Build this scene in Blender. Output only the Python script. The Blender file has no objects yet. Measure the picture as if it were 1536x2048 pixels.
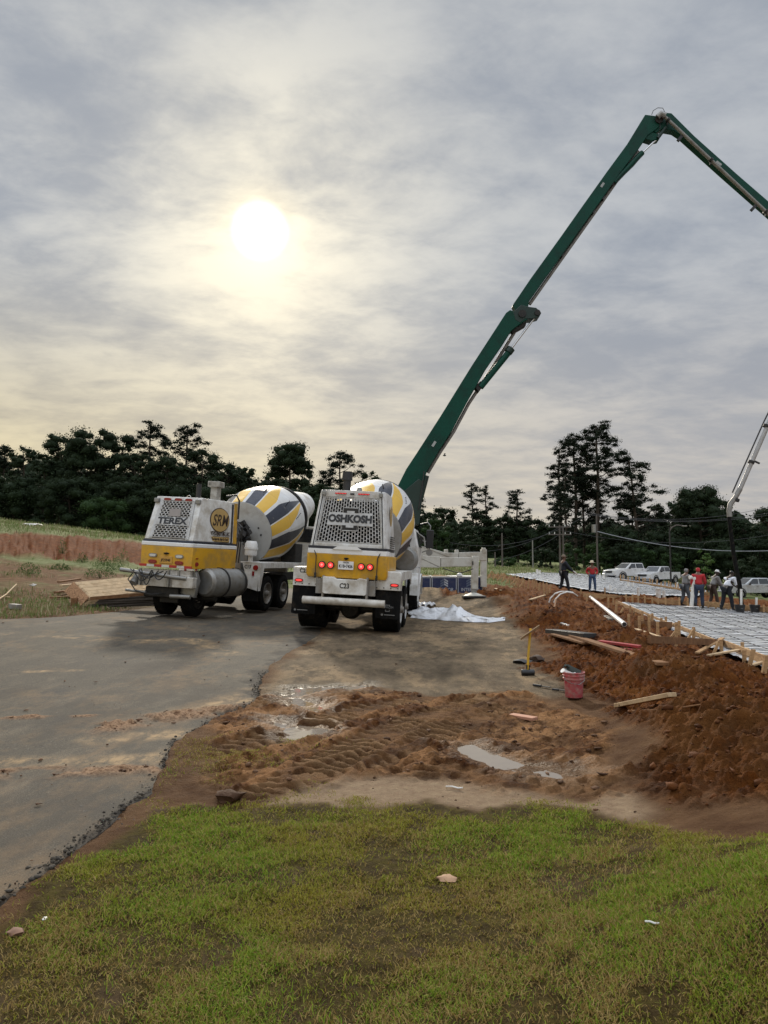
import bpy, bmesh, math, random
import numpy as np
from mathutils import Vector, Matrix, Euler
R = math.radians
scene = bpy.context.scene
col = scene.collection
# ---------------------------------------------------------------- camera
FPX, CX, CY = 1480.0, 768.0, 1024.0      # focal length and centre in photo pixels
CAMH = 1.55
PITCH = math.atan((1127 - 1024) / FPX)
cam_d = bpy.data.cameras.new('camera')
cam = bpy.data.objects.new('camera', cam_d); col.objects.link(cam)
cam.location = (0, 0, CAMH); cam.rotation_euler = (R(90) + PITCH, 0, 0)
cam_d.sensor_fit = 'VERTICAL'; cam_d.sensor_height = 36; cam_d.lens = 36 * FPX / 2048
cam_d.clip_end = 3000; cam_d.clip_start = 0.05
scene.camera = cam
scene.view_settings.view_transform = 'Standard'
scene.view_settings.look = 'None'
scene.view_settings.exposure = 0.0
scene.view_settings.gamma = 1.0
scene.cycles.max_bounces = 6
scene.cycles.diffuse_bounces = 3
scene.cycles.caustics_reflective = False
scene.cycles.caustics_refractive = False
# ---------------------------------------------------------------- sun and sky
SUN_EL, SUN_AZ = R(24.5), R(-9.8)         # azimuth from +Y towards +X
SUND = Vector((math.sin(SUN_AZ) * math.cos(SUN_EL), math.cos(SUN_AZ) * math.cos(SUN_EL), math.sin(SUN_EL)))
sl = bpy.data.lights.new('sun', 'SUN'); sl.energy = 3.3; sl.angle = R(4); sl.color = (1, .90, .74)
so = bpy.data.objects.new('sun', sl); col.objects.link(so)
so.rotation_euler = SUND.to_track_quat('Z', 'Y').to_euler()
so.location = (-10, 60, 30)
SKY_GAIN = 1.07
def build_world():
    w = bpy.data.worlds.new('World'); scene.world = w; w.use_nodes = True
    nt = w.node_tree; nt.nodes.clear(); N = nt.nodes.new; L = nt.links.new
    def val(x):
        return x
    def M(op, a, b=None, c=None, clamp=False):
        n = N('ShaderNodeMath'); n.operation = op; n.use_clamp = clamp
        for i, v in enumerate((a, b, c)):
            if v is None: continue
            if isinstance(v, (int, float)): n.inputs[i].default_value = v
            else: L(v, n.inputs[i])
        return n.outputs[0]
    def mix(f, a, b, bt='MIX'):
        n = N('ShaderNodeMix'); n.data_type = 'RGBA'; n.blend_type = bt; n.clamp_factor = True
        for i, v in ((0, f), (6, a), (7, b)):
            if isinstance(v, (int, float)): n.inputs[i].default_value = v
            elif isinstance(v, tuple): n.inputs[i].default_value = (*v, 1)
            else: L(v, n.inputs[i])
        return n.outputs[2]
    def rng(v, a, b, c=0., d=1., smooth=True):
        n = N('ShaderNodeMapRange'); n.interpolation_type = 'SMOOTHSTEP' if smooth else 'LINEAR'
        L(v, n.inputs[0]); n.inputs[1].default_value = a; n.inputs[2].default_value = b
        n.inputs[3].default_value = c; n.inputs[4].default_value = d
        return n.outputs[0]
    tc = N('ShaderNodeTexCoord'); sep = N('ShaderNodeSeparateXYZ'); L(tc.outputs['Generated'], sep.inputs[0])
    X, Y, Z = sep.outputs
    Zc = M('MAXIMUM', Z, 0.0)
    den = M('ADD', Zc, 0.16)
    cmb = N('ShaderNodeCombineXYZ'); L(M('DIVIDE', X, den), cmb.inputs[0]); L(M('DIVIDE', Y, den), cmb.inputs[1])
    def noise(vec, sc, det, rough=.55, dist=0., scale=(1, 1, 1), loc=(0, 0, 0), rot=0.):
        mp = N('ShaderNodeMapping'); mp.inputs['Scale'].default_value = scale; mp.inputs['Location'].default_value = loc
        mp.inputs['Rotation'].default_value = (0, 0, rot)
        L(vec, mp.inputs[0])
        n = N('ShaderNodeTexNoise'); n.inputs['Scale'].default_value = sc; n.inputs['Detail'].default_value = det
        n.inputs['Roughness'].default_value = rough; n.inputs['Distortion'].default_value = dist
        L(mp.outputs[0], n.inputs['Vector']); return n.outputs[0]
    n1 = noise(cmb.outputs[0], 1.9, 6, .60, .25, (0.85, 1.05, 1), (3.1, 1.7, 0), R(-30))
    n2 = noise(cmb.outputs[0], 6.5, 6, .62, .25, (0.8, 1.1, 1), (7.3, 2.2, 0), R(-35))
    n3 = noise(cmb.outputs[0], 0.55, 3, .5, .2, (1, 1, 1), (1.3, 9.2, 0))
    cl = M('ADD', M('MULTIPLY', n1, .5), M('ADD', M('MULTIPLY', n2, .28), M('MULTIPLY', n3, .22)))
    cf = rng(cl, .38, .62)
    base = mix(cf, (.30, .335, .395), (.49, .512, .54))
    wf = rng(Zc, .03, .42, 1., 0.)
    # warmer towards the left, where the sun stands
    side = rng(X, -.5, .45, 1., 0.)
    warm = mix(side, mix(cf, (.44, .42, .41), (.62, .545, .46)), mix(cf, (.53, .45, .30), (.76, .64, .38)))
    base = mix(M('MULTIPLY', wf, M('ADD', M('MULTIPLY', side, .25), .75)), base, warm)
    dt = N('ShaderNodeVectorMath'); dt.operation = 'DOT_PRODUCT'; L(tc.outputs['Generated'], dt.inputs[0])
    dt.inputs[1].default_value = tuple(SUND)
    D = M('MAXIMUM', dt.outputs['Value'], 0.)
    th = M('MULTIPLY', M('ARCCOSINE', M('MINIMUM', D, 1.)), 180 / math.pi)
    wide = M('POWER', D, 22.)
    mid = M('POWER', D, 90.)
    cfb = M('ADD', M('MULTIPLY', cf, .75), .3)
    def scale(c, f):
        n = N('ShaderNodeVectorMath'); n.operation = 'SCALE'
        if isinstance(c, tuple): n.inputs[0].default_value = c
        else: L(c, n.inputs[0])
        L(f, n.inputs['Scale']); return n.outputs[0]
    def add(a, b):
        n = N('ShaderNodeVectorMath'); n.operation = 'ADD'; L(a, n.inputs[0]); L(b, n.inputs[1]); return n.outputs[0]
    c = base
    c = add(c, scale((.22, .185, .10), M('MULTIPLY', wide, cfb)))
    c = add(c, scale((.38, .31, .155), M('MULTIPLY', mid, cfb)))
    c = add(c, scale((.26, .20, .09), rng(th, 1.3, 4.2, 1., 0.)))
    c = add(c, scale((3.2, 2.9, 2.3), rng(th, .3, 2.3, 1., 0.)))
    # an overcast sky is brightest overhead, and extra brightness is added behind the viewer to light facing sides
    up = rng(Zc, .62, .95, 1., 3.9)
    bk = rng(Y, .1, -.5, 1., 1.75)
    c = scale(c, M('MULTIPLY', M('MULTIPLY', up, bk), SKY_GAIN))
    low = rng(Z, -.05, .0, .25, 1.)
    c = scale(c, low)
    sky = N('ShaderNodeTexSky'); sky.sky_type = 'NISHITA'; sky.sun_disc = False
    sky.sun_elevation = SUN_EL; sky.sun_rotation = SUN_AZ % (2 * math.pi)
    b1 = N('ShaderNodeBackground'); b1.inputs[1].default_value = 1.0; L(c, b1.inputs[0])
    b2 = N('ShaderNodeBackground'); b2.inputs[1].default_value = 0.05; L(sky.outputs[0], b2.inputs[0])
    mx = N('ShaderNodeMixShader'); mx.inputs[0].default_value = .08
    L(b1.outputs[0], mx.inputs[1]); L(b2.outputs[0], mx.inputs[2])
    out = N('ShaderNodeOutputWorld'); L(mx.outputs[0], out.inputs[0])
    w.cycles.sampling_method = 'MANUAL'; w.cycles.sample_map_resolution = 1024
build_world()

# ---------------------------------------------------------------- helpers
def smooth(v, a, b):
    t = np.clip((np.asarray(v, float) - a) / (b - a), 0, 1); return t * t * (3 - 2 * t)
def ray(px, py):
    dx, dy = (px - CX) / FPX, (CY - py) / FPX
    c, s = math.cos(PITCH), math.sin(PITCH)
    return (dx, c - dy * s, s + dy * c)
def at(px, py, Y):
    """point of the vertical plane y=Y seen at a photo pixel"""
    r = ray(px, py); t = Y / r[1]; return Vector((r[0] * t, Y, CAMH + r[2] * t))

_rs = np.random.RandomState(7)
_LAT = _rs.rand(256, 256)
def vnoise(x, y, seed=0):
    x = x + seed * 17.31; y = y + seed * 9.77
    xi = np.floor(x).astype(np.int64); yi = np.floor(y).astype(np.int64)
    fx = x - xi; fy = y - yi; fx = fx * fx * (3 - 2 * fx); fy = fy * fy * (3 - 2 * fy)
    a = _LAT[xi & 255, yi & 255]; b = _LAT[(xi + 1) & 255, yi & 255]
    c = _LAT[xi & 255, (yi + 1) & 255]; d = _LAT[(xi + 1) & 255, (yi + 1) & 255]
    return (a * (1 - fx) + b * fx) * (1 - fy) + (c * (1 - fx) + d * fx) * fy
def fbm(x, y, sc, octv=4, seed=0, gain=.5):
    """0-centred, about -1..1"""
    s = 0; a = 1; t = 0
    for i in range(octv):
        f = sc * 2.03 ** i
        cs, sn = math.cos(.7 * i), math.sin(.7 * i)
        s = s + a * (vnoise((x * cs - y * sn) * f, (x * sn + y * cs) * f, seed + i * 3) - .5) * 2; t += a; a *= gain
    return s / t * 1.5
# terrain control table: columns u = x / y, rows y (metres ahead)
_U = np.array([-1.4, -.52, -.32, -.2, -.1, .02, .1, .17, .28, .40, .52, 1.4])
_D = np.array([0, 6, 10, 14, 18, 24, 30, 38, 44, 48, 60, 80, 110, 170, 800.])
_T = np.array([
 # -1.4 -.52 -.32  -.2  -.1  .02   .1   .17   .28   .40   .52   1.4
 [0,    0,   0,    0,   0,   0,    0,   0,    0,    0,    0,    0],
 [0,    0,   0,    0,   0,   0,    0,   0,    0,    0,    0,    -.1],
 [.3,   .10, .05,  .0, -.02,  -.03,    0,   0,    -.02, -.05, -.1,  -.3],
 [.8,   .33, .15,  .05, -.03, -.06,    -.03,   0,    -.08, -.25, -.3,  -.5],
 [1.3,  .45, .20,  .08, .0, -.08,   -.05,   0,    -.1,  -.32, -.35, -.7],
 [2.0,  .85, .32,  .15, .03, -.06,  -.03,  .02,  -.08, -.34, -.4,  -.9],
 [3,    1.4, .7,   .35, .2,  .1,   .05, .05,  -.05, -.35, -.45, -1.2],
 [5,    1.9, 1.05, .6,  .4,  .3,   .3,  .15,  -.03, -.4,  -.6,  -1.6],
 [6,    3.2, 1.4,  .8,  .6,  .5,   .5,  .25,  -.1,  -.5,  -.9,  -2.2],
 [6.5,  3.7, 2.9,  1.6, .9,  .75,  .7,  .35,  -.1,  -.6,  -1.1, -2.6],
 [7.5,  4.7, 3.5,  2.2, 1.2, 1.0,  .9,  .6,   .1,   -.8,  -1.5, -3],
 [9,    6.5, 4.2,  2.9, 1.6, 1.2,  1.2, .9,   .4,   -.8,  -2.0, -3.4],
 [10,   7.2, 5.0,  3.4, 2.0, 1.5,  1.7, 1.7,  .9,   -.4,  -1.8, -3.4],
 [10,   7.4, 5.4,  4,   3,   2.5,  3.0, 3.0,  1.5,  0,    -1.5, -3],
 [10,   8,   7,    6,   5,   4,    4,   4,    3,    2,    1,    0],
])
_ug = np.linspace(-1.4, 1.4, 281); _sg = np.linspace(0, 1, 321)
_dg = 800 * _sg ** 3
def _pre():
    A = np.array([np.interp(_dg, _D, _T[:, j]) for j in range(len(_U))]).T
    B = np.array([np.interp(_ug, _U, A[i]) for i in range(len(_dg))])
    k = np.array([1, 4, 6, 4, 1.]) / 16
    for _ in range(3):
        P = np.pad(B, ((2, 2), (2, 2)), mode='edge')
        B = sum(k[i] * P[i:i + B.shape[0], 2:-2] for i in range(5))
        P = np.pad(B, ((2, 2), (2, 2)), mode='edge')
        B = sum(k[i] * P[2:-2, i:i + B.shape[1]] for i in range(5))
    return B
_G = _pre()
def base_z(x, y):
    x = np.asarray(x, float); y = np.asarray(y, float)
    yy = np.maximum(y, .4)
    u = np.clip(x / yy, -1.399, 1.399); s = np.clip((np.clip(yy, 0, 799) / 800) ** (1 / 3), 0, .9999)
    a = (u + 1.4) / 2.8 * 280; b = s * 320
    i = a.astype(int); j = b.astype(int); fa = a - i; fb = b - j
    z = (_G[j, i] * (1 - fa) + _G[j, i + 1] * fa) * (1 - fb) + (_G[j + 1, i] * (1 - fa) + _G[j + 1, i + 1] * fa) * fb
    return z
def seg_dist(x, y, pts):
    """distance to a polyline, arc length at the foot and signed side"""
    best = np.full(np.shape(x), 1e9); sl_ = np.zeros(np.shape(x)); sd = np.zeros(np.shape(x)); L0 = 0
    for (ax, ay), (bx, by) in zip(pts[:-1], pts[1:]):
        vx, vy = bx - ax, by - ay; ll = math.hypot(vx, vy)
        t = np.clip(((x - ax) * vx + (y - ay) * vy) / (ll * ll), 0, 1)
        dx, dy = x - ax - t * vx, y - ay - t * vy
        d = np.hypot(dx, dy); m = d < best
        best = np.where(m, d, best); sl_ = np.where(m, L0 + t * ll, sl_)
        sd = np.where(m, (vx * (y - ay) - vy * (x - ax)) / ll, sd); L0 += ll
    return best, sl_, sd
def flat_hit(px, py):
    """photo pixel to the bare terrain (without mounds)"""
    r = ray(px, py); t = 1.0; dt = .05
    while t < 900:
        x, y, z = r[0] * t, r[1] * t, CAMH + r[2] * t
        if z < float(base_z(x, y)): break
        t += dt; dt = max(.05, t * .006)
    return (r[0] * t, r[1] * t)
def poly_sd(x, y, poly):
    """signed distance, positive inside"""
    inside = np.zeros(np.shape(x), bool); n = len(poly)
    for i in range(n):
        ax, ay = poly[i]; bx, by = poly[(i + 1) % n]
        c = ((ay > y) != (by > y)) & (x < (bx - ax) * (y - ay) / ((by - ay) if by != ay else 1e-9) + ax)
        inside ^= c
    d, _, _ = seg_dist(x, y, list(poly) + [poly[0]])
    return np.where(inside, d, -d)
# mounds of dug clay: (polyline in metres, width, height)
MOUNDS = [
    ([(1.9, 2.6), (2.65, 4.9), (3.05, 6.6), (3.55, 8.4), (3.75, 10.6), (4.1, 13)], 1.0, .36),
    ([(4.1, 13), (4.5, 16), (4.6, 19.5), (4.5, 23), (4.3, 26.5), (3.2, 29)], 1.1, .34),
    ([(3.3, 29.4), (5.2, 31), (5.4, 38)], .9, .30),
    ([(1.8, 31.8), (3.3, 31.2), (4.2, 30.6)], .8, .34),
    ([(7.6, 33.), (8.6, 35.3)], .9, .30),
    ([(6.0, 25.5), (6.4, 28)], .8, .22),
    ([(10.6, 33.2), (11.9, 34.2)], .7, .33),
    ([(5.1, 9.5), (4.9, 12.2), (5.4, 16), (5.9, 19)], .45, .13),
]
def macro_z(x, y):
    x = np.asarray(x, float); y = np.asarray(y, float)
    z = base_z(x, y); add = 0
    for pts, w, h in MOUNDS:
        d, s, _ = seg_dist(x, y, pts)
        hh = h * (1 + .35 * np.sin(s * 1.7 + pts[0][0]) * 1)
        add = np.maximum(add, hh * np.exp(-(d / w) ** 2 * 1.3))
    return z + add
_TS = np.cumsum(np.maximum(.04, np.geomspace(.02, 3.0, 900))) + 1.2
def hit(px, py):
    """photo pixel to the ground with its mounds"""
    r = ray(px, py)
    def first(T):
        below = CAMH + r[2] * T < macro_z(r[0] * T, r[1] * T); return int(np.argmax(below)) if below.any() else len(T) - 1
    k = max(1, first(_TS)); T = np.linspace(_TS[k - 1], _TS[k], 60); t = float(T[first(T)])
    return Vector((r[0] * t, r[1] * t, gz(r[0] * t, r[1] * t)))
def gz(x, y): return float(macro_z(x, y))
def P2W(pts): return [flat_hit(*p) for p in pts]

def frame(origin, fwd, up=(0, 0, 1)):
    """matrix whose Y looks along fwd"""
    f = Vector(fwd).normalized(); u = Vector(up); r = f.cross(u)
    if r.length < 1e-5: r = f.cross(Vector((1, 0, 0)))
    r.normalize(); u = r.cross(f)
    m = Matrix((r, f, u)).transposed().to_4x4(); m.translation = Vector(origin); return m

class MB:
    def __init__(s): s.v = []; s.f = []; s.m = []; s.cur = 0
    def add(s, vs, fs, M=None):
        o = len(s.v)
        s.v += [tuple(M @ Vector(v)) if M is not None else tuple(v) for v in vs]
        s.f += [tuple(i + o for i in f) for f in fs]; s.m += [s.cur] * len(fs); return s
    def box(s, c, d, M=None, rot=None):
        x, y, z = (q / 2 for q in d)
        vs = [Vector((i * x, j * y, k * z)) for k in (-1, 1) for j in (-1, 1) for i in (-1, 1)]
        if rot is not None: e = Euler(rot).to_matrix(); vs = [e @ v for v in vs]
        vs = [v + Vector(c) for v in vs]
        return s.add(vs, [(0, 2, 3, 1), (4, 5, 7, 6), (0, 1, 5, 4), (2, 6, 7, 3), (0, 4, 6, 2), (1, 3, 7, 5)], M)
    def bar(s, a, b, w, h, up=(0, 0, 1), w2=None, h2=None):
        """box beam from a to b"""
        a = Vector(a); b = Vector(b); m = frame(a, b - a, up); l = (b - a).length
        w2 = w if w2 is None else w2; h2 = h if h2 is None else h2
        vs = [(-w / 2, 0, -h / 2), (w / 2, 0, -h / 2), (w / 2, 0, h / 2), (-w / 2, 0, h / 2),
              (-w2 / 2, l, -h2 / 2), (w2 / 2, l, -h2 / 2), (w2 / 2, l, h2 / 2), (-w2 / 2, l, h2 / 2)]
        return s.add(vs, [(0, 1, 2, 3), (7, 6, 5, 4), (0, 4, 5, 1), (1, 5, 6, 2), (2, 6, 7, 3), (3, 7, 4, 0)], m)
    def cyl(s, a, b, r, r2=None, n=16, caps=True, M=None):
        a = Vector(a); b = Vector(b); r2 = r if r2 is None else r2
        m = frame(a, b - a); l = (b - a).length
        if M is not None: m = M @ m
        vs = []
        for q, rr in ((0, r), (l, r2)):
            vs += [(rr * math.cos(2 * math.pi * i / n), q, rr * math.sin(2 * math.pi * i / n)) for i in range(n)]
        fs = [(i, (i + 1) % n, n + (i + 1) % n, n + i) for i in range(n)]
        if caps: fs += [tuple(range(n))[::-1], tuple(range(n, 2 * n))]
        return s.add(vs, fs, m)
    def lathe(s, prof, n=32, M=None, close=False):
        """profile of (r, h) turned about local Y"""
        vs = []; fs = []
        for r, h in prof: vs += [(r * math.cos(2 * math.pi * i / n), h, r * math.sin(2 * math.pi * i / n)) for i in range(n)]
        for k in range(len(prof) - 1):
            for i in range(n):
                j = (i + 1) % n; fs.append((k * n + i, k * n + j, (k + 1) * n + j, (k + 1) * n + i))
        return s.add(vs, fs, M)
    def tube(s, pts, r, n=8, r2=None, M=None):
        pts = [Vector(p) for p in pts]; vs = []; fs = []; L = len(pts)
        t0 = (pts[1] - pts[0]).normalized(); u = t0.orthogonal().normalized()
        for k, p in enumerate(pts):
            t = (pts[min(k + 1, L - 1)] - pts[max(k - 1, 0)]).normalized()
            u = (u - t * u.dot(t)); u = u.normalized() if u.length > 1e-6 else t.orthogonal().normalized()
            w = t.cross(u); rr = r if r2 is None else r + (r2 - r) * k / (L - 1)
            vs += [p + u * rr * math.cos(2 * math.pi * i / n) + w * rr * math.sin(2 * math.pi * i / n) for i in range(n)]
        for k in range(L - 1):
            for i in range(n):
                j = (i + 1) % n; fs.append((k * n + i, k * n + j, (k + 1) * n + j, (k + 1) * n + i))
        fs += [tuple(range(n))[::-1], tuple(range((L - 1) * n, L * n))]
        return s.add(vs, fs, M)
    def prism(s, poly, a, b, axis='y', M=None):
        """polygon in the plane across axis, extruded from a to b"""
        n = len(poly)
        def P(p, q):
            if axis == 'y': return (p[0], q, p[1])
            if axis == 'x': return (q, p[0], p[1])
            return (p[0], p[1], q)
        vs = [P(p, a) for p in poly] + [P(p, b) for p in poly]
        fs = [tuple(range(n)), tuple(range(n, 2 * n))[::-1]] + [(i, n + i, n + (i + 1) % n, (i + 1) % n) for i in range(n)]
        return s.add(vs, fs, M)
    def loft(s, rings, caps=True, M=None):
        n = len(rings[0]); vs = [v for r in rings for v in r]; fs = []
        for k in range(len(rings) - 1):
            for i in range(n):
                j = (i + 1) % n; fs.append((k * n + i, k * n + j, (k + 1) * n + j, (k + 1) * n + i))
        if caps: fs += [tuple(range(n))[::-1], tuple(range((len(rings) - 1) * n, len(rings) * n))]
        return s.add(vs, fs, M)
    def build(s, name, mat, parent=None, smooth_=True, bevel=0., recalc=True, angle=35):
        me = bpy.data.meshes.new(name); me.from_pydata(s.v, [], s.f)
        mats = mat if isinstance(mat, (list, tuple)) else [mat]
        for m in mats: me.materials.append(m)
        if len(mats) > 1: me.polygons.foreach_set('material_index', s.m)
        if recalc:
            bm = bmesh.new(); bm.from_mesh(me); bmesh.ops.recalc_face_normals(bm, faces=bm.faces); bm.to_mesh(me); bm.free()
        if smooth_:
            me.polygons.foreach_set('use_smooth', [True] * len(me.polygons)); me.set_sharp_from_angle(angle=R(angle))
        o = bpy.data.objects.new(name, me); col.objects.link(o)
        if parent is not None: o.parent = parent
        if bevel:
            b = o.modifiers.new('bevel', 'BEVEL'); b.width = bevel; b.segments = 2; b.limit_method = 'ANGLE'; b.angle_limit = R(40)
        return o
def tag(o, label=None, cat=None, group=None, kind=None):
    if label: o['label'] = label
    if cat: o['category'] = cat
    if group: o['group'] = group
    if kind: o['kind'] = kind
    return o
def thing(name, label, cat, loc=(0, 0, 0), rot=(0, 0, 0), group=None):
    o = bpy.data.objects.new(name, None); col.objects.link(o); o.empty_display_size = .2
    o.location = loc; o.rotation_euler = rot; return tag(o, label, cat, group)
def struct(o): o['kind'] = 'structure'; return o
def np_mesh(name, V, F, mat, attrs=None, smooth_=True, k=4):
    """V (n,3) float array, F (m,k) int array"""
    me = bpy.data.meshes.new(name); n, m = len(V), len(F)
    me.vertices.add(n); me.vertices.foreach_set('co', np.ascontiguousarray(V, np.float32).ravel())
    me.loops.add(m * k); me.loops.foreach_set('vertex_index', np.ascontiguousarray(F, np.int32).ravel())
    me.polygons.add(m); me.polygons.foreach_set('loop_start', np.arange(0, m * k, k, dtype=np.int32))
    me.polygons.foreach_set('loop_total', np.full(m, k, np.int32))
    me.update(calc_edges=True); me.validate()
    if smooth_: me.polygons.foreach_set('use_smooth', np.ones(m, bool))
    for an, arr in (attrs or {}).items():
        if arr.ndim == 2:
            a = me.color_attributes.new(an, 'FLOAT_COLOR', 'POINT'); a.data.foreach_set('color', np.ascontiguousarray(arr, np.float32).ravel())
        else:
            a = me.attributes.new(an, 'FLOAT', 'POINT'); a.data.foreach_set('value', np.ascontiguousarray(arr, np.float32))
    me.materials.append(mat)
    o = bpy.data.objects.new(name, me); col.objects.link(o); return o

# ---------------------------------------------------------------- materials
class NT:
    def __init__(s, name):
        s.m = bpy.data.materials.new(name); s.m.use_nodes = True; s.nt = s.m.node_tree
        s.b = s.nt.nodes['Principled BSDF']; s.out = s.nt.nodes['Material Output']
    def n(s, t): return s.nt.nodes.new(t)
    def l(s, a, b): s.nt.links.new(a, b)
    def put(s, sock, v):
        if isinstance(v, (int, float)): sock.default_value = v
        elif isinstance(v, tuple): sock.default_value = (*v, 1) if len(v) == 3 and sock.type == 'RGBA' else v
        else: s.l(v, sock)
    def noise(s, sc, det=4, rough=.55, coord='Object', scale=None, w=0, dist=0.):
        tc = s.n('ShaderNodeTexCoord'); src = tc.outputs[coord] if coord in ('Object', 'Generated', 'UV') else None
        if src is None: g = s.n('ShaderNodeNewGeometry'); src = g.outputs['Position']
        mp = s.n('ShaderNodeMapping'); mp.inputs['Location'].default_value = (w, w * .7, w * .3)
        if scale: mp.inputs['Scale'].default_value = scale
        s.l(src, mp.inputs[0]); x = s.n('ShaderNodeTexNoise'); x.inputs['Scale'].default_value = sc
        x.inputs['Detail'].default_value = det; x.inputs['Roughness'].default_value = rough; x.inputs['Distortion'].default_value = dist
        s.l(mp.outputs[0], x.inputs['Vector']); return x.outputs[0]
    def rng(s, v, a, b, c=0., d=1.):
        x = s.n('ShaderNodeMapRange'); s.put(x.inputs[0], v)
        for i, q in enumerate((a, b, c, d)): x.inputs[i + 1].default_value = q
        return x.outputs[0]
    def math(s, op, a, b=0., c=0.):
        x = s.n('ShaderNodeMath'); x.operation = op; s.put(x.inputs[0], a); s.put(x.inputs[1], b); s.put(x.inputs[2], c); return x.outputs[0]
    def mix(s, f, a, b, bt='MIX'):
        x = s.n('ShaderNodeMix'); x.data_type = 'RGBA'; x.blend_type = bt
        s.put(x.inputs[0], f); s.put(x.inputs[6], a); s.put(x.inputs[7], b); return x.outputs[2]
    def bump(s, h, st=.3, d=.01):
        x = s.n('ShaderNodeBump'); x.inputs['Strength'].default_value = st; x.inputs['Distance'].default_value = d
        s.l(h, x.inputs['Height']); s.l(x.outputs[0], s.b.inputs['Normal']); return x
    def attr(s, name):
        x = s.n('ShaderNodeAttribute'); x.attribute_name = name; return x
def lin(r, g, b): return tuple(((c / 255) / 12.92 if c / 255 < .04045 else ((c / 255 + .055) / 1.055) ** 2.4) for c in (r, g, b))
MATS = {}
def pbr(name, c, rough=.55, metal=0., var=.18, sc=2.5, dirt=None, damt=0., bump=0., bsc=40, spec=.5, streak=None, trans=0.):
    if name in MATS: return MATS[name]
    t = NT(name); a = t.noise(sc, 5, .6, scale=streak)
    lo = tuple(q * (1 - var) for q in c); hi = tuple(min(1, q * (1 + var)) for q in c)
    cc = t.mix(t.rng(a, .3, .7), lo, hi)
    if dirt:
        d = t.noise(sc * 1.7, 6, .68, w=5.3, scale=streak)
        cc = t.mix(t.rng(d, .62 - damt * .35, .80 - damt * .2), cc, dirt)
    t.put(t.b.inputs['Base Color'], cc)
    t.put(t.b.inputs['Roughness'], t.rng(a, .3, .7, max(.02, rough - .1), min(1, rough + .1)))
    t.b.inputs['Metallic'].default_value = metal
    t.b.inputs['Specular IOR Level'].default_value = spec
    if bump: t.bump(t.noise(bsc, 4), bump, .01)
    MATS[name] = t.m; return t.m
# ---------------------------------------------------------------- ground regions (photo outlines laid on the bare terrain, in metres)
ROAD_EDGE = P2W([(-60, 1880), (20, 1800), (70, 1765), (130, 1712), (200, 1660), (262, 1612), (306, 1585), (312, 1560), (340, 1520), (352, 1495),
                 (388, 1470), (432, 1441), (492, 1415), (517, 1399), (524, 1372), (545, 1335), (580, 1303), (640, 1268), (655, 1225)])
ROAD_EDGE = sorted(ROAD_EDGE, key=lambda p: p[1])
_re = np.array(ROAD_EDGE)
def road_xe(y):
    x = np.interp(y, np.r_[-2, _re[:, 1], 40], np.r_[_re[0, 0] - 2.2, _re[:, 0], _re[-1, 0]])
    return x + .035 * fbm(y * 0 + 3.3, y, 3.1, 4, 5) + .06 * fbm(y * 0 + 1.3, y, .9, 2, 8)
_rl = np.array([(-14.0, 14.2), (-8.6, 15.0), (-7.7, 16.5), (-7.0, 20), (-6.6, 24), (-5.5, 36)])
def road_xl(y): return np.interp(y, _rl[:, 1], _rl[:, 0]) + .25 * fbm(y * 0 + 9.3, y, .5, 3, 15)
PAVE = P2W([(480, 1440), (520, 1380), (640, 1262), (655, 1215), (700, 1180), (860, 1178), (985, 1212), (1012, 1238), (1045, 1262), (1070, 1300), (1085, 1335), (1130, 1372), (1150, 1400), (1000, 1400), (640, 1400)])
MUD = P2W([(400, 1428), (520, 1392), (640, 1376), (760, 1378), (900, 1388), (1050, 1380), (1120, 1402), (1200, 1440), (1262, 1500), (1262, 1600), (1180, 1612), (1080, 1592),
           (900, 1566), (760, 1560), (640, 1580), (560, 1606), (420, 1612), (395, 1590), (440, 1530), (470, 1480), (440, 1450)])
SAND = P2W([(430, 1650), (560, 1590), (650, 1555), (760, 1545), (900, 1560), (1060, 1590), (1180, 1612), (1262, 1602), (1330, 1660), (1340, 1700), (1150, 1650), (1000, 1650), (800, 1640), (600, 1640)])
SAND2 = P2W([(470, 1450), (530, 1412), (620, 1405), (700, 1425), (610, 1470), (500, 1500)])
LAWN = P2W([(-500, 2400), (-60, 2010), (10, 1850), (105, 1752), (215, 1682), (310, 1618), (420, 1606), (520, 1614), (600, 1609), (700, 1612), (850, 1610), (960, 1632), (1040, 1612), (1120, 1616),
            (1200, 1642), (1300, 1672), (1360, 1712), (1450, 1752), (1536, 1790), (1750, 1850), (2100, 1960)]) 
LAWN = LAWN[:1] + LAWN[1:] + [(6.0, 3.4), (6.0, -1), (-3, -1)]
CLAY = P2W([(1900, 1900), (1536, 1700), (1400, 1672), (1270, 1620), (1245, 1560), (1262, 1500), (1200, 1440), (1165, 1398), (1100, 1340), (1075, 1300), (1045, 1258), (1012, 1232), (985, 1208), (900, 1200), (868, 1192), (868, 1184), (1010, 1178), (1040, 1165)]) + [(6, 60), (9, 62), (60, 60), (60, 4)]
PUD = [P2W([(900, 1492), (945, 1488), (1000, 1508), (1060, 1530), (1130, 1540), (1200, 1554), (1130, 1568), (1060, 1556), (1000, 1538), (940, 1512)]),
       P2W([(560, 1392), (590, 1376), (690, 1372), (640, 1384), (600, 1392), (650, 1412), (640, 1424), (590, 1410)]),
       P2W([(540, 1438), (580, 1446), (650, 1456), (640, 1474), (590, 1480), (552, 1456)]),
       P2W([(690, 1372), (730, 1366), (740, 1374), (700, 1382)])]
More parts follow.
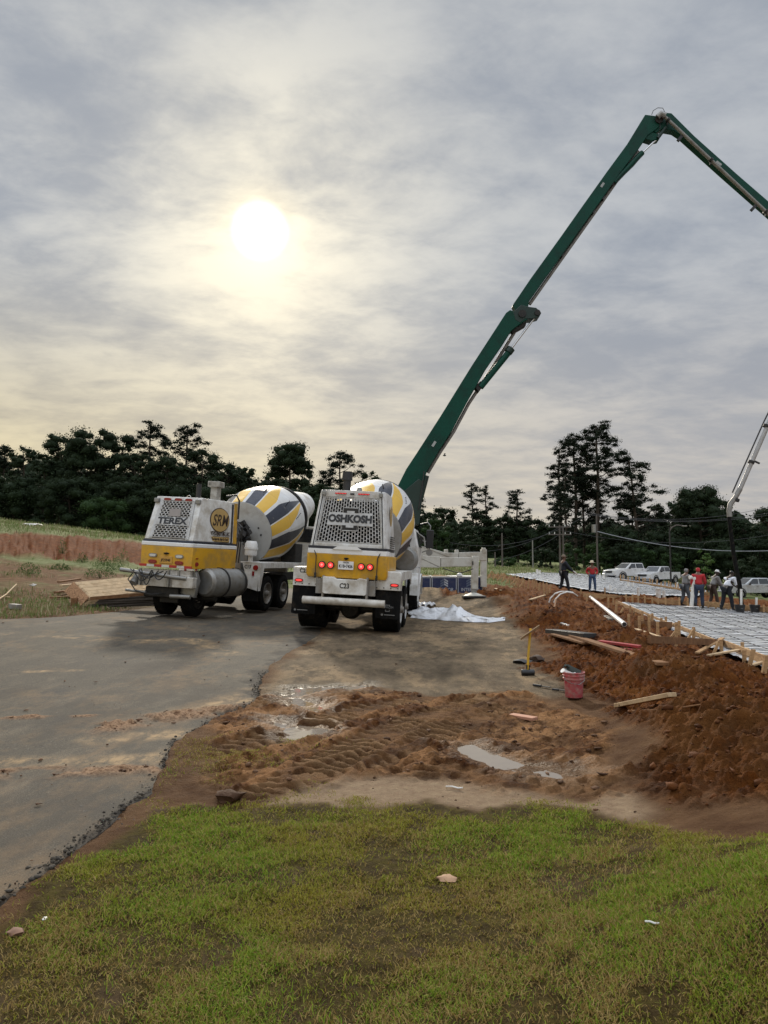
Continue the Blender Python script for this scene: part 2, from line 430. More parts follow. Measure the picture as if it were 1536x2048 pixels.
TRACKS = [(P2W([(430, 1640), (560, 1590), (700, 1510), (820, 1450), (960, 1405)]), .24, .125, 1.0),
          (P2W([(400, 1520), (560, 1480), (700, 1430), (860, 1398), (1010, 1384)]), .25, .14, 1.0),
          (P2W([(200, 1450), (330, 1436), (460, 1418), (640, 1396), (780, 1384)]), .26, .13, .75),
          (P2W([(640, 1560), (780, 1520), (940, 1440), (1060, 1400)]), .22, .12, .8),
          (P2W([(760, 1600), (900, 1552), (1080, 1580), (1220, 1600)]), .2, .15, .5)]
SPILL = [(P2W([(-80, 1548), (60, 1548), (200, 1546), (300, 1540), (380, 1545)]), .26), (P2W([(220, 1456), (340, 1438), (480, 1420)]), .42), (P2W([(-60, 1440), (120, 1436), (230, 1432)]), .10)]
TANSTAIN = [(P2W([(290, 1284), (380, 1280), (460, 1308)]), .35), (P2W([(-120, 1266), (60, 1270), (200, 1278)]), .5), (P2W([(400, 1420), (470, 1405), (520, 1380)]), .35),
            (P2W([(200, 1480), (420, 1465)]), .22), (P2W([(-80, 1530), (300, 1522), (380, 1500)]), .22), (P2W([(60, 1345), (200, 1340)]), .12)]
REDBANK = P2W([(-800, 1112), (0, 1104), (130, 1118), (290, 1128), (420, 1132), (420, 1090), (290, 1084), (200, 1079), (100, 1073), (0, 1068), (-800, 1050)])

NEAR_P = P2W([(1560, 1348), (1240, 1207), (1420, 1214), (1600, 1232), (1900, 1262), (2050, 1400)])
FAR_P = P2W([(1240, 1192), (1012, 1151), (1075, 1147), (1190, 1151), (1300, 1160), (1420, 1184), (1390, 1196)])
def fields(x, y):
    """masks and fine relief of the ground at x, y"""
    n1 = fbm(x, y, .9, 5, 1); n2 = fbm(x, y, 4.2, 4, 2); n3 = fbm(x, y, .25, 4, 3)
    n4 = fbm(x, y, 13., 3, 4)
    rag = n1 * .28 + n2 * .12
    near = 1 - smooth(y, 14, 30)
    k = .12 + .02 * y
    mud = smooth(poly_sd(x, y, MUD) + rag * .9, -.12, .16)
    sand = np.maximum(smooth(poly_sd(x, y, SAND) + rag * .4, -.1, .1), smooth(poly_sd(x, y, SAND2) + rag * .5, -.1, .1))
    clay = smooth(poly_sd(x, y, CLAY) + rag * .9 * (1 + .05 * y), -.15, .2)
    lawn = smooth(poly_sd(x, y, LAWN) + rag * .35, -.07, .07)
    pave = smooth(poly_sd(x, y, PAVE) + rag * .6, -.2, .2)
    mud = mud * (1 - lawn); sand = sand * (1 - lawn)
    # tyre treads
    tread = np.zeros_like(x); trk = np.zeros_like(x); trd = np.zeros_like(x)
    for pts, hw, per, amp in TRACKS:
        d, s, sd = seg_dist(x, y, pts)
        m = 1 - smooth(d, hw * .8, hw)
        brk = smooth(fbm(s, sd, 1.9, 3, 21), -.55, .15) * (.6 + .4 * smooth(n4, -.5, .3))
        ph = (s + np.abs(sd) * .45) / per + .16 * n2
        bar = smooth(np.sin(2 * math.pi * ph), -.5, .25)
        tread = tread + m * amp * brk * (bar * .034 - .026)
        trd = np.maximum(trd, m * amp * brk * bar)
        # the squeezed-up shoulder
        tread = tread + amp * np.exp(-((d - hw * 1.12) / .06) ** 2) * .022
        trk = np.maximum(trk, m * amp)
    tk = np.clip(trk, 0, 1)
    h = mud * (.022 * n1 * (1 - .6 * tk) + .030 * n2 * (1 - .9 * tk) + .024 * n4 * (1 - .6 * tk) + tread * 1.5 + .014)
    # little heaps in the mud
    for hx, hy, hw, hh in HEAPS:
        d = np.hypot((x - hx), (y - hy) * .8); h = h + hh * np.exp(-(d / hw) ** 2) * (1 + .35 * n2 + .3 * n4)
    clod = np.abs(fbm(x, y, 2.3, 4, 31)) ; clod2 = np.abs(fbm(x, y, 7.5, 3, 33))
    h = h + clay * (.075 * (clod - .25) + .075 * (clod2 - .25) + .04 * n4 + .05 * n3) * (1 + .25 * smooth(y, 12, 30))
    spill = np.zeros_like(x)
    for pts, hw in SPILL:
        d, s, sd = seg_dist(x, y, pts)
        spill = np.maximum(spill, (1 - smooth(d + .25 * n1 * hw / .3 * .5, hw * .35, hw)) * smooth(n2 + .6 * n1, -.45, .35))
    tan_ = np.zeros_like(x)
    for pts, hw in TANSTAIN:
        d, s, sd = seg_dist(x, y, pts)
        tan_ = np.maximum(tan_, (1 - smooth(d, hw * .2, hw * 1.2)) * smooth(n2 * .7 + n1, -.5, .7))
    h = h + sand * (1 - mud) * (.004 * n2 + .003 * n4) + (1 - mud) * pave * .004 * n2
    h = h + lawn * (.015 * n1 + .012 * n2 + .006 * n4)
    wild = (1 - mud) * (1 - sand) * (1 - clay) * (1 - lawn) * (1 - pave)
    h = h + wild * (.03 * n1 + .015 * n2) * (1 + .8 * smooth(y, 20, 40)) + wild * .22 * n3 * smooth(y, 22, 45)
    wet = np.zeros_like(x)
    padm = np.maximum(smooth(poly_sd(x, y, NEAR_P), -.15, .05), smooth(poly_sd(x, y, FAR_P), -.2, .1)); h = h * (1 - padm) - .10 * padm
    bk_ = smooth(poly_sd(x, y, REDBANK) + rag * 1.4, -1., .8) * smooth(y, 20, 30); h = h + bk_ * (.40 * (np.abs(fbm(x, y, .45, 5, 91)) - .3) + .12 * n2)
    for p in PUD:
        sd = poly_sd(x, y, p) + .05 * n1 + .10 * n2 + .07 * n4
        b = smooth(sd, -.12, .05)
        h = h * (1 - .65 * b) - .035 * b
        wet = np.maximum(wet, smooth(sd, -.35, .05))
    bank = smooth(poly_sd(x, y, REDBANK) + rag * 1.4, -.5, .4)
    return dict(mud=mud, sand=sand, clay=clay, lawn=lawn, pave=pave, wet=wet, bank=bank, spill=spill, tan=tan_, h=h, n1=n1, n2=n2, n3=n3, n4=n4, trk=trk, trd=trd, wild=wild)
_hp = [flat_hit(850, 1505), flat_hit(742, 1450), flat_hit(1050, 1545), flat_hit(455, 1600), flat_hit(985, 1490)]
HEAPS = [(_hp[0][0], _hp[0][1], .22, .07), (_hp[1][0], _hp[1][1], .10, .05), (_hp[2][0], _hp[2][1], .10, .05), (_hp[3][0], _hp[3][1], .07, .06), (_hp[4][0], _hp[4][1], .1, .035)]

def rows():
    s = np.r_[np.arange(2300, 1000, -9), np.arange(1000, 700, -4), np.arange(700, 150, -1.35), np.arange(150, 30, -1.8)]
    y = CAMH * FPX / s
    return np.r_[-3.0, 0, .6, y, np.geomspace(y[-1] * 1.02, 780, 70)]

def ground_material():
    t = NT('earth'); a = t.attr('m1'); b = t.attr('m2')
    sa = t.n('ShaderNodeSeparateColor'); t.l(a.outputs['Color'], sa.inputs[0]); mud, sand, clay = sa.outputs; lawn = a.outputs['Alpha']
    sb = t.n('ShaderNodeSeparateColor'); t.l(b.outputs['Color'], sb.inputs[0]); wet, bank, field = sb.outputs; pave = b.outputs['Alpha']
    big = t.noise(.6, 6, .62, 'Pos'); fine = t.noise(14, 6, .65, 'Pos', w=3); mid = t.noise(3.1, 6, .62, 'Pos', w=8); grit = t.noise(90, 3, .7, 'Pos', w=1)
    far_ = t.noise(.12, 5, .6, 'Pos', w=4)
    soil = t.mix(t.rng(mid, .35, .65), (.095, .044, .020), (.19, .105, .052))
    # the worn old pavement, dusted with sand
    midp = t.noise(3.1, 7, .68, 'Pos', w=8, scale=(1, .45, 1))
    pv = t.mix(t.rng(midp, .38, .62), (.155, .118, .076), (.31, .23, .145))
    pv = t.mix(t.rng(t.noise(1.5, 8, .72, 'Pos', w=6, scale=(1, .4, 1)), .50, .60), pv, (.42, .30, .175))
    pv = t.mix(t.rng(t.noise(2.1, 8, .72, 'Pos', w=16, scale=(1, .35, 1)), .54, .62, 0., .6), pv, (.105, .080, .056))
    pv = t.mix(t.rng(grit, .35, .7), t.mix(.35, pv, (.05, .045, .04)), pv)
    c = t.mix(pave, soil, pv)
    sn = t.mix(t.rng(fine, .3, .7), (.30, .20, .125), (.45, .33, .21))
    c = t.mix(sand, c, sn)
    cl = t.mix(t.rng(fine, .34, .66), (.066, .019, .0038), (.165, .050, .0095))
    cl = t.mix(t.rng(mid, .50, .68), cl, (.22, .082, .020))
    cl = t.mix(t.rng(mid, .36, .47, 1., 0.), cl, (.045, .014, .005))
    cl = t.mix(t.rng(big, .52, .64, 0., .7), cl, (.17, .074, .024))
    c = t.mix(clay, c, cl)
    md = t.mix(t.rng(fine, .35, .65), (.062, .021, .007), (.16, .062, .021))
    md = t.mix(t.rng(mid, .42, .56), md, (.36, .180, .075))
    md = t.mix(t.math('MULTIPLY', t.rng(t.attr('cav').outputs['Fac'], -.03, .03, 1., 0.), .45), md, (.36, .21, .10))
    md = t.mix(t.rng(t.noise(1.9, 7, .7, 'Pos', w=12), .50, .58, 0., .75), md, (.058, .021, .007))
    md = t.mix(t.rng(t.noise(26, 5, .7, 'Pos', w=2), .56, .66, 0., .6), md, (.035, .016, .008))
    # tread shading put into the colour: lug bars paler, ruts and grooves darker
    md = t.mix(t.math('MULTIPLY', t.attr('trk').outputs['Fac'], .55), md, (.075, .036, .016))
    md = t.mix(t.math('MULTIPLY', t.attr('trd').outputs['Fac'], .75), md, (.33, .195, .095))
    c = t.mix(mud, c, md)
    gs = t.mix(t.rng(fine, .4, .6), (.055, .036, .012), (.11, .085, .022))
    gs = t.mix(t.rng(mid, .56, .7), gs, (.115, .075, .040))
    c = t.mix(lawn, c, gs)
    fg = t.mix(t.rng(far_, .38, .6), (.100, .120, .035), (.165, .18, .072))
    fg = t.mix(t.rng(mid, .45, .75), fg, (.24, .25, .13))
    c = t.mix(field, c, fg)
    bk = t.mix(t.rng(mid, .35, .65), (.10, .034, .012), (.19, .066, .024))
    c = t.mix(bank, c, bk)
    dark = t.n('ShaderNodeHueSaturation'); t.put(dark.inputs['Color'], c); t.put(dark.inputs['Value'], t.rng(wet, 0, 1, 1., .72))
    t.put(t.b.inputs['Base Color'], dark.outputs[0])
    # damp clay and mud keep a slight sheen
    t.put(t.b.inputs['Roughness'], t.math('SUBTRACT', t.rng(fine, .3, .7, .80, .95), t.math('MULTIPLY', wet, .50)))
    t.b.inputs['Specular IOR Level'].default_value = .06
    hb = t.math('ADD', t.math('MULTIPLY', fine, 1.0), t.math('ADD', t.math('MULTIPLY', grit, .3), t.math('MULTIPLY', t.noise(34, 5, .75, 'Pos', w=9), 1.2)))
    t.bump(hb, 1., .055)
    return t.m
EARTH = ground_material()
def build_ground():
    ys = rows(); px = np.arange(-1500, 1500.1, 3.0)
    us = px / FPX; us = np.r_[-1.9, -1.5, -1.25, us, 1.25, 1.5, 1.9]
    Y, U = np.meshgrid(ys, us, indexing='ij')
    X = U * np.maximum(Y, 1.2) if True else U
    X = np.where(Y < 1.2, U * 1.2 * (1 + (1.2 - Y) * 1.2), X)
    f = fields(X, Y)
    on_road = smooth(road_xe(Y) - X, .0, .05) * smooth(X - road_xl(Y), -.05, .05) * (1 - smooth(Y, 35.8, 36))
    h = np.minimum(f['h'], .0) * on_road + f['h'] * (1 - on_road) - .035 * on_road
    Z = macro_z(X, Y) + h
    Z = np.where(Y < .5, macro_z(X, Y * 0 + .5), Z)
    # the strip right beside the asphalt is dark crumbled edge
    V = np.stack([X, Y, Z], -1).reshape(-1, 3)
    n, m = X.shape
    i = np.arange(n - 1)[:, None] * m + np.arange(m - 1)[None]
    F = np.stack([i, i + 1, i + 1 + m, i + m], -1).reshape(-1, 4)
    field_ = f['wild'] * smooth(Y, 16, 30) * smooth(.62 * f['n3'] + .3 * f['n1'] + smooth(Y, 30, 46) * 1.5 - .1, -.1, .4)
    m1 = np.stack([f['mud'], f['sand'], f['clay'], f['lawn']], -1).reshape(-1, 4)
    m2 = np.stack([f['wet'], f['bank'], field_, f['pave']], -1).reshape(-1, 4)
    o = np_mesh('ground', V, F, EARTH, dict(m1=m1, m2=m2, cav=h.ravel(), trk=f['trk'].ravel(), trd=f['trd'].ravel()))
    struct(o)
build_ground()

def road_material():
    t = NT('asphalt'); a = t.attr('m1'); s = t.n('ShaderNodeSeparateColor'); t.l(a.outputs['Color'], s.inputs[0]); spill, tan_, edge = s.outputs
    big = t.noise(.5, 7, .68, 'Pos', scale=(1, .5, 1)); mid = t.noise(2.3, 7, .7, 'Pos', w=2, scale=(1, .4, 1)); grit = t.noise(110, 3, .75, 'Pos', w=5); g2 = t.noise(38, 4, .7, 'Pos', w=7)
    c = t.mix(t.rng(big, .3, .7), (.076, .064, .048), (.150, .127, .092))
    c = t.mix(t.rng(mid, .5, .72), c, (.185, .15, .105))
    c = t.mix(t.rng(mid, .28, .42, 1., 0.), c, (.058, .054, .050))
    c = t.mix(t.rng(grit, .38, .62, .75, 0.), c, (.028, .027, .026)); c = t.mix(t.rng(g2, .60, .74, 0., .6), c, (.25, .235, .21))
    c = t.mix(t.rng(t.noise(1.3, 8, .75, 'Pos', w=21, scale=(1, .5, 1)), .50, .62, 0., .6), c, (.175, .118, .068)); c = t.mix(t.rng(t.noise(.8, 8, .75, 'Pos', w=31, scale=(1, .4, 1)), .53, .63, 0., .55), c, (.055, .047, .038))
    v = t.n('ShaderNodeTexVoronoi'); v.feature = 'DISTANCE_TO_EDGE'; v.inputs['Scale'].default_value = .55
    g = t.n('ShaderNodeNewGeometry'); wv = t.n('ShaderNodeVectorMath'); wv.operation = 'ADD'; t.l(g.outputs['Position'], wv.inputs[0])
    nz = t.n('ShaderNodeTexNoise'); nz.inputs['Scale'].default_value = 2.; nz.inputs['Detail'].default_value = 5; t.l(g.outputs['Position'], nz.inputs['Vector']); t.l(nz.outputs['Color'], wv.inputs[1]); t.l(wv.outputs[0], v.inputs['Vector'])
    c = t.mix(t.rng(v.outputs['Distance'], .0, .008, .35, 0.), c, (.03, .028, .025))
    tn = t.noise(7, 8, .75, 'Pos', w=3, scale=(1, .5, 1))
    c = t.mix(t.math('MULTIPLY', tan_, t.rng(tn, .44, .58, .12, .9)), c, (.33, .225, .12))
    c = t.mix(spill, c, t.mix(t.rng(g2, .4, .6), (.11, .055, .028), (.26, .16, .09)))
    c = t.mix(t.math('MULTIPLY', edge, .75), c, (.030, .027, .024))
    t.put(t.b.inputs['Base Color'], c); t.put(t.b.inputs['Roughness'], t.rng(big, .3, .7, .82, .95)); t.b.inputs['Specular IOR Level'].default_value = .12
    t.bump(t.math('ADD', grit, g2), .6, .008)
    return t.m
def build_road():
    ys = rows(); ys = ys[(ys > -2) & (ys < 36)]
    k = np.linspace(0, 1, 520) ** 1.7
    xe = road_xe(ys)[:, None]; xl = np.where(ys < 14.2, -14 - (14.2 - ys) * 0, road_xl(ys))[:, None]
    lip = np.array([-.0, -.02, -.045])
    X = xe - lip[0] - (xe - xl) * k[None]
    Y = np.repeat(ys[:, None], X.shape[1], 1)
    f = fields(X, Y)
    d = xe - X
    ew = .035 + .025 * np.maximum(Y - 5, 0); edge = 1 - smooth(d + ew * (.9 * f['n2'] + .5 * f['n4'] + .5 * f['n1']), ew * .2, ew * 1.5); edge = edge * (1 - smooth(Y, 15, 20) * .8)
    z = .012 * f['n1'] * smooth(Y, 3, 8) * .6 - .012 * edge + f['spill'] * (.012 + .016 * f['n4'] + .01 * f['n2'])
    d3, s3, sd3 = seg_dist(X, Y, TRACKS[2][0])
    z = z + (1 - smooth(d3, .2, .26)) * f['spill'] * (.02 * smooth(np.sin(2 * math.pi * (s3 + np.abs(sd3) * .45) / .13), -.5, .3))
    Z = macro_z(X, Y) + z
    # skirt: the broken outer edge drops to the soil
    n, m = X.shape
    sk = np.stack([X[:, 0] + .012, Y[:, 0], Z[:, 0] - .06], -1)
    V = np.concatenate([np.stack([X, Y, Z], -1).reshape(-1, 3), sk])
    i = np.arange(n - 1)[:, None] * m + np.arange(m - 1)[None]
    F = np.stack([i, i + m, i + 1 + m, i + 1], -1).reshape(-1, 4)
    a = np.arange(n - 1); F2 = np.stack([n * m + a, n * m + a + 1, (a + 1) * m, a * m], -1)
    F = np.concatenate([F, F2])
    m1 = np.stack([f['spill'], f['tan'], edge, edge * 0 + 1], -1).reshape(-1, 4)
    m1 = np.concatenate([m1, np.tile([[0, 0, 1, 1]], (n, 1))])
    struct(np_mesh('road', V, F, road_material(), dict(m1=m1)))
build_road()

def build_puddles():
    t = NT('puddle water'); t.b.inputs['Base Color'].default_value = (.20, .16, .12, 1); t.b.inputs['Roughness'].default_value = .06
    t.b.inputs['Specular IOR Level'].default_value = .9; t.bump(t.noise(9, 3, .5, 'Pos'), .12, .01)
    for p in PUD:
        cx = sum(q[0] for q in p) / len(p); cy = sum(q[1] for q in p) / len(p)
        mb = MB(); pts = [(cx + (x - cx) * 1.12, cy + (y - cy) * 1.12, gz(cx, cy) - .021) for x, y in p]
        mb.add(pts, [tuple(range(len(pts)))]); struct(mb.build('puddle', t.m, recalc=False))
build_puddles()

# ---------------------------------------------------------------- loose clods
_ico = bmesh.new(); bmesh.ops.create_icosphere(_ico, subdivisions=2, radius=1); _ico.verts.ensure_lookup_table()
ICO_V = np.array([v.co[:] for v in _ico.verts]); ICO_F = np.array([[v.index for v in f.verts] for f in _ico.faces]); _ico.free()
_ico = bmesh.new(); bmesh.ops.create_icosphere(_ico, subdivisions=1, radius=1)
ICO1_V = np.array([v.co[:] for v in _ico.verts]); ICO1_F = np.array([[v.index for v in f.verts] for f in _ico.faces]); _ico.free()
def scatter_clods(name, pts, r, mat, seed, flat=.6, zoff=.25, V0=None, F0=None):
    rs = np.random.RandomState(seed); N = len(pts); V0 = ICO_V if V0 is None else V0; F0 = ICO_F if F0 is None else F0
    d = 1 + .28 * rs.randn(N, len(V0))
    V = V0[None] * d[..., None] * (1 + .35 * rs.randn(N, 1, 3)).clip(.5, 1.6); V[..., 2] *= flat
    V = V * np.asarray(r)[:, None, None]; V[..., 2] += (np.asarray(r) * zoff)[:, None]
    V += np.asarray(pts)[:, None]
    F = F0[None] + (np.arange(N) * len(V0))[:, None, None]
    return np_mesh(name, V.reshape(-1, 3), F.reshape(-1, 3), mat, {'rnd': np.repeat(rs.rand(N), len(V0)).astype(np.float32)}, k=3, smooth_=False)
def clod_mat(name, lo, hi, rough=.9):
    t = NT(name); r = t.attr('rnd').outputs['Fac']; c = t.mix(r, lo, hi)
    c = t.mix(t.rng(t.noise(30, 4, .6, 'Pos'), .35, .7, 0, .5), c, tuple(q * 1.7 for q in lo))
    t.put(t.b.inputs['Base Color'], c); t.b.inputs['Roughness'].default_value = rough; t.b.inputs['Specular IOR Level'].default_value = .25
    t.bump(t.noise(60, 4, .6, 'Pos'), .6, .02); return t.m
CL_CLAY = clod_mat('clay clods', (.045, .014, .003), (.13, .044, .010)); CL_MUD = clod_mat('mud clods', (.050, .024, .012), (.145, .075, .038))
def build_clods():
    rs = np.random.RandomState(11)
    N = 60000; y = 1.8 + 24 * rs.rand(N) ** 1.9; u = -.75 + 1.6 * rs.rand(N); x = u * y; f = fields(x, y)
    z = macro_z(x, y) + f['h']
    keep = (f['clay'] * (f['wet'] < .2) > rs.rand(N) * .9 + .1) & (rs.rand(N) < .55)
    r = (.006 + .024 * rs.rand(N) ** 6) * (1 + y * .035)
    P = np.stack([x, y, z], -1)
    k = np.where(keep)[0][:11000]
    o = scatter_clods('clay_clods', P[k], r[k], CL_CLAY, 1, V0=ICO1_V, F0=ICO1_F); tag(o, 'red brown clay clods strewn over the dug banks', 'soil clods', kind='stuff')
    xe = road_xe(y); onroad = x < xe - .02
    w = np.where(onroad, f['spill'] * .9 + .012, f['mud'] * .26 * (1 - .7 * f['trk']) + f['sand'] * .03 + f['pave'] * .01) * (1 - f['wet'] * .8)
    keep = rs.rand(N) < w; keep &= ~(onroad & (x < road_xl(y)))
    k = np.where(keep)[0][:9000]; r = np.where(onroad, .005 + .02 * rs.rand(N) ** 4, .005 + .026 * rs.rand(N) ** 6)
    P[:, 2] = np.where(onroad, macro_z(x, y) + .01, P[:, 2])
    o = scatter_clods('mud_clods', P[k], r[k], CL_MUD, 2, .5, V0=ICO1_V, F0=ICO1_F); tag(o, 'dark brown mud crumbs scattered over the churned mud and asphalt', 'soil clods', kind='stuff')
    N2 = 2600; y2 = 1.9 + 9 * rs.rand(N2) ** 1.3; x2 = road_xe(y2) + .05 * rs.randn(N2) + .01; z2 = macro_z(x2, y2) + np.where(x2 < road_xe(y2), .0, -.03)
    o = scatter_clods('asphalt_crumbs', np.stack([x2, y2, z2], -1), (.004 + .012 * rs.rand(N2) ** 4), clod_mat('asphalt crumbs', (.030, .026, .022), (.09, .075, .055)), 4, .7, V0=ICO1_V, F0=ICO1_F); tag(o, 'black asphalt crumbs along the broken pavement edge', 'asphalt crumbs', kind='stuff')
build_clods()

# ---------------------------------------------------------------- grass blades
def grass_mat(name, cols, dead):
    t = NT(name); r = t.attr('rnd').outputs['Fac']; p = t.attr('patch').outputs['Fac']
    c = t.mix(p, cols[0], cols[1]); c = t.mix(t.rng(r, .25, .75, 0., .7), c, cols[2])
    c = t.mix(t.rng(t.attr('dead').outputs['Fac'], .45, .55), c, t.mix(r, dead[0], dead[1]))
    t.put(t.b.inputs['Base Color'], c); t.b.inputs['Roughness'].default_value = .75; t.b.inputs['Specular IOR Level'].default_value = .15
    tr = t.n('ShaderNodeBsdfTranslucent'); t.put(tr.inputs[0], c); mx = t.n('ShaderNodeMixShader'); mx.inputs[0].default_value = .22
    t.l(t.b.outputs[0], mx.inputs[1]); t.l(tr.outputs[0], mx.inputs[2]); t.l(mx.outputs[0], t.out.inputs[0]); return t.m
def blades(name, P, length, width, lean, mat, patch, dead, seed, label, cat='grass', segs=2):
    rs = np.random.RandomState(seed); N = len(P); a = rs.rand(N) * 2 * math.pi; az = rs.rand(N) * 2 * math.pi
    side = np.stack([np.cos(a), np.sin(a), np.zeros(N)], -1) * (width / 2)[:, None]
    ln = np.clip(lean + .22 * rs.randn(N), .05, 1.5)
    d1 = np.stack([np.cos(az) * np.sin(ln * .6), np.sin(az) * np.sin(ln * .6), np.cos(ln * .6)], -1)
    d2 = np.stack([np.cos(az) * np.sin(ln * 1.25), np.sin(az) * np.sin(ln * 1.25), np.cos(ln * 1.25)], -1)
    m = P + d1 * (length * .55)[:, None]; tip = m + d2 * (length * .45)[:, None]
    V = np.stack([P - side, P + side, m + side * .75, m - side * .75, tip + side * .06, tip - side * .06], 1).reshape(-1, 3)
    i = np.arange(N)[:, None] * 6; F = np.concatenate([i + np.array([[0, 1, 2, 3]]), i + np.array([[3, 2, 4, 5]])])
    at_ = {'rnd': np.repeat(rs.rand(N), 6).astype(np.float32), 'patch': np.repeat(patch, 6).astype(np.float32), 'dead': np.repeat(dead, 6).astype(np.float32)}
    o = np_mesh(name, V, F, mat, at_); return tag(o, label, cat, kind='stuff')
LAWN_M = grass_mat('lawn grass', ((.22, .19, .018), (.12, .22, .012), (.30, .30, .045)), ((.20, .125, .035), (.36, .265, .10)))
WILD_M = grass_mat('wild grass', ((.10, .125, .035), (.085, .15, .030), (.21, .23, .10)), ((.20, .16, .09), (.34, .31, .20)))
def build_grass():
    rs = np.random.RandomState(5)
    N = 1750000; y = 1.6 + 5.2 * rs.rand(N) ** .85; u = -1.0 + 2.0 * rs.rand(N); x = u * (y * .66 + 1.3)
    w1 = fbm(x, y, 1.1, 4, 41); w2 = fbm(x, y, 4.5, 3, 42); sd = poly_sd(x, y, LAWN) + fbm(x, y, 3, 3, 47) * .22
    dens = smooth(sd, -.06, .30) * (.12 + .72 * smooth(w1 * .8 + w2 * .9, -.5, .2))
    dens = dens * (1 - .7 * np.exp(-((y - 3.95 - .25 * x) / .16) ** 2) * (x < .6)) * (1 - .75 * np.exp(-((x - .35) / .45) ** 2 - ((y - 4.75) / .16) ** 2))     # worn wheel line
    band = np.exp(-((x - road_xe(y) - .55) / .45) ** 2) * (y < 6.7) * smooth(fbm(x, y, 2.2, 3, 44), -.2, .5)
    dens = np.maximum(dens, band * .45); dens *= (x > road_xe(y) + .02)
    k = rs.rand(N) < dens * np.minimum(1, (2.6 / y) ** .9 + .25) ; x, y, w1, w2 = x[k], y[k], w1[k], w2[k]
    f = fields(x, y); z = macro_z(x, y) + f['h'] - .004; n = len(x)
    green = smooth(fbm(x, y, 1.0, 3, 45) + .25 * w2, -.2, .55)
    dead = (rs.rand(n) < .26 + .45 * (1 - smooth(w1 + .4 * fbm(x, y, .8, 3, 46), -.5, .25))) * 1.0
    L = (.012 + .021 * rs.rand(n) ** 1.5) * (1 + .30 * green); W = .0020 + .0022 * rs.rand(n); W = W * (1 + .16 * (y - 2))
    blades('lawn_grass', np.stack([x, y, z], -1), L, W, .95, LAWN_M, green, dead, 6, 'short matted green and brown lawn grass in the foreground')
    print('lawn blades', n)
    # wild grass on the left verge and on the far field
    N = 160000; y = 13 + 90 * rs.rand(N) ** 2.2; u = -1 + 1.3 * rs.rand(N); x = u * y
    f = fields(x, y)
    left = (x < road_xl(y) - .1) | (y > 37)
    w = f['wild'] * (1 - f['bank'] * .97) * left * smooth(fbm(x, y, .35, 4, 51) + .25 * fbm(x, y, 1.7, 2, 52) + smooth(y, 38, 48) * .9, -.05, .45)
    k = rs.rand(N) < w; x, y = x[k], y[k]; n = len(x); z = macro_z(x, y) + f['h'][k] - .02
    L = (.06 + .16 * rs.rand(n) ** 1.5) * (1 + .9 * smooth(y, 40, 60)); W = (.006 + .008 * rs.rand(n)) * (1 + y / 18)
    blades('wild_grass', np.stack([x, y, z], -1), L, W, .45, WILD_M, smooth(fbm(x, y, .3, 3, 53), -.4, .4), (rs.rand(n) < .30) * 1.0, 8, 'rough wild grass and weeds on the left verge and far field')
    print('wild', n)
build_grass()
# ---------------------------------------------------------------- trees
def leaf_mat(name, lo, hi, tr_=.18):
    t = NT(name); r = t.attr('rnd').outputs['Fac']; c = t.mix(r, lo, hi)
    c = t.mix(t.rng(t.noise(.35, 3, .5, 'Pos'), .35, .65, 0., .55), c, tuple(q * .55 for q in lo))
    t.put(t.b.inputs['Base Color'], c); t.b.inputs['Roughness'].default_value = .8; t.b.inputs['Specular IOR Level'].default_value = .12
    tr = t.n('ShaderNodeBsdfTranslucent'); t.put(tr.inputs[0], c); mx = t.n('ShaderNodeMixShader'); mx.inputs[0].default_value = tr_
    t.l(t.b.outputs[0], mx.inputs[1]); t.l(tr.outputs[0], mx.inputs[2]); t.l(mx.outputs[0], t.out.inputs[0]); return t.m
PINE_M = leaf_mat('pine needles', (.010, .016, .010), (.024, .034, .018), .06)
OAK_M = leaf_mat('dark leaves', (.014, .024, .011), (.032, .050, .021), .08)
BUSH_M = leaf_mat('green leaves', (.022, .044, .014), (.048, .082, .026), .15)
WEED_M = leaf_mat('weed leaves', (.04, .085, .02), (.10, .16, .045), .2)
BARK = pbr('bark', (.060, .048, .038), .9, var=.35, sc=1.2, bump=.6, bsc=9, spec=.1, streak=(1, 1, .2))
def leaf_quads(rs, C, size):
    """random quads at centres C"""
    N = len(C); a = rs.randn(N, 3); a /= np.linalg.norm(a, axis=1)[:, None]
    b = rs.randn(N, 3); b -= a * (a * b).sum(1)[:, None]; b /= np.linalg.norm(b, axis=1)[:, None]
    s = (size * (.6 + .8 * rs.rand(N)))[:, None] * .5
    V = np.stack([C - a * s, C - b * s * .6, C + a * s, C + b * s * .6], 1).reshape(-1, 3)
    F = np.arange(N * 4).reshape(-1, 4); return V, F, np.repeat(rs.rand(N), 4).astype(np.float32)
def blob_points(rs, c, r, n, shell=.45):
    d = rs.randn(n, 3); d /= np.linalg.norm(d, axis=1)[:, None]
    # ragged: radius differs with direction
    k = 1 + .22 * np.sin(d[:, 0] * 5 + c[0]) * np.cos(d[:, 2] * 6 + c[2]) + .20 * rs.randn(n)
    rad = (shell + (1 - shell) * rs.rand(n) ** .5) * k
    return np.asarray(c)[None] + d * rad[:, None] * np.asarray(r)[None]
def core(mb, c, r, rs, k=.72):
    V = ICO1_V * (1 + .15 * rs.randn(len(ICO1_V), 1)) * np.asarray(r)[None] * k + np.asarray(c)[None]
    return V
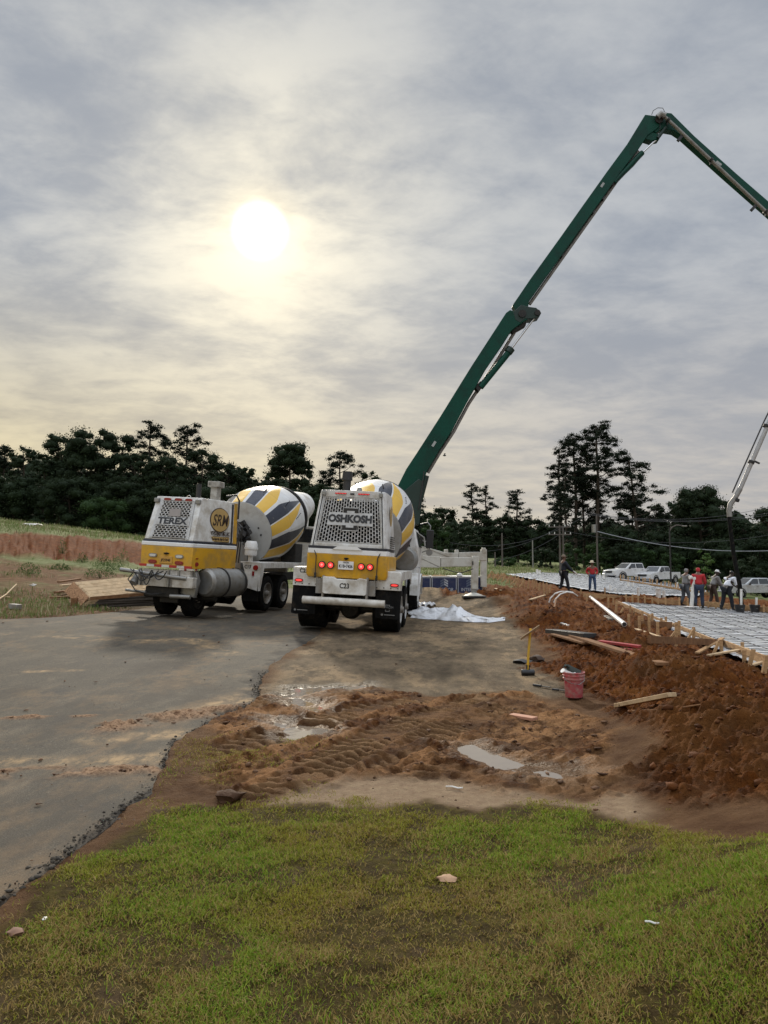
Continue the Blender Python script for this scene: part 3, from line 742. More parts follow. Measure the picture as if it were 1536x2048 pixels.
def make_tree(name, label, cat, loc, blobs, trunk, mat, leaf, dens, group, seed, cores=True, limbs=True):
    """blobs: (centre, radii) in tree space; trunk: (height, base radius, lean x)"""
    rs = np.random.RandomState(seed); t = thing(name, label, cat, loc, group=group)
    P = []
    for c, r in blobs:
        area = (r[0] * r[1] + r[0] * r[2] + r[1] * r[2]) * 4.19
        P.append(blob_points(rs, c, r, int(area / (leaf * leaf) * dens)))
    V, F, A = leaf_quads(rs, np.concatenate(P), np.full(sum(map(len, P)), leaf))
    if cores:
        o = len(V); cv = []; cf = []
        for i, (c, r) in enumerate(blobs):
            q = core(None, c, r, rs, .50 if mat is PINE_M else .68); cv.append(q); f = ICO1_F + o + i * len(q); cf.append(np.c_[f, f[:, 2]])
        # cores as thin quads (third corner doubled is invalid) -> give them a midpoint
        cv = np.concatenate(cv); cf = np.concatenate(cf); mid = []
        allv = np.concatenate([V, cv]); m0 = len(allv)
        mids = (allv[cf[:, 2]] + allv[cf[:, 0]]) / 2; cf[:, 3] = m0 + np.arange(len(cf))
        V = np.concatenate([allv, mids]); F = np.concatenate([F, cf]); A = np.r_[A, np.full(len(V) - len(A), .15, np.float32)].astype(np.float32)
    o = np_mesh('crown', V, F, mat, {'rnd': A}, smooth_=False); o.parent = t
    th, tr, lean = trunk
    if th > 0:
        mb = MB(); pts = [(lean * (k / 6) ** 1.3 + .10 * math.sin(seed + k * 1.3) * (k > 0) * (k < 6), .08 * math.cos(seed * 2 + k), -.4 + (th + .4) * k / 6) for k in range(7)]
        mb.tube(pts, tr, 7, tr * .35)
        if limbs:
            for c, r in blobs[::max(1, len(blobs) // 26)]:
                zz = max(th * .3, min(th, c[2] - abs(c[0]) * .35 - .3)); k = zz / th; p0 = Vector((lean * k ** 1.3, 0, zz)); p1 = Vector(c)
                mb.tube([p0, p0.lerp(p1, .5) + Vector((0, 0, -.15)), p1], tr * .28, 4, tr * .1)
        mb.build('trunk', BARK, t)
    return t
def pine_blobs(rs, h, w, start, n, lopsided=0.):
    out = []
    for i in range(n):
        k = start + (1 - start) * (i + .5) / n; z = h * k
        prof = (math.sin(min(1, (1 - k) / (1 - start) * 1.05 + .18) * math.pi * .62)) * (.75 + .5 * rs.rand())
        a = rs.rand() * 2 * math.pi; rad = w / 2 * prof * (.35 + .65 * rs.rand())
        x = rad * math.cos(a) + lopsided * w * .25 * (1 - k + .3); y = rad * math.sin(a)
        r = (.060 + .055 * rs.rand()) * w + .18
        for q in range(3):
            dx, dy, dz = rs.randn(3) * r * .55
            out.append(((x + dx, y + dy, z - r * .4 + dz * .45), (r * (.7 + .4 * rs.rand()), r * .9, r * (.35 + .2 * rs.rand()))))
    return out
def round_blobs(rs, h, w, start, n):
    out = []
    for i in range(n):
        a = rs.rand() * 2 * math.pi; zz = rs.rand() ** .8; e = math.sqrt(max(0, 1 - (zz * 1.9 - .9) ** 2)) * .62 + .3
        rad = w / 2 * e * (.3 + .65 * rs.rand() ** .5); r = w * (.085 + .075 * rs.rand())
        z = h * start + (h * (1 - start) - r * .7) * zz
        out.append(((rad * math.cos(a), rad * math.sin(a), z), (r * 1.1, r * 1.1, r * .8)))
    return out
TREE_N = [0]
def tree(kind, px, top, wpx, Y, label, group=None, start=None, mat=None, lean=0., lop=0., n=None, base=None):
    """a tree at photo column px whose top reaches photo row top, wpx photo pixels wide, Y metres ahead"""
    TREE_N[0] += 1; sd = 100 + TREE_N[0] * 7; rs = np.random.RandomState(sd)
    p = at(px, top, Y); z0 = float(base_z(p.x, Y)); h = p.z - z0; w = wpx * Y / FPX
    leaf = .17 if kind == 'pine' else .24
    leaf *= Y / 105
    if kind == 'pine':
        bl = pine_blobs(rs, h, w, start or .45, n or 46, lop); return make_tree('pine_tree', label, 'pine tree', (p.x - lean, Y, z0), [((c[0] + lean * (c[2] / h), c[1], c[2]), r) for c, r in bl], (h * .97, .012 * h + .06, lean), mat or PINE_M, leaf, .62, group, sd, cores=True)
    if kind == 'oak':
        bl = round_blobs(rs, h, w, start if start is not None else .12, n or 70); return make_tree('broadleaf_tree', label, 'tree', (p.x, Y, z0), bl, (h * .8, .014 * h + .08, 0), mat or OAK_M, leaf, .62, group, sd)
    if kind == 'bush':
        bl = round_blobs(rs, h, w, .0, n or 26); return make_tree('bush', label, 'bush', (p.x, Y, z0), bl, (h * .5, .07, 0), mat or BUSH_M, leaf * .8, .62, group, sd, limbs=False)
G1 = 'trees along the wood on the left'; G2 = 'trees behind the building site'; G3 = 'roadside bushes at the wood edge'
# left wood, from the left edge of the photograph
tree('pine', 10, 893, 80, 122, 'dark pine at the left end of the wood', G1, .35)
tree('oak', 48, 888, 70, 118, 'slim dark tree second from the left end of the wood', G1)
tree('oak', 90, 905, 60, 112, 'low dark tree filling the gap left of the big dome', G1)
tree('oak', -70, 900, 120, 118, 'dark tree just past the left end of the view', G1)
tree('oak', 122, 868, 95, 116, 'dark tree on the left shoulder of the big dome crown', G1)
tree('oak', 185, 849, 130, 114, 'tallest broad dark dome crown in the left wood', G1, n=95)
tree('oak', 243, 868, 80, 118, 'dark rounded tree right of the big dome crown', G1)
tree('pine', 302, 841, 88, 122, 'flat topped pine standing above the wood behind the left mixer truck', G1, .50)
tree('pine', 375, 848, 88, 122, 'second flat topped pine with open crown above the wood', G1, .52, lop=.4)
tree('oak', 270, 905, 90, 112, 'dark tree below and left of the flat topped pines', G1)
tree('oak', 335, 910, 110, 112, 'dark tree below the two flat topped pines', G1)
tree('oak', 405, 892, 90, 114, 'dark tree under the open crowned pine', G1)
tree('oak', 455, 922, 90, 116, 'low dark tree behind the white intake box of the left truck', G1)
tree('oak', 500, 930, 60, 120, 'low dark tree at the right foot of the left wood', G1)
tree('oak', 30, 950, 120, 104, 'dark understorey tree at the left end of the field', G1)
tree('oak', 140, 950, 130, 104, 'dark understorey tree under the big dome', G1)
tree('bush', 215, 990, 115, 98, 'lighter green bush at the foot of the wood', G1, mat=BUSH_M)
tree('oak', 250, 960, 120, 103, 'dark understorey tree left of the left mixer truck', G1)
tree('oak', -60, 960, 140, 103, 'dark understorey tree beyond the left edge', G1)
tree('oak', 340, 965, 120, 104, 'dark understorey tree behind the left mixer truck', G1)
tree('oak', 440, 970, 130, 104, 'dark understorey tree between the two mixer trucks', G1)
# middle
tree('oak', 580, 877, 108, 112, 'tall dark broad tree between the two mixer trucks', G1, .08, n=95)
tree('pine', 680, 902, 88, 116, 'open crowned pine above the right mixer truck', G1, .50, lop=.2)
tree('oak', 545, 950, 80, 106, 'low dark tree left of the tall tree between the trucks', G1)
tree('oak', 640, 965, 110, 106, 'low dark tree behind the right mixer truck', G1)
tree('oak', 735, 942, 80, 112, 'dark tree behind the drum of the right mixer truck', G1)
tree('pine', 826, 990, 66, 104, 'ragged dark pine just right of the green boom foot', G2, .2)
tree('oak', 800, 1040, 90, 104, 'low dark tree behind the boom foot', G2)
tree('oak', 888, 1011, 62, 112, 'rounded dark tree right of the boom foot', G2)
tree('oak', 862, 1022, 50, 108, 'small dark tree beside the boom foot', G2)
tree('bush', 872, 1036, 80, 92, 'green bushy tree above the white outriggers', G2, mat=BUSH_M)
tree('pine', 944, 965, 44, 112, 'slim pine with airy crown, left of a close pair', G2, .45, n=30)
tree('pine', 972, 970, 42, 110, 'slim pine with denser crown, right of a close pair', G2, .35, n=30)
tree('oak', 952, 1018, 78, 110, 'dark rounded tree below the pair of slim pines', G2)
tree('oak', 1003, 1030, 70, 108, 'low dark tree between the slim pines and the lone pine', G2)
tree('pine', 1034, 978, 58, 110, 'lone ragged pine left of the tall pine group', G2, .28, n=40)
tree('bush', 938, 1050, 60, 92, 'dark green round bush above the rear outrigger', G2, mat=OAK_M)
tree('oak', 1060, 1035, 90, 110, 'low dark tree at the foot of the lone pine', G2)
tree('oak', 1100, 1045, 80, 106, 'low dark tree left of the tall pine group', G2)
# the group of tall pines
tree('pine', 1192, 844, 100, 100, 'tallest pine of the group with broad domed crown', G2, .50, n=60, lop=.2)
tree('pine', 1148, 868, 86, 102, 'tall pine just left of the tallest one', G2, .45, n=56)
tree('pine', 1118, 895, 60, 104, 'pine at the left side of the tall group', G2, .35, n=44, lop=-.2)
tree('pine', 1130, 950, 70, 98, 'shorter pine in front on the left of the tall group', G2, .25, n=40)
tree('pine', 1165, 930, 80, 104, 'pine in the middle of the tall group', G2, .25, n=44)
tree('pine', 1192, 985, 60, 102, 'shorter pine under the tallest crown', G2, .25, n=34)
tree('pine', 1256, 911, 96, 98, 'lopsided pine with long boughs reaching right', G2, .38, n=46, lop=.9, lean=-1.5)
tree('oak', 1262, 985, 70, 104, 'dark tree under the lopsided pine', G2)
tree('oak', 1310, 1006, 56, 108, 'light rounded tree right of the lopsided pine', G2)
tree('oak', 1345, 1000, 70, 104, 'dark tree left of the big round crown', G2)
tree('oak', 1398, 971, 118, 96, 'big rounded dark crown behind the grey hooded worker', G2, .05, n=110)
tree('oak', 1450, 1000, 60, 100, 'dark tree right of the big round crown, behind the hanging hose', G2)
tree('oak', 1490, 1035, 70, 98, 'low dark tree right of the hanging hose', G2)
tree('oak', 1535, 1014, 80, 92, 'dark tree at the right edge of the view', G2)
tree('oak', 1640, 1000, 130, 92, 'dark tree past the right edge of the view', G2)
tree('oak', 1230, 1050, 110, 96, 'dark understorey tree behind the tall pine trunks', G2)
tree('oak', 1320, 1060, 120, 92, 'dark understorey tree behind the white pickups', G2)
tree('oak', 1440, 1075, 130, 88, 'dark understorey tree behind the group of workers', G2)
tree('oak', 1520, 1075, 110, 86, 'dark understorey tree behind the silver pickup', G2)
for i, (px, tp, w, Y, lb) in enumerate([(1090, 1092, 60, 90, 'green bush left of the worker in dark clothes'), (1140, 1080, 60, 88, 'green bush behind the worker in dark clothes'), (1195, 1085, 60, 86, 'green bush behind the worker with straw hat'),
        (1245, 1082, 60, 86, 'green bush behind the first white pickup'), (1290, 1092, 60, 86, 'green bush behind the second white pickup'), (1345, 1100, 60, 82, 'dark green bush right of the second white pickup'), (1500, 1108, 70, 80, 'green bush above the silver pickup'),
        (1010, 1112, 50, 92, 'low bush beside the light pole'), (1055, 1104, 40, 92, 'low bush right of the light pole'), (915, 1098, 60, 92, 'low bush above the front outrigger'), (860, 1095, 70, 92, 'low bush behind the outrigger hinge')]):
    tree('bush', px, tp, w, Y, lb, G3, mat=BUSH_M if i % 3 else OAK_M)
tree('bush', 1412, 1092, 46, 60, 'young bright green conifer behind the workers', None, mat=WEED_M)
# woods further back that close the gaps: one mass
def far_wood():
    rs = np.random.RandomState(3); P = []; Cv = []; Cf = []; o = 0
    for px in np.arange(-330, 1860, 17):
        Y = 150 + 18 * rs.rand(); top = np.interp(px, [-330, 0, 60, 500, 560, 760, 850, 1100, 1300, 1536, 1860], [930, 938, 930, 958, 975, 985, 1058, 1062, 1040, 1046, 1040]) + rs.randn() * 9
        p = at(px, top, Y); z0 = float(base_z(p.x, Y)) - .5
        h = p.z - z0
        for k in range(9):
            r = 2.6 + 1.4 * rs.rand(); c = (p.x + rs.randn() * 1.4, Y + rs.randn() * 2, z0 + max(0, (h - r * .7)) * (k / 8)); P.append(blob_points(rs, c, (r, r, r * .9), 90, .8))
            q = ICO1_V * (1 + .15 * rs.randn(len(ICO1_V), 1)) * r * .85 + np.array(c); Cv.append(q); Cf.append(ICO1_F + o); o += len(q)
    V, F, A = leaf_quads(rs, np.concatenate(P), np.full(sum(map(len, P)), .75)); cf = np.concatenate(Cf) + len(V); allv = np.concatenate([V] + Cv)
    mids = (allv[cf[:, 2]] + allv[cf[:, 0]]) / 2; cf4 = np.c_[cf, len(allv) + np.arange(len(cf))]
    V2 = np.concatenate([allv, mids]); A = np.r_[A, np.full(len(V2) - len(A), .2)].astype(np.float32)
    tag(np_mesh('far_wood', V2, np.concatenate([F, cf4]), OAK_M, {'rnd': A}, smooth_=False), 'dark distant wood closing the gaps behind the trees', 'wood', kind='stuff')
far_wood()
# weeds on the left verge
def weed(px, py, w, h, label):
    p = hit(px, py); rs = np.random.RandomState(int(px * 7 + py)); N = int(260 * w / .6)
    r = np.sqrt(rs.rand(N)); a = rs.rand(N) * 6.283; C = np.stack([r * np.cos(a) * w / 2, r * np.sin(a) * w / 2, h * (1 - .75 * r ** 2) * rs.rand(N) ** .7], -1)
    V, F, A = leaf_quads(rs, C, np.full(N, .055)); o = np_mesh('weed', V, F, WEED_M, {'rnd': A}, smooth_=False); o.location = p
    mb = MB()
    t = thing('weed', label, 'weed', p, group='weeds on the left verge'); o.location = (0, 0, 0); o.parent = t; o.name = 'foliage'
    for k in range(12): mb.tube([(0, 0, -.02), (C[k][0] * .5, C[k][1] * .5, C[k][2] * .6), tuple(C[k])], .006, 4)
    mb.build('stem', WEED_M, t)
weed(57, 1148, .9, .5, 'bushy green weed near the left edge of the verge')
weed(200, 1155, 1.3, .6, 'broad green weed clump beyond the lumber stack')
weed(228, 1140, .9, .75, 'tall weed clump beyond the lumber, right of the broad one')
weed(244, 1128, .8, 1.0, 'tallest weed clump beside the left truck')
weed(206, 1130, .8, .7, 'upright weed clump left of the tallest one')
weed(165, 1125, .6, .6, 'small weed in front of the red bank')
weed(120, 1140, .9, .35, 'low pale weed in the middle of the verge')
weed(125, 1108, .5, 1.2, 'thin tall weed stalk before the red bank')
# ---------------------------------------------------------------- materials of the machines
GRIME = (.20, .17, .13)
WHITE = pbr('white truck paint', (.66, .66, .64), .42, var=.09, sc=1.6, dirt=(.36, .32, .26), damt=.55, spec=.5)
WHITE2 = pbr('clean white paint', (.74, .74, .73), .3, var=.05, sc=1.4, dirt=(.5, .47, .42), damt=.2)
YELLOW = pbr('yellow truck paint', (.62, .33, .012), .38, var=.08, sc=1.6, dirt=(.36, .22, .06), damt=.6)
NAVY = pbr('navy stripe paint', (.010, .013, .024), .35, var=.15)
BLACKP = pbr('black paint', (.012, .012, .013), .45, var=.3)
RUBBER = pbr('rubber', (.007, .007, .007), .9, var=.4, sc=4, dirt=(.03, .024, .018), damt=.3, spec=.1, bump=.3, bsc=30)
DARKM = pbr('greasy dark steel', (.014, .013, .012), .7, metal=.1, var=.5, sc=5, dirt=(.05, .04, .03), damt=.3)
CAVITY = pbr('engine bay black', (.004, .004, .004), .9, spec=.05)
ALU = pbr('dirty aluminium', (.27, .27, .26), .5, metal=.6, var=.15, sc=3, dirt=(.2, .18, .15), damt=.5)
GALV = pbr('dusty grey steel', (.24, .235, .22), .55, metal=.3, var=.2, sc=3, dirt=(.20, .16, .12), damt=.6)
GRILLE = pbr('light grey grille paint', (.46, .46, .45), .45, var=.1, sc=2.5, dirt=(.26, .24, .21), damt=.5)
CHROME = pbr('chrome', (.6, .6, .6), .15, metal=1., var=.05)
REDL = pbr('red lens', (.22, .010, .012), .25, var=.1)
CLEARL = pbr('clear lens', (.55, .55, .52), .2, var=.1)
AMBER = pbr('orange lens', (.55, .12, .01), .3)
REFRED = pbr('red reflective tape', (.38, .02, .02), .4)
def emis(name, c, s):
    t = NT(name); t.b.inputs['Base Color'].default_value = (*c, 1); t.b.inputs['Emission Color'].default_value = (*c, 1); t.b.inputs['Emission Strength'].default_value = s; t.b.inputs['Roughness'].default_value = .3; return t.m
LITRED = emis('lit red lamp', (1., .055, .05), .75); LITCORE = emis('lit red lamp core', (1., .25, .22), 1.)
GLASS = pbr('dark glass', (.02, .024, .028), .06, var=.1, spec=.8)
BEIGEW = pbr('outrigger cream white', (.50, .49, .44), .42, var=.07, sc=1.1, dirt=(.30, .26, .2), damt=.45)
GREENB = pbr('green boom paint', (.001, .046, .030), .5, var=.14, sc=.8, dirt=(.004, .028, .02), damt=.4, spec=.2)
GREEND = pbr('dark green boom paint', (.001, .018, .012), .5, var=.15, sc=.8)

def text(s, size, mat, parent, M, name='lettering', sx=1., ext=.002, align='CENTER', shear=0., bold=0.):
    cu = bpy.data.curves.new(name, 'FONT'); cu.body = s; cu.size = size; cu.extrude = ext; cu.align_x = align; cu.align_y = 'CENTER'; cu.shear = shear; cu.offset = bold
    cu.resolution_u = 3; cu.materials.append(mat); tmp = bpy.data.objects.new(name, cu); col.objects.link(tmp); me = bpy.data.meshes.new_from_object(tmp)
    bpy.data.objects.remove(tmp); bpy.data.curves.remove(cu); me.name = name; o = bpy.data.objects.new(name, me); col.objects.link(o)
    o.parent = parent; o.matrix_local = M @ Matrix.Diagonal((sx, 1, 1, 1)); return o
def face_m(o, right, up):
    r = Vector(right).normalized(); u = Vector(up); n = r.cross(u).normalized(); u = n.cross(r)
    m = Matrix((r, u, n)).transposed().to_4x4(); m.translation = Vector(o); return m

def wheel(parent, x, y, r=.52, w=.28, side=1, dual=False, name='wheel', rimmat=None):
    """side = +1 looks to the right of the truck"""
    M = Matrix.Translation((x, y, r)) @ Matrix.Rotation(R(-90) * side, 4, 'Z')     # local Y points outward
    wt = w * (2.25 if dual else 1)
    tr = MB(); o = 0
    k = r * .60
    tr.lathe([(k, -wt), (r * .90, -wt), (r * .985, -wt + .03), (r, -wt + .06), (r, -.06), (r * .985, -.03), (r * .90, 0), (r * .74, .012), (k, -.02)], 40, M)
    if dual:
        tr.lathe([(r * 1.001, -wt / 2 - .03), (r * .9, -wt / 2 - .015), (r * .9, -wt / 2 + .015), (r * 1.001, -wt / 2 + .03)], 40, M)
    # tread lugs
    n = 44
    for i in range(n):
        a = 2 * math.pi * i / n
        for sg, q in ((1, -.05), (-1, -wt + .05)):
            c = M @ Vector((r * 1.002 * math.cos(a), q - sg * .03, r * 1.002 * math.sin(a)))
            mm = M @ Matrix.Rotation(-a, 4, 'Y') @ Matrix.Translation((r * 1.0, q - sg * .02, 0))
            tr.box((0, 0, 0), (.018, .08, .03), mm)
    rm = MB(); d = -.10 if dual else -.03
    rm.lathe([(k * 1.0, -.015), (k * 1.02, .004), (k * .97, .006), (k * .93, -.03), (k * .88, d - .02), (k * .55, d - .03), (k * .45, d + .03), (.0, d + .035)], 32, M)
    hb = MB(); hb.cyl((0, d, 0), (0, d + (.10 if not dual else .16), 0), k * .30, k * .24, 16, M=M)
    for i in range(10):
        a = 2 * math.pi * i / 10; hb.cyl((k * .44 * math.cos(a), d - .02, k * .44 * math.sin(a)), (k * .44 * math.cos(a), d + .05, k * .44 * math.sin(a)), .016, n=6, M=M)
    hl = MB()
    p = bpy.data.objects.new(name, None); col.objects.link(p); p.parent = parent
    ty = tr.build('tyre', RUBBER, p); ri = rm.build('rim', rimmat or GRILLE, p); h = hb.build('hub', GALV, p)
    return p

def drum_material(twist, tip0, phase):
    t = NT('mixer drum paint'); uv = t.n('ShaderNodeUVMap'); uv.uv_map = 'uv'; s = t.n('ShaderNodeSeparateXYZ'); t.l(uv.outputs[0], s.inputs[0])
    U, S = s.outputs[0], s.outputs[1]           # U: turns, S: metres along the axis
    a = t.math('ADD', t.math('SUBTRACT', t.math('MULTIPLY', U, 8), t.math('MULTIPLY', S, twist)), phase)
    f = t.math('SUBTRACT', t.math('FRACT', a), .5)
    # half width of the two-coloured lozenge: full at the tail ring, to a point at the nose
    w = t.rng(S, .9, tip0, .44, 0.)
    w2 = t.math('MINIMUM', w, .44)
    isd = t.math('MULTIPLY', t.math('GREATER_THAN', f, .022), t.math('LESS_THAN', f, w2))
    isy = t.math('MULTIPLY', t.math('LESS_THAN', f, -.022), t.math('GREATER_THAN', f, t.math('MULTIPLY', w2, -1)))
    inb = t.math('LESS_THAN', S, tip0)
    nz = t.noise(1.6, 6, .65); nd = t.noise(5, 6, .7, w=3)
    c = t.mix(t.rng(nz, .35, .7), (.60, .60, .59), (.50, .49, .47))
    dk = t.mix(t.rng(S, 1.6, 2.4), (.016, .019, .032), (.060, .066, .072))
    c = t.mix(isd, c, dk); c = t.mix(isy, c, (.60, .36, .035))
    seam = t.math('ADD', t.math('LESS_THAN', t.math('ABSOLUTE', t.math('SUBTRACT', S, 1.05)), .008), t.math('ADD', t.math('LESS_THAN', t.math('ABSOLUTE', t.math('SUBTRACT', S, 1.85)), .007), t.math('LESS_THAN', t.math('ABSOLUTE', t.math('SUBTRACT', S, 2.65)), .007)))
    c = t.mix(t.math('MULTIPLY', seam, .45), c, (.10, .09, .08))
    c = t.mix(t.rng(nd, .60, .78, 0., .55), c, (.33, .30, .26))
    t.put(t.b.inputs['Base Color'], c); t.put(t.b.inputs['Roughness'], t.rng(nd, .3, .7, .32, .6)); return t.m

def make_drum(parent, y0, z0, inc, mat, rh=.99, rm=1.19, L=4.6, x0=0.):
    """drum axis starts at (0, y0, z0) and climbs forward"""
    ax = Vector((0, math.cos(inc), math.sin(inc))); M = frame((x0, y0, z0), ax, (0, 0, 1))
    prof = [(rh, 0), (rh + .005, .02), (rm, 1.05), (rm + .01, 1.45), (rm, 1.85), (rm * .93, 2.65), (rm * .80, 3.1)]
    n = 144; me_v = []; me_f = []; uv = []
    P = []
    for (r0, s0), (r1, s1) in zip(prof[:-1], prof[1:]):
        k = max(1, int((s1 - s0) / .12))
        for q in range(k): P.append((r0 + (r1 - r0) * q / k, s0 + (s1 - s0) * q / k))
    P.append(prof[-1])
    for r, s in P:
        for i in range(n + 1):
            a = 2 * math.pi * i / n
            # plates: 16-sided faceting softened
            fa = (a % (math.pi / 8)) - math.pi / 16; rr = r * (math.cos(math.pi / 16) / math.cos(fa) * .35 + .65) if s > .3 else r
            me_v.append(M @ Vector((rr * math.cos(a), s, rr * math.sin(a)))); uv.append((i / n, s))
    for k in range(len(P) - 1):
        for i in range(n): b = k * (n + 1) + i; me_f.append((b, b + 1, b + n + 2, b + n + 1))
    me = bpy.data.meshes.new('drum'); me.from_pydata(me_v, [], me_f); ul = me.uv_layers.new(name='uv')
    for l in me.loops: ul.data[l.index].uv = uv[l.vertex_index]
    me.materials.append(mat); me.polygons.foreach_set('use_smooth', [True] * len(me.polygons)); me.set_sharp_from_angle(angle=R(14))
    dr = bpy.data.objects.new('drum', me); col.objects.link(dr); dr.parent = parent
    h = MB(); h.lathe([(rh - .004, .012), (rh - .02, -.012), (rh * .75, -.05), (rh * .35, -.085), (.30, -.09), (.30, -.14), (.0, -.14)], 64, M)
    hd = h.build('drum_head', pbr('bare drum head', (.40, .40, .385), .55, var=.08, sc=1.2, dirt=(.27, .25, .22), damt=.5), dr, angle=25)
    b = MB()
    for a, rr in ((.35, .62), (.0, .66), (-.5, .6)): b.cyl((rr * math.cos(a), -.075, rr * math.sin(a)), (rr * math.cos(a), -.045, rr * math.sin(a)), .028, n=10, M=M)
    b.build('bolt', BLACKP, hd)
    # nose cone, track ring and rollers
    c = MB(); c.lathe([(rm * .80, 3.1), (rm * .80, 3.16), (rm * .76, 3.2), (.52, L), (.50, L + .1), (.46, L + .1), (.46, L - .2)], 48, M); c.build('drum_nose', WHITE, dr)
    k = MB(); k.lathe([(rm * .80, 3.08), (rm * .86, 3.08), (rm * .86, 3.20), (rm * .80, 3.20)], 64, M); k.build('track_ring', DARKM, dr)
    # hatch and mixing blade bolts standing on the shell
    bb = MB()
    for (a, s) in [(a0 + .02 * q, s0 + .12 * q) for a0, s0 in ((.62, 1.2), (1.25, .9), (1.9, 1.3), (2.6, 1.0), (.2, 1.6)) for q in range(5)]:
        r = rm + .01; bb.cyl((r * math.cos(a) * .985, s, r * math.sin(a) * .985), (r * math.cos(a) * 1.012, s, r * math.sin(a) * 1.012), .013, n=6, M=M)
    bb.build('rivets', BLACKP, dr)
    return dr, M

def chassis(t, L=9.6):
    f = MB()
    for s in (-1, 1): f.box((s * .43, L / 2 + .2, .93), (.10, L, .28))
    for y in (.5, 1.6, 3, 4.6, 6.2, 7.8, 9.2): f.box((0, y, .93), (.78, .12, .2))
    f.build('frame', DARKM, t, bevel=.006)
def axle(t, y, r=.5):
    m = MB(); m.cyl((-1., y, r), (1., y, r), .09, n=12); m.lathe([(.0, -.26), (.20, -.2), (.27, 0), (.2, .2), (0, .26)], 16, Matrix.Translation((0, y, r)))
    for s in (-1, 1): m.bar((s * .5, y - .6, .75), (s * .5, y + .6, .75), .09, .10)
    m.build('axle', DARKM, t)
def cab(t, y):
    c = MB(); c.prism([(-1.15, 1.25), (1.15, 1.25), (1.15, 2.1), (1.0, 2.75), (-1.0, 2.75), (-1.15, 2.1)], y, y + 1.9); o = c.build('cab', WHITE, t, bevel=.05)
    w = MB(); w.prism([(-.88, 2.15), (.88, 2.15), (.80, 2.65), (-.80, 2.65)], y - .012, y + .004); w.build('rear_window', GLASS, o)
    for s in (-1, 1):
        w = MB(); q = [(s * 1.155, y + .3, 2.15), (s * 1.155, y + 1.6, 2.15), (s * 1.03, y + 1.5, 2.64), (s * 1.05, y + .35, 2.64)]
        w.add([Vector(p) + Vector((s * .012, 0, 0)) for p in q] + [Vector(p) - Vector((s * .01, 0, 0)) for p in q], [(0, 1, 2, 3), (7, 6, 5, 4), (0, 4, 5, 1), (1, 5, 6, 2), (2, 6, 7, 3), (3, 7, 4, 0)]); w.build('side_window', GLASS, o)
def front_chute(t, M, L):
    """discharge hopper and chute over the cab"""
    p = M @ Vector((0, L + .1, 0)); m = MB()
    m.loft([[(p.x + .55 * math.cos(a), p.y + .25, p.z + .55 * math.sin(a)) for a in [2 * math.pi * i / 16 for i in range(16)]],
            [(p.x + .30 * math.cos(a), p.y + .95, p.z - .55 + .22 * math.sin(a)) for a in [2 * math.pi * i / 16 for i in range(16)]]])
    m.build('hopper', WHITE, t)
    m = MB(); m.prism([(-.26, 0), (.26, 0), (.30, .28), (.26, .28), (.22, .04), (-.22, .04), (-.26, .28), (-.30, .28)], 0, 2.3, M=frame((0, p.y + .7, p.z - .75), (0, 1, -.35)))
    m.build('chute', GALV, t)

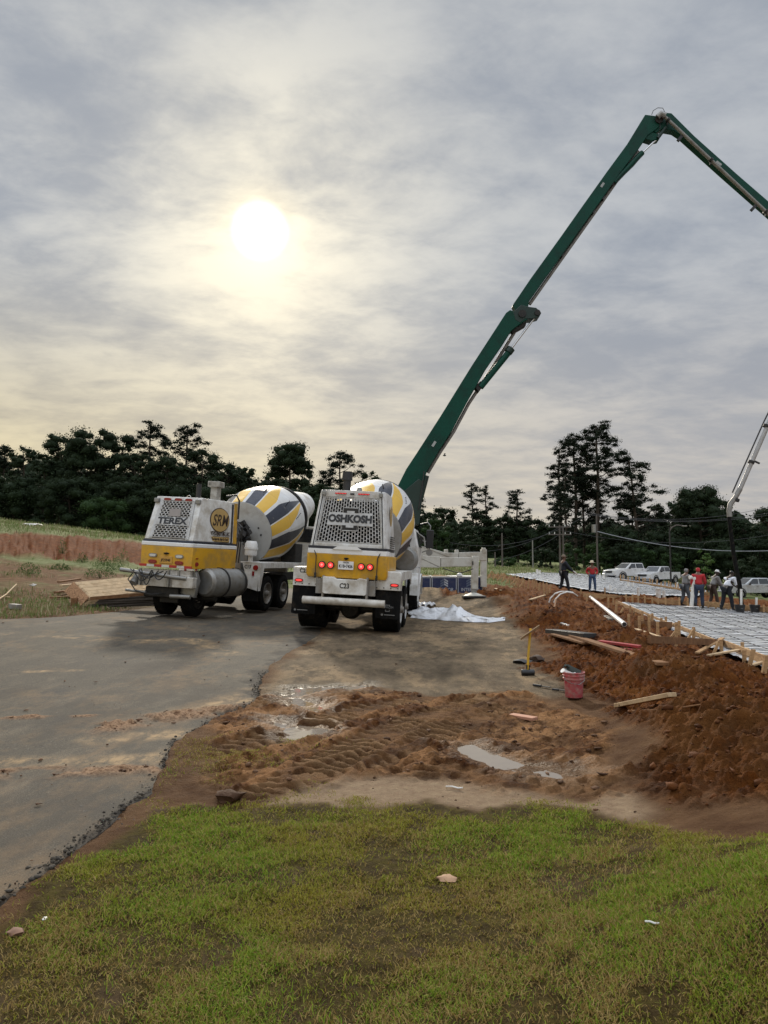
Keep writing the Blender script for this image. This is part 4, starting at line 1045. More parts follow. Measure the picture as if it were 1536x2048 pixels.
# ---------------------------------------------------------------- right mixer truck
def truck_right():
    al = R(6.2); z0 = gz(-.88, 17.5) ; t = thing('concrete_mixer_truck', 'right mixer truck with perforated OSHKOSH grille, yellow tail and lit red lamps, numbered C23', 'concrete mixer truck',
              (-.93, 16.75, z0 + .03), (0, R(3.0), -al), group='white and yellow concrete mixer trucks parked on the asphalt')
    chassis(t); 
    for y in (1.1, 2.5): axle(t, y)
    for y in (1.1, 2.5):
        for s in (-1, 1): wheel(t, s * 1.20, y, side=s, dual=True)
    for s in (-1, 1): wheel(t, s * 1.22, 7.3, r=.56, w=.36, side=s)
    # engine hood: lower yellow band, white upper body, open grille
    def ring(y, w0, w1, z0_, z1, ch=.06):
        return [(-w0, y, z0_), (w0, y, z0_), (w1, y, z1 - ch), (w1 - ch, y, z1), (-w1 + ch, y, z1), (-w1, y, z1 - ch)]
    up = MB(); hood = bpy.data.objects.new('hood', None)
    # upper body as a shell: left, right, top, with a recessed back
    ytop, ybot = .34, .06
    W0, W1, ZB, ZT = .86, .73, 1.93, 3.24
    def yy(z): return ybot + (ytop - ybot) * (z - ZB) / (ZT - ZB)
    def hw(z): return W0 + (W1 - W0) * (z - ZB) / (ZT - ZB)
    pil = .085
    for s in (-1, 1):
        # pillar beside the grille, rounded out to the side
        r = []
        for z in (ZB, (ZB + ZT) / 2, ZT):
            w = hw(z); y = yy(z)
            r.append([(s * (w - pil), y, z), (s * (w - .01), y + .02, z), (s * (w + .03), y + .12, z), (s * (w + .05), y + .4, z), (s * (w + .05), 1.75, z), (s * (w - .05), 1.75, z), (s * (w - .05), y + .2, z), (s * (w - pil), y + .10, z)])
        up.loft(r)
    up.box((0, 1.08, ZT - .02), (2 * W1 + .02, 1.34, .05)); up.box((0, yy(ZT) + .04, ZT - .075), (2 * (W1 - pil) + .004, .07, .155)); up.box((0, yy(ZB) + .05, ZB + .035), (2 * (W0 - pil) + .004, .07, .075))
    body = up.build('hood', WHITE, t, bevel=.008)
    cv = MB(); cv.box((0, .95, 2.45), (1.40, 1.1, 1.1)); cv.build('radiator', CAVITY, body)
    # grille
    g = MB(); gw0, gw1 = W0 - pil - .004, W1 - pil - .004; gz0, gz1 = ZB + .075, ZT - .155
    bx = lambda x, z: (x * (gw0 + (gw1 - gw0) * (z - gz0) / (gz1 - gz0)), yy(z) + .035, z)       # x in -1..1
    def gbar(x0, z0_, x1, z1, w):
        a, b = Vector(bx(x0, z0_)), Vector(bx(x1, z1)); g.bar(a, b, w, .012, up=(0, 1, .2))
    NC = 22; NR = 12; mw = .018
               # lettering panel
    for i in range(NC + 1): x = -1 + 2 * i / NC; gbar(x, gz0, x, gz1, mw if 0 < i < NC else .05)
    for z in (gz0 + .015, gz1 - .015): gbar(-1, z, 1, z, .05)
    for i in range(NC):
        x0, x1 = -1 + 2 * i / NC, -1 + 2 * (i + 1) / NC
        for k in range(NR + 1):
            z = gz0 + (gz1 - gz0) * (k + (.5 if i % 2 else 0)) / NR
            if gz0 < z < gz1: gbar(x0, z, x1, z, .02)
    gr = g.build('grille', GRILLE, t)
    def plate(x0, z0_, x1, z1, name='letter_panel', mat=GRILLE, dy=0., par=None):
        p = MB(); q = [Vector(bx(x0, z0_)), Vector(bx(x1, z0_)), Vector(bx(x1, z1)), Vector(bx(x0, z1))]; o = Vector((0, -.022 - dy, 0)); n = Vector((0, -.006, 0))
        p.add([v + o for v in q] + [v + o + n for v in q], [(0, 1, 2, 3), (7, 6, 5, 4), (0, 4, 5, 1), (1, 5, 6, 2), (2, 6, 7, 3), (3, 7, 4, 0)]); return p.build(name, mat, par or gr)
    plate(-.74, 2.42, .74, 2.72); plate(-.24, 2.295, .24, 2.419); plate(-.24, 2.721, .24, 2.845)
    mk = MB(); sl_ = (ytop - ybot) / (ZT - ZB)
    def mark(x0, z0_, x1, z1):
        zc = (z0_ + z1) / 2; mk.box(((x0 + x1) / 2, yy(zc) + .035 - .033, zc), (x1 - x0, .006, z1 - z0_), rot=None)
    # the square bracket emblem above and below the name
    mark(-.17, 2.765, .17, 2.825); mark(-.17, 2.715, -.09, 2.764); mark(.09, 2.715, .17, 2.764); mark(-.17, 2.315, .17, 2.375); mark(-.17, 2.376, -.09, 2.425); mark(.09, 2.376, .17, 2.425)
    mk.build('emblem', BLACKP, gr)
    upv = (0, sl_, 1)
    text('OSHKOSH', .235, BLACKP, gr, face_m((0, yy(2.572) + .002, 2.572), (1, 0, 0), upv), sx=.92, bold=.012, ext=.004)
    # top light bar with red strips and corner lamps
    for s, nm in ((-1, 0), (1, 1)):
        l = MB(); z = ZT - .075; l.box((s * .27, yy(z) - .012, z), (.27, .02, .03)); l.build('marker_light', REFRED, body)
        l = MB()
        for k in range(7): l.cyl((s * .27 - .11 + .037 * k, yy(z) - .03, z), (s * .27 - .11 + .037 * k, yy(z) - .02, z), .009, n=8)
        l.build('light_dots', LITRED, body)
        l = MB(); l.box((s * (W1 - .06), yy(z) - .02, z - .005), (.10, .03, .09)); l.build('corner_lamp', ALU, body, bevel=.008)
    l = MB(); l.box((0, yy(ZT - .08) - .01, ZT - .08), (.10, .02, .04)); l.build('camera', BLACKP, body, bevel=.006)
    # black stripe and white line round the hood, yellow tail
    def band(z0_, z1, out, mat, name, y1=1.75, lowslope=0.):
        b = MB(); r = []
        for z, w in ((z0_, out), (z1, out)):
            r.append([(-w, .05, z), (-w + .02, .02, z), (w - .02, .02, z), (w, .05, z), (w, y1, z), (-w, y1, z)])
        b.loft(r); return b.build(name, mat, t, bevel=.006)
    band(1.87, 1.93, .905, NAVY, 'black_stripe'); band(1.76, 1.87, .915, WHITE2, 'white_stripe')
    tl = MB(); r = []
    for z, w, y0 in ((1.22, .90, .07), (1.30, .935, .05), (1.76, .925, .02)):
        r.append([(-w, y0 + .05, z), (-w + .03, y0, z), (w - .03, y0, z), (w, y0 + .05, z), (w + .03, 1.8, z), (-w - .03, 1.8, z)])
    tl.loft(r); tail = tl.build('tail_panel', YELLOW, t, bevel=.01)
    # the panel under the tail rises in the middle
    nk = MB(); nk.prism([(-.34, 1.865), (.34, 1.865), (.22, 1.94), (-.22, 1.94)], -.006, .04); nk.build('trim_plate', WHITE2, t)
    # vertical latch straps
    for s in (-1, 1):
        k = MB(); k.tube([(s * .70, .0, 1.28), (s * .70, -.005, 1.70), (s * (W0 - pil + .03), ybot + .0, ZB), (s * (W1 - pil + .03), ytop - .012, ZT + .01)], .011, 8); k.build('cable', BLACKP, t)
        k = MB(); k.box((s * .70, -.01, 1.26), (.05, .05, .12)); k.build('latch', BLACKP, t, bevel=.01)
    for x in (-.56, -.36, .34, .54):
        a = MB(); a.cyl((x, .03, 1.50), (x, -.015, 1.50), .085, .08, 24); ho = a.build('tail_light', BLACKP, t)
        a = MB(); a.cyl((x, -.01, 1.50), (x, -.022, 1.50), .062, .058, 20); a.build('lens', LITRED, ho)
        a = MB(); a.cyl((x, -.02, 1.50), (x, -.028, 1.50), .028, .02, 14); a.build('lamp_core', LITCORE, ho)
    pl = MB(); pl.box((-.01, .0, 1.51), (.35, .02, .185)); pt = pl.build('licence_plate', pbr('plate white', (.7, .7, .7), .4), t, bevel=.004)
    text('K1B•7426', .098, NAVY, pt, face_m((-.01, -.013, 1.49), (1, 0, 0), (0, 0, 1)), sx=.78, bold=.002); text('TEXAS', .045, NAVY, pt, face_m((-.01, -.013, 1.575), (1, 0, 0), (0, 0, 1)), sx=1., bold=.001)
    k = MB(); k.lathe([(.0, 0), (.03, .01), (.05, .03), (.06, .05), (.0, .06)], 12, Matrix.Translation((-.01, -.0, 1.63)) @ Matrix.Rotation(R(90), 4, 'X')); k.build('plate_lamp', DARKM, t)
    # numbered box, brackets, bumper tube
    bx_ = MB(); bx_.prism([(-.47, .86), (.47, .86), (.50, .90), (.50, 1.22), (.32, 1.24), (.26, 1.20), (-.20, 1.20), (-.26, 1.24), (-.50, 1.24), (-.50, .90)], -.10, .30); nb = bx_.build('rear_box', WHITE, t, bevel=.012)
    text('C23', .155, BLACKP, nb, face_m((.0, -.104, 1.05), (1, 0, 0), (0, 0, 1)), sx=.85, bold=.004)
    for s in (-1, 1):
        b = MB(); b.box((s * .50, .02, .95), (.05, .16, .62)); b.box((s * .60, .1, 1.02), (.16, .14, .34)); b.build('bracket', GALV, t, bevel=.006)
    b = MB(); b.cyl((-.93, -.12, .70), (.93, -.12, .70), .085, n=20); b.build('bumper', pbr('bumper paint', (.50, .48, .44), .5, dirt=(.3, .26, .2), damt=.6), t)
    # fenders, mudguards
    for s in (-1, 1):
        f = MB(); f.prism([(s * .62, 1.0), (s * 1.24, 1.0), (s * 1.24, 1.40), (s * .62, 1.44)], .16, .20); f.box((s * .93, 1.85, 1.41), (.64, 3.3, .035)); f.prism([(.2, 1.0), (.32, 1.0), (.6, 1.22), (3.0, 1.22), (3.45, 1.05), (3.5, 1.43), (.2, 1.43)], s * 1.225, s * 1.252, axis='x')
        fd = f.build('fender', WHITE, t, bevel=.006)
        a = MB(); M_ = Matrix.Translation((s * 1.10, .165, 1.12))
        a.loft([[(.10 * math.copysign(abs(math.cos(q)) ** .7, math.cos(q)), y, .04 * math.copysign(abs(math.sin(q)) ** .8, math.sin(q))) for q in [2 * math.pi * i / 20 for i in range(20)]] for y in (0, -.03)], M=M_); lo = a.build('marker_light', REDL, fd)
        a = MB(); a.loft([[(.075 * math.cos(q), y, .022 * math.sin(q)) for q in [2 * math.pi * i / 16 for i in range(16)]] for y in (-.028, -.036)], M=M_); a.build('lens', LITRED, lo)
        a = MB()
        for x in (.70, .86, 1.02, 1.18): a.cyl((s * x, .16, 1.05), (s * x, .145, 1.05), .014, n=8)
        a.build('bolt', BLACKP, fd)
        m = MB(); N = 14
        r0 = [(s * (.70 + .54 * i / N), .20 + .008 * math.sin(i * 1.9), 1.02) for i in range(N + 1)]; r1 = [(s * (.69 + .55 * i / N), .16 + .03 * math.sin(i * .8), .36 + .01 * math.sin(i)) for i in range(N + 1)]
        vs = r0 + r1 + [(x, y + .012, z) for x, y, z in r0 + r1]; q = N + 1
        fs = [(i, i + 1, q + i + 1, q + i) for i in range(N)] + [(2 * q + i, 3 * q + i, 3 * q + i + 1, 2 * q + i + 1) for i in range(N)] + [(q + i, q + i + 1, 3 * q + i + 1, 3 * q + i) for i in range(N)]
        m.add(vs, fs); mf = m.build('mud_flap', RUBBER, t)
        greyink = pbr('faded print', (.16, .16, .155), .8)
        if s > 0:
            text('OSHKOSH', .075, greyink, mf, face_m((.97, .13, .62), (1, 0, 0), (0, 0, 1)), sx=.75)
            e = MB()
            for zz in (.67, .53): e.box((.97, .128, zz), (.10, .003, .018)); e.box((.925, .128, zz + (-.02 if zz > .6 else .02)), (.016, .003, .03)); e.box((1.015, .128, zz + (-.02 if zz > .6 else .02)), (.016, .003, .03))
            e.build('emblem', greyink, mf)
        e = MB(); e.cyl((s * 1.0 - .15, .135, .45), (s * 1.0 - .15, .13, .45), .025, n=14); e.box((s * 1.0 + .02, .13, .45), (.24, .003, .018)); e.build('print', greyink, mf)
    text('C23', .13, BLACKP, t, face_m((-1.0, .155, 1.34), (1, 0, 0), (0, 0, 1)), sx=.85, bold=.003)
    # round emblem and lines on the right flank of the hood
    fl = MB(); fl.cyl((W0 - .01, 1.05, 2.72), (W0 + .0, 1.05, 2.72), .24, n=32); fl.build('emblem', pbr('gold decal', (.42, .28, .10), .5), body)
    mat_ld = DARKM
    fl = MB()
    for k in range(8): fl.box((W0 + .05, 1.1, 2.22 - .05 * k), (.014, .9, .022))
    fl.build('louvres', BLACKP, body)
    # stack, beacon
    p = MB(); p.cyl((-.40, 1.9, 3.0), (-.40, 1.9, 3.66), .10, n=18); p.cyl((-.40, 1.9, 3.64), (-.40, 1.9, 3.86), .135, .12, 18); p.build('exhaust_stack', BLACKP, t)
    p = MB(); p.cyl((.06, 1.0, 3.22), (.06, 1.0, 3.30), .10, n=16); p.cyl((.06, 1.0, 3.30), (.06, 1.0, 3.38), .07, .05, 16); p.build('beacon', ALU, t)
    inc = R(15); dr, M = make_drum(t, 2.75, 2.28, inc, drum_material(.13, 3.0, .33)); front_chute(t, M, 4.6)
    ped = MB(); ped.prism([(-.55, 1.07), (.55, 1.07), (.35, 1.9), (-.35, 1.9)], 2.25, 2.6); ped.prism([(-.6, 1.07), (.6, 1.07), (.7, 2.4), (.55, 2.4), (.4, 1.6), (-.4, 1.6), (-.55, 2.4), (-.7, 2.4)], 5.55, 5.8); ped.build('drum_pedestal', GALV, t, bevel=.01)
    # water tank, fender over the front wheel, mirror and arm
    wt = MB(); wt.lathe([(.0, -.5), (.30, -.5), (.36, -.42), (.37, 0), (.36, .42), (.30, .5), (.0, .5)], 28, Matrix.Translation((.92, 5.1, 1.72))); wt.build('water_tank', ALU, t)
    cab(t, 7.3)
    for s in (-1, 1):
        f = MB(); P_ = [(7.3 + .68 * math.cos(a), .62 + .68 * math.sin(a)) for a in [math.pi * i / 12 for i in range(13)]] + [(7.3 + .64 * math.cos(a), .62 + .64 * math.sin(a)) for a in [math.pi * (12 - i) / 12 for i in range(13)]]
        f.prism(P_, s * .98, s * 1.30, axis='x'); f.build('front_fender', WHITE, t)
    f = MB(); f.box((1.28, 6.2, 1.0), (.04, .12, 1.05)); f.box((1.15, 6.2, 1.5), (.3, .12, .05)); f.build('guard_panel', WHITE2, t)
    m = MB(); m.tube([(1.10, 8.6, 2.95), (1.35, 8.5, 3.02), (1.45, 8.45, 2.9), (1.45, 8.45, 2.1), (1.2, 8.6, 2.0)], .02, 8); ma = m.build('mirror_arm', ALU, t)
    m = MB(); m.box((1.45, 8.40, 2.45), (.24, .08, .62)); m.build('mirror', BLACKP, ma, bevel=.02)
    m = MB(); m.cyl((1.45, 8.40, 2.0), (1.45, 8.46, 2.0), .11, n=20); m.build('spot_mirror', ALU, ma)
    return t
TRUCK_R = truck_right()

# ---------------------------------------------------------------- left mixer truck
def truck_left():
    al = R(12.2); z0 = gz(-5.44, 19.4); t = thing('concrete_mixer_truck', 'left mixer truck with TEREX grille, SRM emblem and wide yellow tail, numbered C17', 'concrete mixer truck',
              (-5.50, 18.5, z0 + .03), (0, R(3.4), -al), group='white and yellow concrete mixer trucks parked on the asphalt')
    chassis(t)
    axle(t, .85, .5); axle(t, 4.0); axle(t, 5.4)
    for s in (-1, 1): wheel(t, s * .52, .85, r=.50, w=.30, side=s, rimmat=DARKM)
    for y in (4.0, 5.4):
        for s in (-1, 1): wheel(t, s * 1.18, y, side=s, dual=True, rimmat=GALV)
    for s in (-1, 1): wheel(t, s * 1.20, 8.8, r=.56, w=.36, side=s)
    # hood: narrow at the tail, flaring forward; rear face leans forward
    ZB, ZM, ZT = 1.24, 1.87, 3.04
    def half(y, z): return (.67 + (1.02 - .67) * y / 2.1) * (1 - .16 * max(0, (z - ZM)) / (ZT - ZM) * (1 if y < 1 else .25))
    def yb(z): return 0 if z <= ZM else .42 * (z - ZM) / (ZT - ZM)
    def shell(z0_, z1, mat, name, off=0., par=None, yfront=1.9):
        b = MB(); r = []
        for z in (z0_, (z0_ + z1) / 2, z1):
            y0 = yb(z); w0, w1 = half(y0, z) + off, half(yfront, z) + off
            r.append([(-w0, y0 - off, z), (w0, y0 - off, z), (w0 + (w1 - w0) * .5, (y0 + yfront) / 2, z), (w1, yfront, z), (-w1, yfront, z), (-w0 - (w1 - w0) * .5, (y0 + yfront) / 2, z)])
        b.loft(r); return b.build(name, mat, par or t, bevel=.015)
    tail = shell(ZB, ZM - .10, YELLOW, 'tail_panel', .03)
    shell(ZM - .10, ZM, WHITE2, 'white_stripe', .034); shell(ZM, ZM + .06, NAVY, 'black_stripe', .015)
    body = shell(ZM + .06, ZT, WHITE, 'hood', 0.)
    # yellow and black corner stripe at the front of the flank
    for s in (-1, 1):
        def strip(a, b, c, d, mat, nm, off):
            m = MB(); P_ = []
            for y, z in (a, b, c, d): P_.append(Vector((s * (half(y, z) + off), y, z)))
            m.add(P_ + [p - Vector((s * .02, 0, 0)) for p in P_], [(0, 1, 2, 3), (7, 6, 5, 4), (0, 4, 5, 1), (1, 5, 6, 2), (2, 6, 7, 3), (3, 7, 4, 0)]); m.build(nm, mat, body)
        strip((1.74, ZM + .05), (1.9, ZM + .05), (1.9, ZT - .02), (1.77, ZT - .02), YELLOW, 'yellow_stripe', .012)
        strip((1.63, ZM + .05), (1.69, ZM + .05), (1.72, ZT - .06), (1.66, ZT - .06), NAVY, 'black_stripe', .012)
    # grille panel: a framed, slotted plate with the opening behind it
    def gp(x, z, d=0.): return Vector((x, yb(z) - .02 - d, z))
    gz0, gz1 = 1.99, 2.92
    def ghw(z): return .50 - .07 * (z - gz0) / (gz1 - gz0)
    bk = MB(); q = [gp(-ghw(gz0) - .03, gz0 - .03), gp(ghw(gz0) + .03, gz0 - .03), gp(ghw(gz1) + .03, gz1 + .03), gp(-ghw(gz1) - .03, gz1 + .03)]
    bk.add([v + Vector((0, .012, 0)) for v in q] + [v + Vector((0, .06, 0)) for v in q], [(0, 1, 2, 3), (7, 6, 5, 4), (0, 4, 5, 1), (1, 5, 6, 2), (2, 6, 7, 3), (3, 7, 4, 0)]); bk.build('radiator', CAVITY, body)
    g = MB(); sl_ = .42 / (ZT - ZM)
    def bar(x0, z0_, x1, z1, w, thick=.012): g.bar(gp(x0, z0_), gp(x1, z1), w, thick, up=(0, 1, .3))
    NR = 17; NCc = 9
    for k in range(NR + 1):
        z = gz0 + (gz1 - gz0) * k / NR; bar(-ghw(z), z, ghw(z), z, .02 if 0 < k < NR else .03)
    for k in range(NR):
        za, zb = gz0 + (gz1 - gz0) * k / NR, gz0 + (gz1 - gz0) * (k + 1) / NR
        for i in range(NCc + 1):
            f = -1 + 2 * (i + (.5 if k % 2 else 0)) / NCc
            if f <= 1: bar(f * ghw(za), za, f * ghw(zb), zb, .026)
    for s in (-1, 1): bar(s * ghw(gz0), gz0 - .03, s * ghw(gz1), gz1 + .03, .085)
    gr = g.build('grille', GRILLE, t)
    def plate(x0, z0_, x1, z1, mat, nm, d=.012):
        p = MB(); q = [gp(x0, z0_, d), gp(x1, z0_, d), gp(x1, z1, d), gp(x0, z1, d)]; p.add(q + [v - Vector((0, .006, 0)) for v in q], [(0, 1, 2, 3), (7, 6, 5, 4), (0, 4, 5, 1), (1, 5, 6, 2), (2, 6, 7, 3), (3, 7, 4, 0)]); return p.build(nm, mat, gr)
    plate(-.47, 2.30, .47, 2.51, GRILLE, 'letter_panel'); plate(-.15, 2.53, .16, 2.73, pbr('faded decal', (.25, .22, .20), .6), 'decal')
    text('TEREX', .235, BLACKP, gr, face_m((-.01, yb(2.405) - .042, 2.405), (1, 0, 0), (0, sl_, 1)), sx=1.15, bold=.009, ext=.004)
    for x in (-.30, 0, .29):
        a = MB(); a.loft([[(.095 * math.copysign(abs(math.cos(q)) ** .6, math.cos(q)), y, .038 * math.copysign(abs(math.sin(q)) ** .8, math.sin(q))) for q in [2 * math.pi * i / 20 for i in range(20)]] for y in (0, -.035)], M=Matrix.Translation((x, yb(2.96), 2.965))); a.build('marker_light', REDL, body)
    for s in (-1, 1): a = MB(); a.box((s * .57, yb(2.95) - .05, 2.93), (.13, .10, .11)); a.build('corner_lamp', ALU, body, bevel=.015)
    a = MB(); a.tube([(.22 - .05, .5, 3.02), (.22 - .05, .5, 3.07), (.22, .5, 3.10), (.27, .5, 3.07), (.27, .5, 3.02)], .008, 6); a.build('lifting_eye', CHROME, body)
    # emblem and lettering on the flank
    dirv = Vector((half(2.1, 2.4) - half(.4, 2.4), 1.7, 0)).normalized()
    def flank(y, z, off=.006):
        return Vector((half(y, z) + off, y, z))
    upv = (flank(1.2, 2.7) - flank(1.2, 2.3)).normalized(); rightv = (flank(1.5, 2.5) - flank(.8, 2.5)).normalized()
    def decal(y, z, off=.012): return face_m(flank(y, z, off), rightv, upv)
    m = MB(); Mx = decal(1.10, 2.52); m.add([Mx @ Vector((.40 * math.cos(a), .32 * math.sin(a), 0)) for a in [2 * math.pi * i / 40 for i in range(40)]] + [Mx @ Vector((.40 * math.cos(a), .32 * math.sin(a), -.015)) for a in [2 * math.pi * i / 40 for i in range(40)]], [tuple(range(40))] + [(i, 40 + i, 40 + (i + 1) % 40, (i + 1) % 40) for i in range(40)])
    em = m.build('emblem', pbr('dark rim', (.05, .03, .02), .5), body)
    m = MB(); Mx = decal(1.10, 2.52, .018); m.add([Mx @ Vector((.375 * math.cos(a), .298 * math.sin(a), 0)) for a in [2 * math.pi * i / 40 for i in range(40)]] + [Mx @ Vector((.375 * math.cos(a), .298 * math.sin(a), -.01)) for a in [2 * math.pi * i / 40 for i in range(40)]], [tuple(range(40))] + [(i, 40 + i, 40 + (i + 1) % 40, (i + 1) % 40) for i in range(40)])
    m.build('emblem_field', pbr('gold decal', (.42, .28, .10), .5), em)
    ink = pbr('brown ink', (.035, .018, .01), .6)
    text('SRM', .42, ink, em, decal(1.10, 2.50, .022), sx=.82, shear=.25, bold=.004)
    text("SMITH'S READY MIX, INC.", .15, ink, body, decal(1.11, 2.16, .012), sx=.50, bold=.004)
    m = MB(); Mx = decal(1.12, 2.02, .010); m.box((0, 0, 0), (.80, .145, .006), Mx); sp = m.build('slogan_panel', ink, body)
    m = MB(); Mx = decal(1.12, 2.02, .014); m.box((0, 0, 0), (.77, .12, .006), Mx); m.build('slogan_field', pbr('gold decal', (.42, .28, .10), .5), sp)
    text('"The Right Mix, Right On Time!"', .085, ink, sp, decal(1.12, 2.02, .019), sx=.62, bold=.003)
    # lamps and plate on the tail
    for x in (-.36, .36):
        for z, m_, nm in ((1.53, CLEARL, 'reverse_light'), (1.37, REDL, 'tail_light')):
            a = MB(); a.loft([[(.11 * math.copysign(abs(math.cos(q)) ** .6, math.cos(q)), y, .048 * math.copysign(abs(math.sin(q)) ** .8, math.sin(q))) for q in [2 * math.pi * i / 20 for i in range(20)]] for y in (0, -.03)], M=Matrix.Translation((x, -.03, z))); h_ = a.build(nm, ALU if m_ is CLEARL else REDL, tail)
            a = MB(); a.loft([[(.085 * math.copysign(abs(math.cos(q)) ** .6, math.cos(q)), y, .030 * math.copysign(abs(math.sin(q)) ** .8, math.sin(q))) for q in [2 * math.pi * i / 20 for i in range(20)]] for y in (-.028, -.036)], M=Matrix.Translation((x, -.03, z))); a.build('lens', m_, h_)
    p = MB(); p.box((0, -.04, 1.43), (.35, .02, .18)); pt = p.build('licence_plate', pbr('old yellow plate', (.50, .27, .05), .5), tail, bevel=.004)
    text('JF25948', .095, ink, pt, face_m((0, -.053, 1.42), (1, 0, 0), (0, 0, 1)), sx=.82, bold=.002)
    p = MB(); p.lathe([(.0, 0), (.05, .01), (.08, .04), (.0, .06)], 12, Matrix.Translation((0, -.03, 1.56)) @ Matrix.Rotation(R(90), 4, 'X')); p.build('plate_lamp', DARKM, tail)
    a = MB(); a.cyl((half(.16, 1.4) + .035, .16, 1.36), (half(.16, 1.4) + .055, .15, 1.36), .055, n=8); a.build('side_marker', REDL, tail); a = MB(); a.box((half(.16, 1.4) + .04, .16, 1.22), (.03, .09, .04)); a.build('side_marker', REDL, tail); a = MB(); a.box((half(.16, 1.4) + .04, .16, 1.50), (.03, .09, .025)); a.build('side_marker', REDL, tail)
    # red and white tape along the lower edge
    for k in range(7):
        a = MB(); x0 = -.72 + k * .205; a.box((x0 + .1, -.034, 1.275), (.20, .012, .06)); a.build('reflective_tape', REFRED if k % 2 == 0 else CLEARL, tail)
    # rear beam, tubes, hoses, cylinder tank
    b = MB(); b.box((0, .15, 1.12), (1.3, .25, .12)); b.box((-.1, .1, .92), (1.5, .30, .32)); b.box((.55, -.05, .90), (.55, .22, .26)); b.build('rear_beam', pbr('bumper paint', (.50, .48, .44), .5, dirt=(.3, .26, .2), damt=.6), t, bevel=.01)
    b = MB(); b.tube([(-1.15, -.16, 1.12), (-.8, -.18, 1.10), (.3, -.18, 1.02), (.65, -.15, 1.0)], .05, 12); b.cyl((-.80, -.12, .80), (-.75, .1, 1.05), .10, n=14); b.cyl((.25, -.15, .55), (.78, -.15, .56), .05, n=12); b.cyl((-1.0, -.1, .62), (-.45, -.1, .60), .035, n=10)
    for x in (-.62, .15, .42): b.box((x, -.12, .98), (.05, .06, .42))
    b.build('bumper', ALU, t)
    h = MB()
    for k, (x0, dx, sag) in enumerate(((-.75, .5, .28), (-.6, .55, .2), (-.5, .3, .36), (-.8, .9, .15), (-.2, .4, .22))): h.tube([(x0 + dx * i / 8, -.24 - .02 * k, 1.16 - sag * math.sin(math.pi * i / 8)) for i in range(9)], .014, 6)
    h.tube([(-.75, -.2, 1.1), (-.9, -.2, .9), (-.7, -.15, .62), (-.3, -.1, .55), (.0, 0, .6)], .016, 6)
    h.build('hoses', BLACKP, t)
    h = MB(); h.box((-.1, .2, .62), (.9, .3, .25)); h.box((.0, .5, .45), (.5, .5, .2)); h.build('hitch', DARKM, t, bevel=.02)
    c = MB(); c.lathe([(.0, -.02), (.30, -.02), (.36, .06), (.37, .55), (.36, 1.3), (.34, 1.4), (.0, 1.42)], 32, frame((.80, .50, .90), (.25, 1, 0))); c.prism([(-.0, .70), (.72, .52), (.80, .95), (.72, 1.17), (.1, 1.17)], .18, .32); tk = c.build('water_tank', ALU, t, bevel=.01)
    c = MB()
    for q in (.55, 1.25): c.lathe([(.375, q), (.39, q), (.39, q + .05), (.375, q + .05)], 32, frame((.80, .50, .90), (.25, 1, 0)))
    c.build('strap', DARKM, tk)
    # fender with number
    for s in (-1, 1):
        f = MB(); f.prism([(s * .86, .70), (s * 1.20, .62), (s * 1.26, 1.42), (s * .70, 1.42), (s * .80, 1.1)], 3.10, 3.14); f.box((s * .95, 5.1, 1.42), (.62, 4.0, .04)); f.prism([(3.1, .62), (3.2, .62), (3.42, 1.27), (7.1, 1.27), (7.1, 1.43), (3.1, 1.43)], s * 1.225, s * 1.262, axis='x')
        fd = f.build('fender', WHITE, t, bevel=.006)
        a = MB(); a.cyl((s * 1.12, 3.10, 1.28), (s * 1.12, 3.06, 1.28), .08, .07, 20); a.box((s * 1.06, 3.085, 1.11), (.06, .02, .13)); a.build('marker_light', REDL, fd)
        m = MB(); m.box((s * .98, 3.2, .62), (.46, .02, .62)); m.build('mud_flap', RUBBER, t)
    text('C17', .15, BLACKP, t, face_m((.88, 3.085, 1.29), (1, 0, 0), (0, 0, 1)), sx=.8, bold=.003)
    # air intake, stacks
    p = MB(); p.box((.62, 1.2, 3.2), (.19, .24, .42)); p.box((.62, 1.2, 3.46), (.33, .34, .15)); p.build('air_intake', pbr('dusty intake', (.36, .35, .32), .6, dirt=(.2, .18, .15), damt=.5), t, bevel=.012)
    text('21', .08, BLACKP, t, face_m((.53, 1.027, 3.46), (1, 0, 0), (0, 0, 1)))
    p = MB(); p.cyl((-.12, 1.7, 3.0), (-.12, 1.7, 3.5), .07, n=16); p.tube([(.70, 1.7, 3.2), (.95, 1.8, 3.25), (1.02, 1.85, 3.1), (1.02, 1.85, 2.6)], .025, 8); p.build('exhaust_stack', BLACKP, t)
    inc = R(13); dr, M = make_drum(t, 4.3, 2.26, inc, drum_material(.13, 3.05, .12), rm=1.23, L=5.6, x0=.10); front_chute(t, M, 4.6)
    # drive unit behind the head, oil canister
    d = MB(); rs = random.Random(4)
    for k in range(16):
        a = rs.uniform(0, 6.28); rr = rs.uniform(.1, .34); d.box((.25 + rr * math.cos(a), 4.0 - rs.uniform(0, .4), 2.22 + rr * math.sin(a)), (rs.uniform(.06, .2), .2, rs.uniform(.06, .2)), rot=(rs.random(), rs.random(), rs.random()))
    d.cyl((.0, 3.3, 2.1), (0, 4.25, 2.28), .30, .36, 20); d.build('drum_drive', DARKM, t)
    d = MB()
    for k in range(6): d.tube([(.55 + .04 * k, 2.2 + .1 * k, 1.4), (.60 + .05 * k, 2.6, 1.9 + .1 * k), (.35, 3.4, 2.3 + .05 * k), (.2, 3.9, 2.3)], .018, 6)
    d.build('hoses', BLACKP, t)
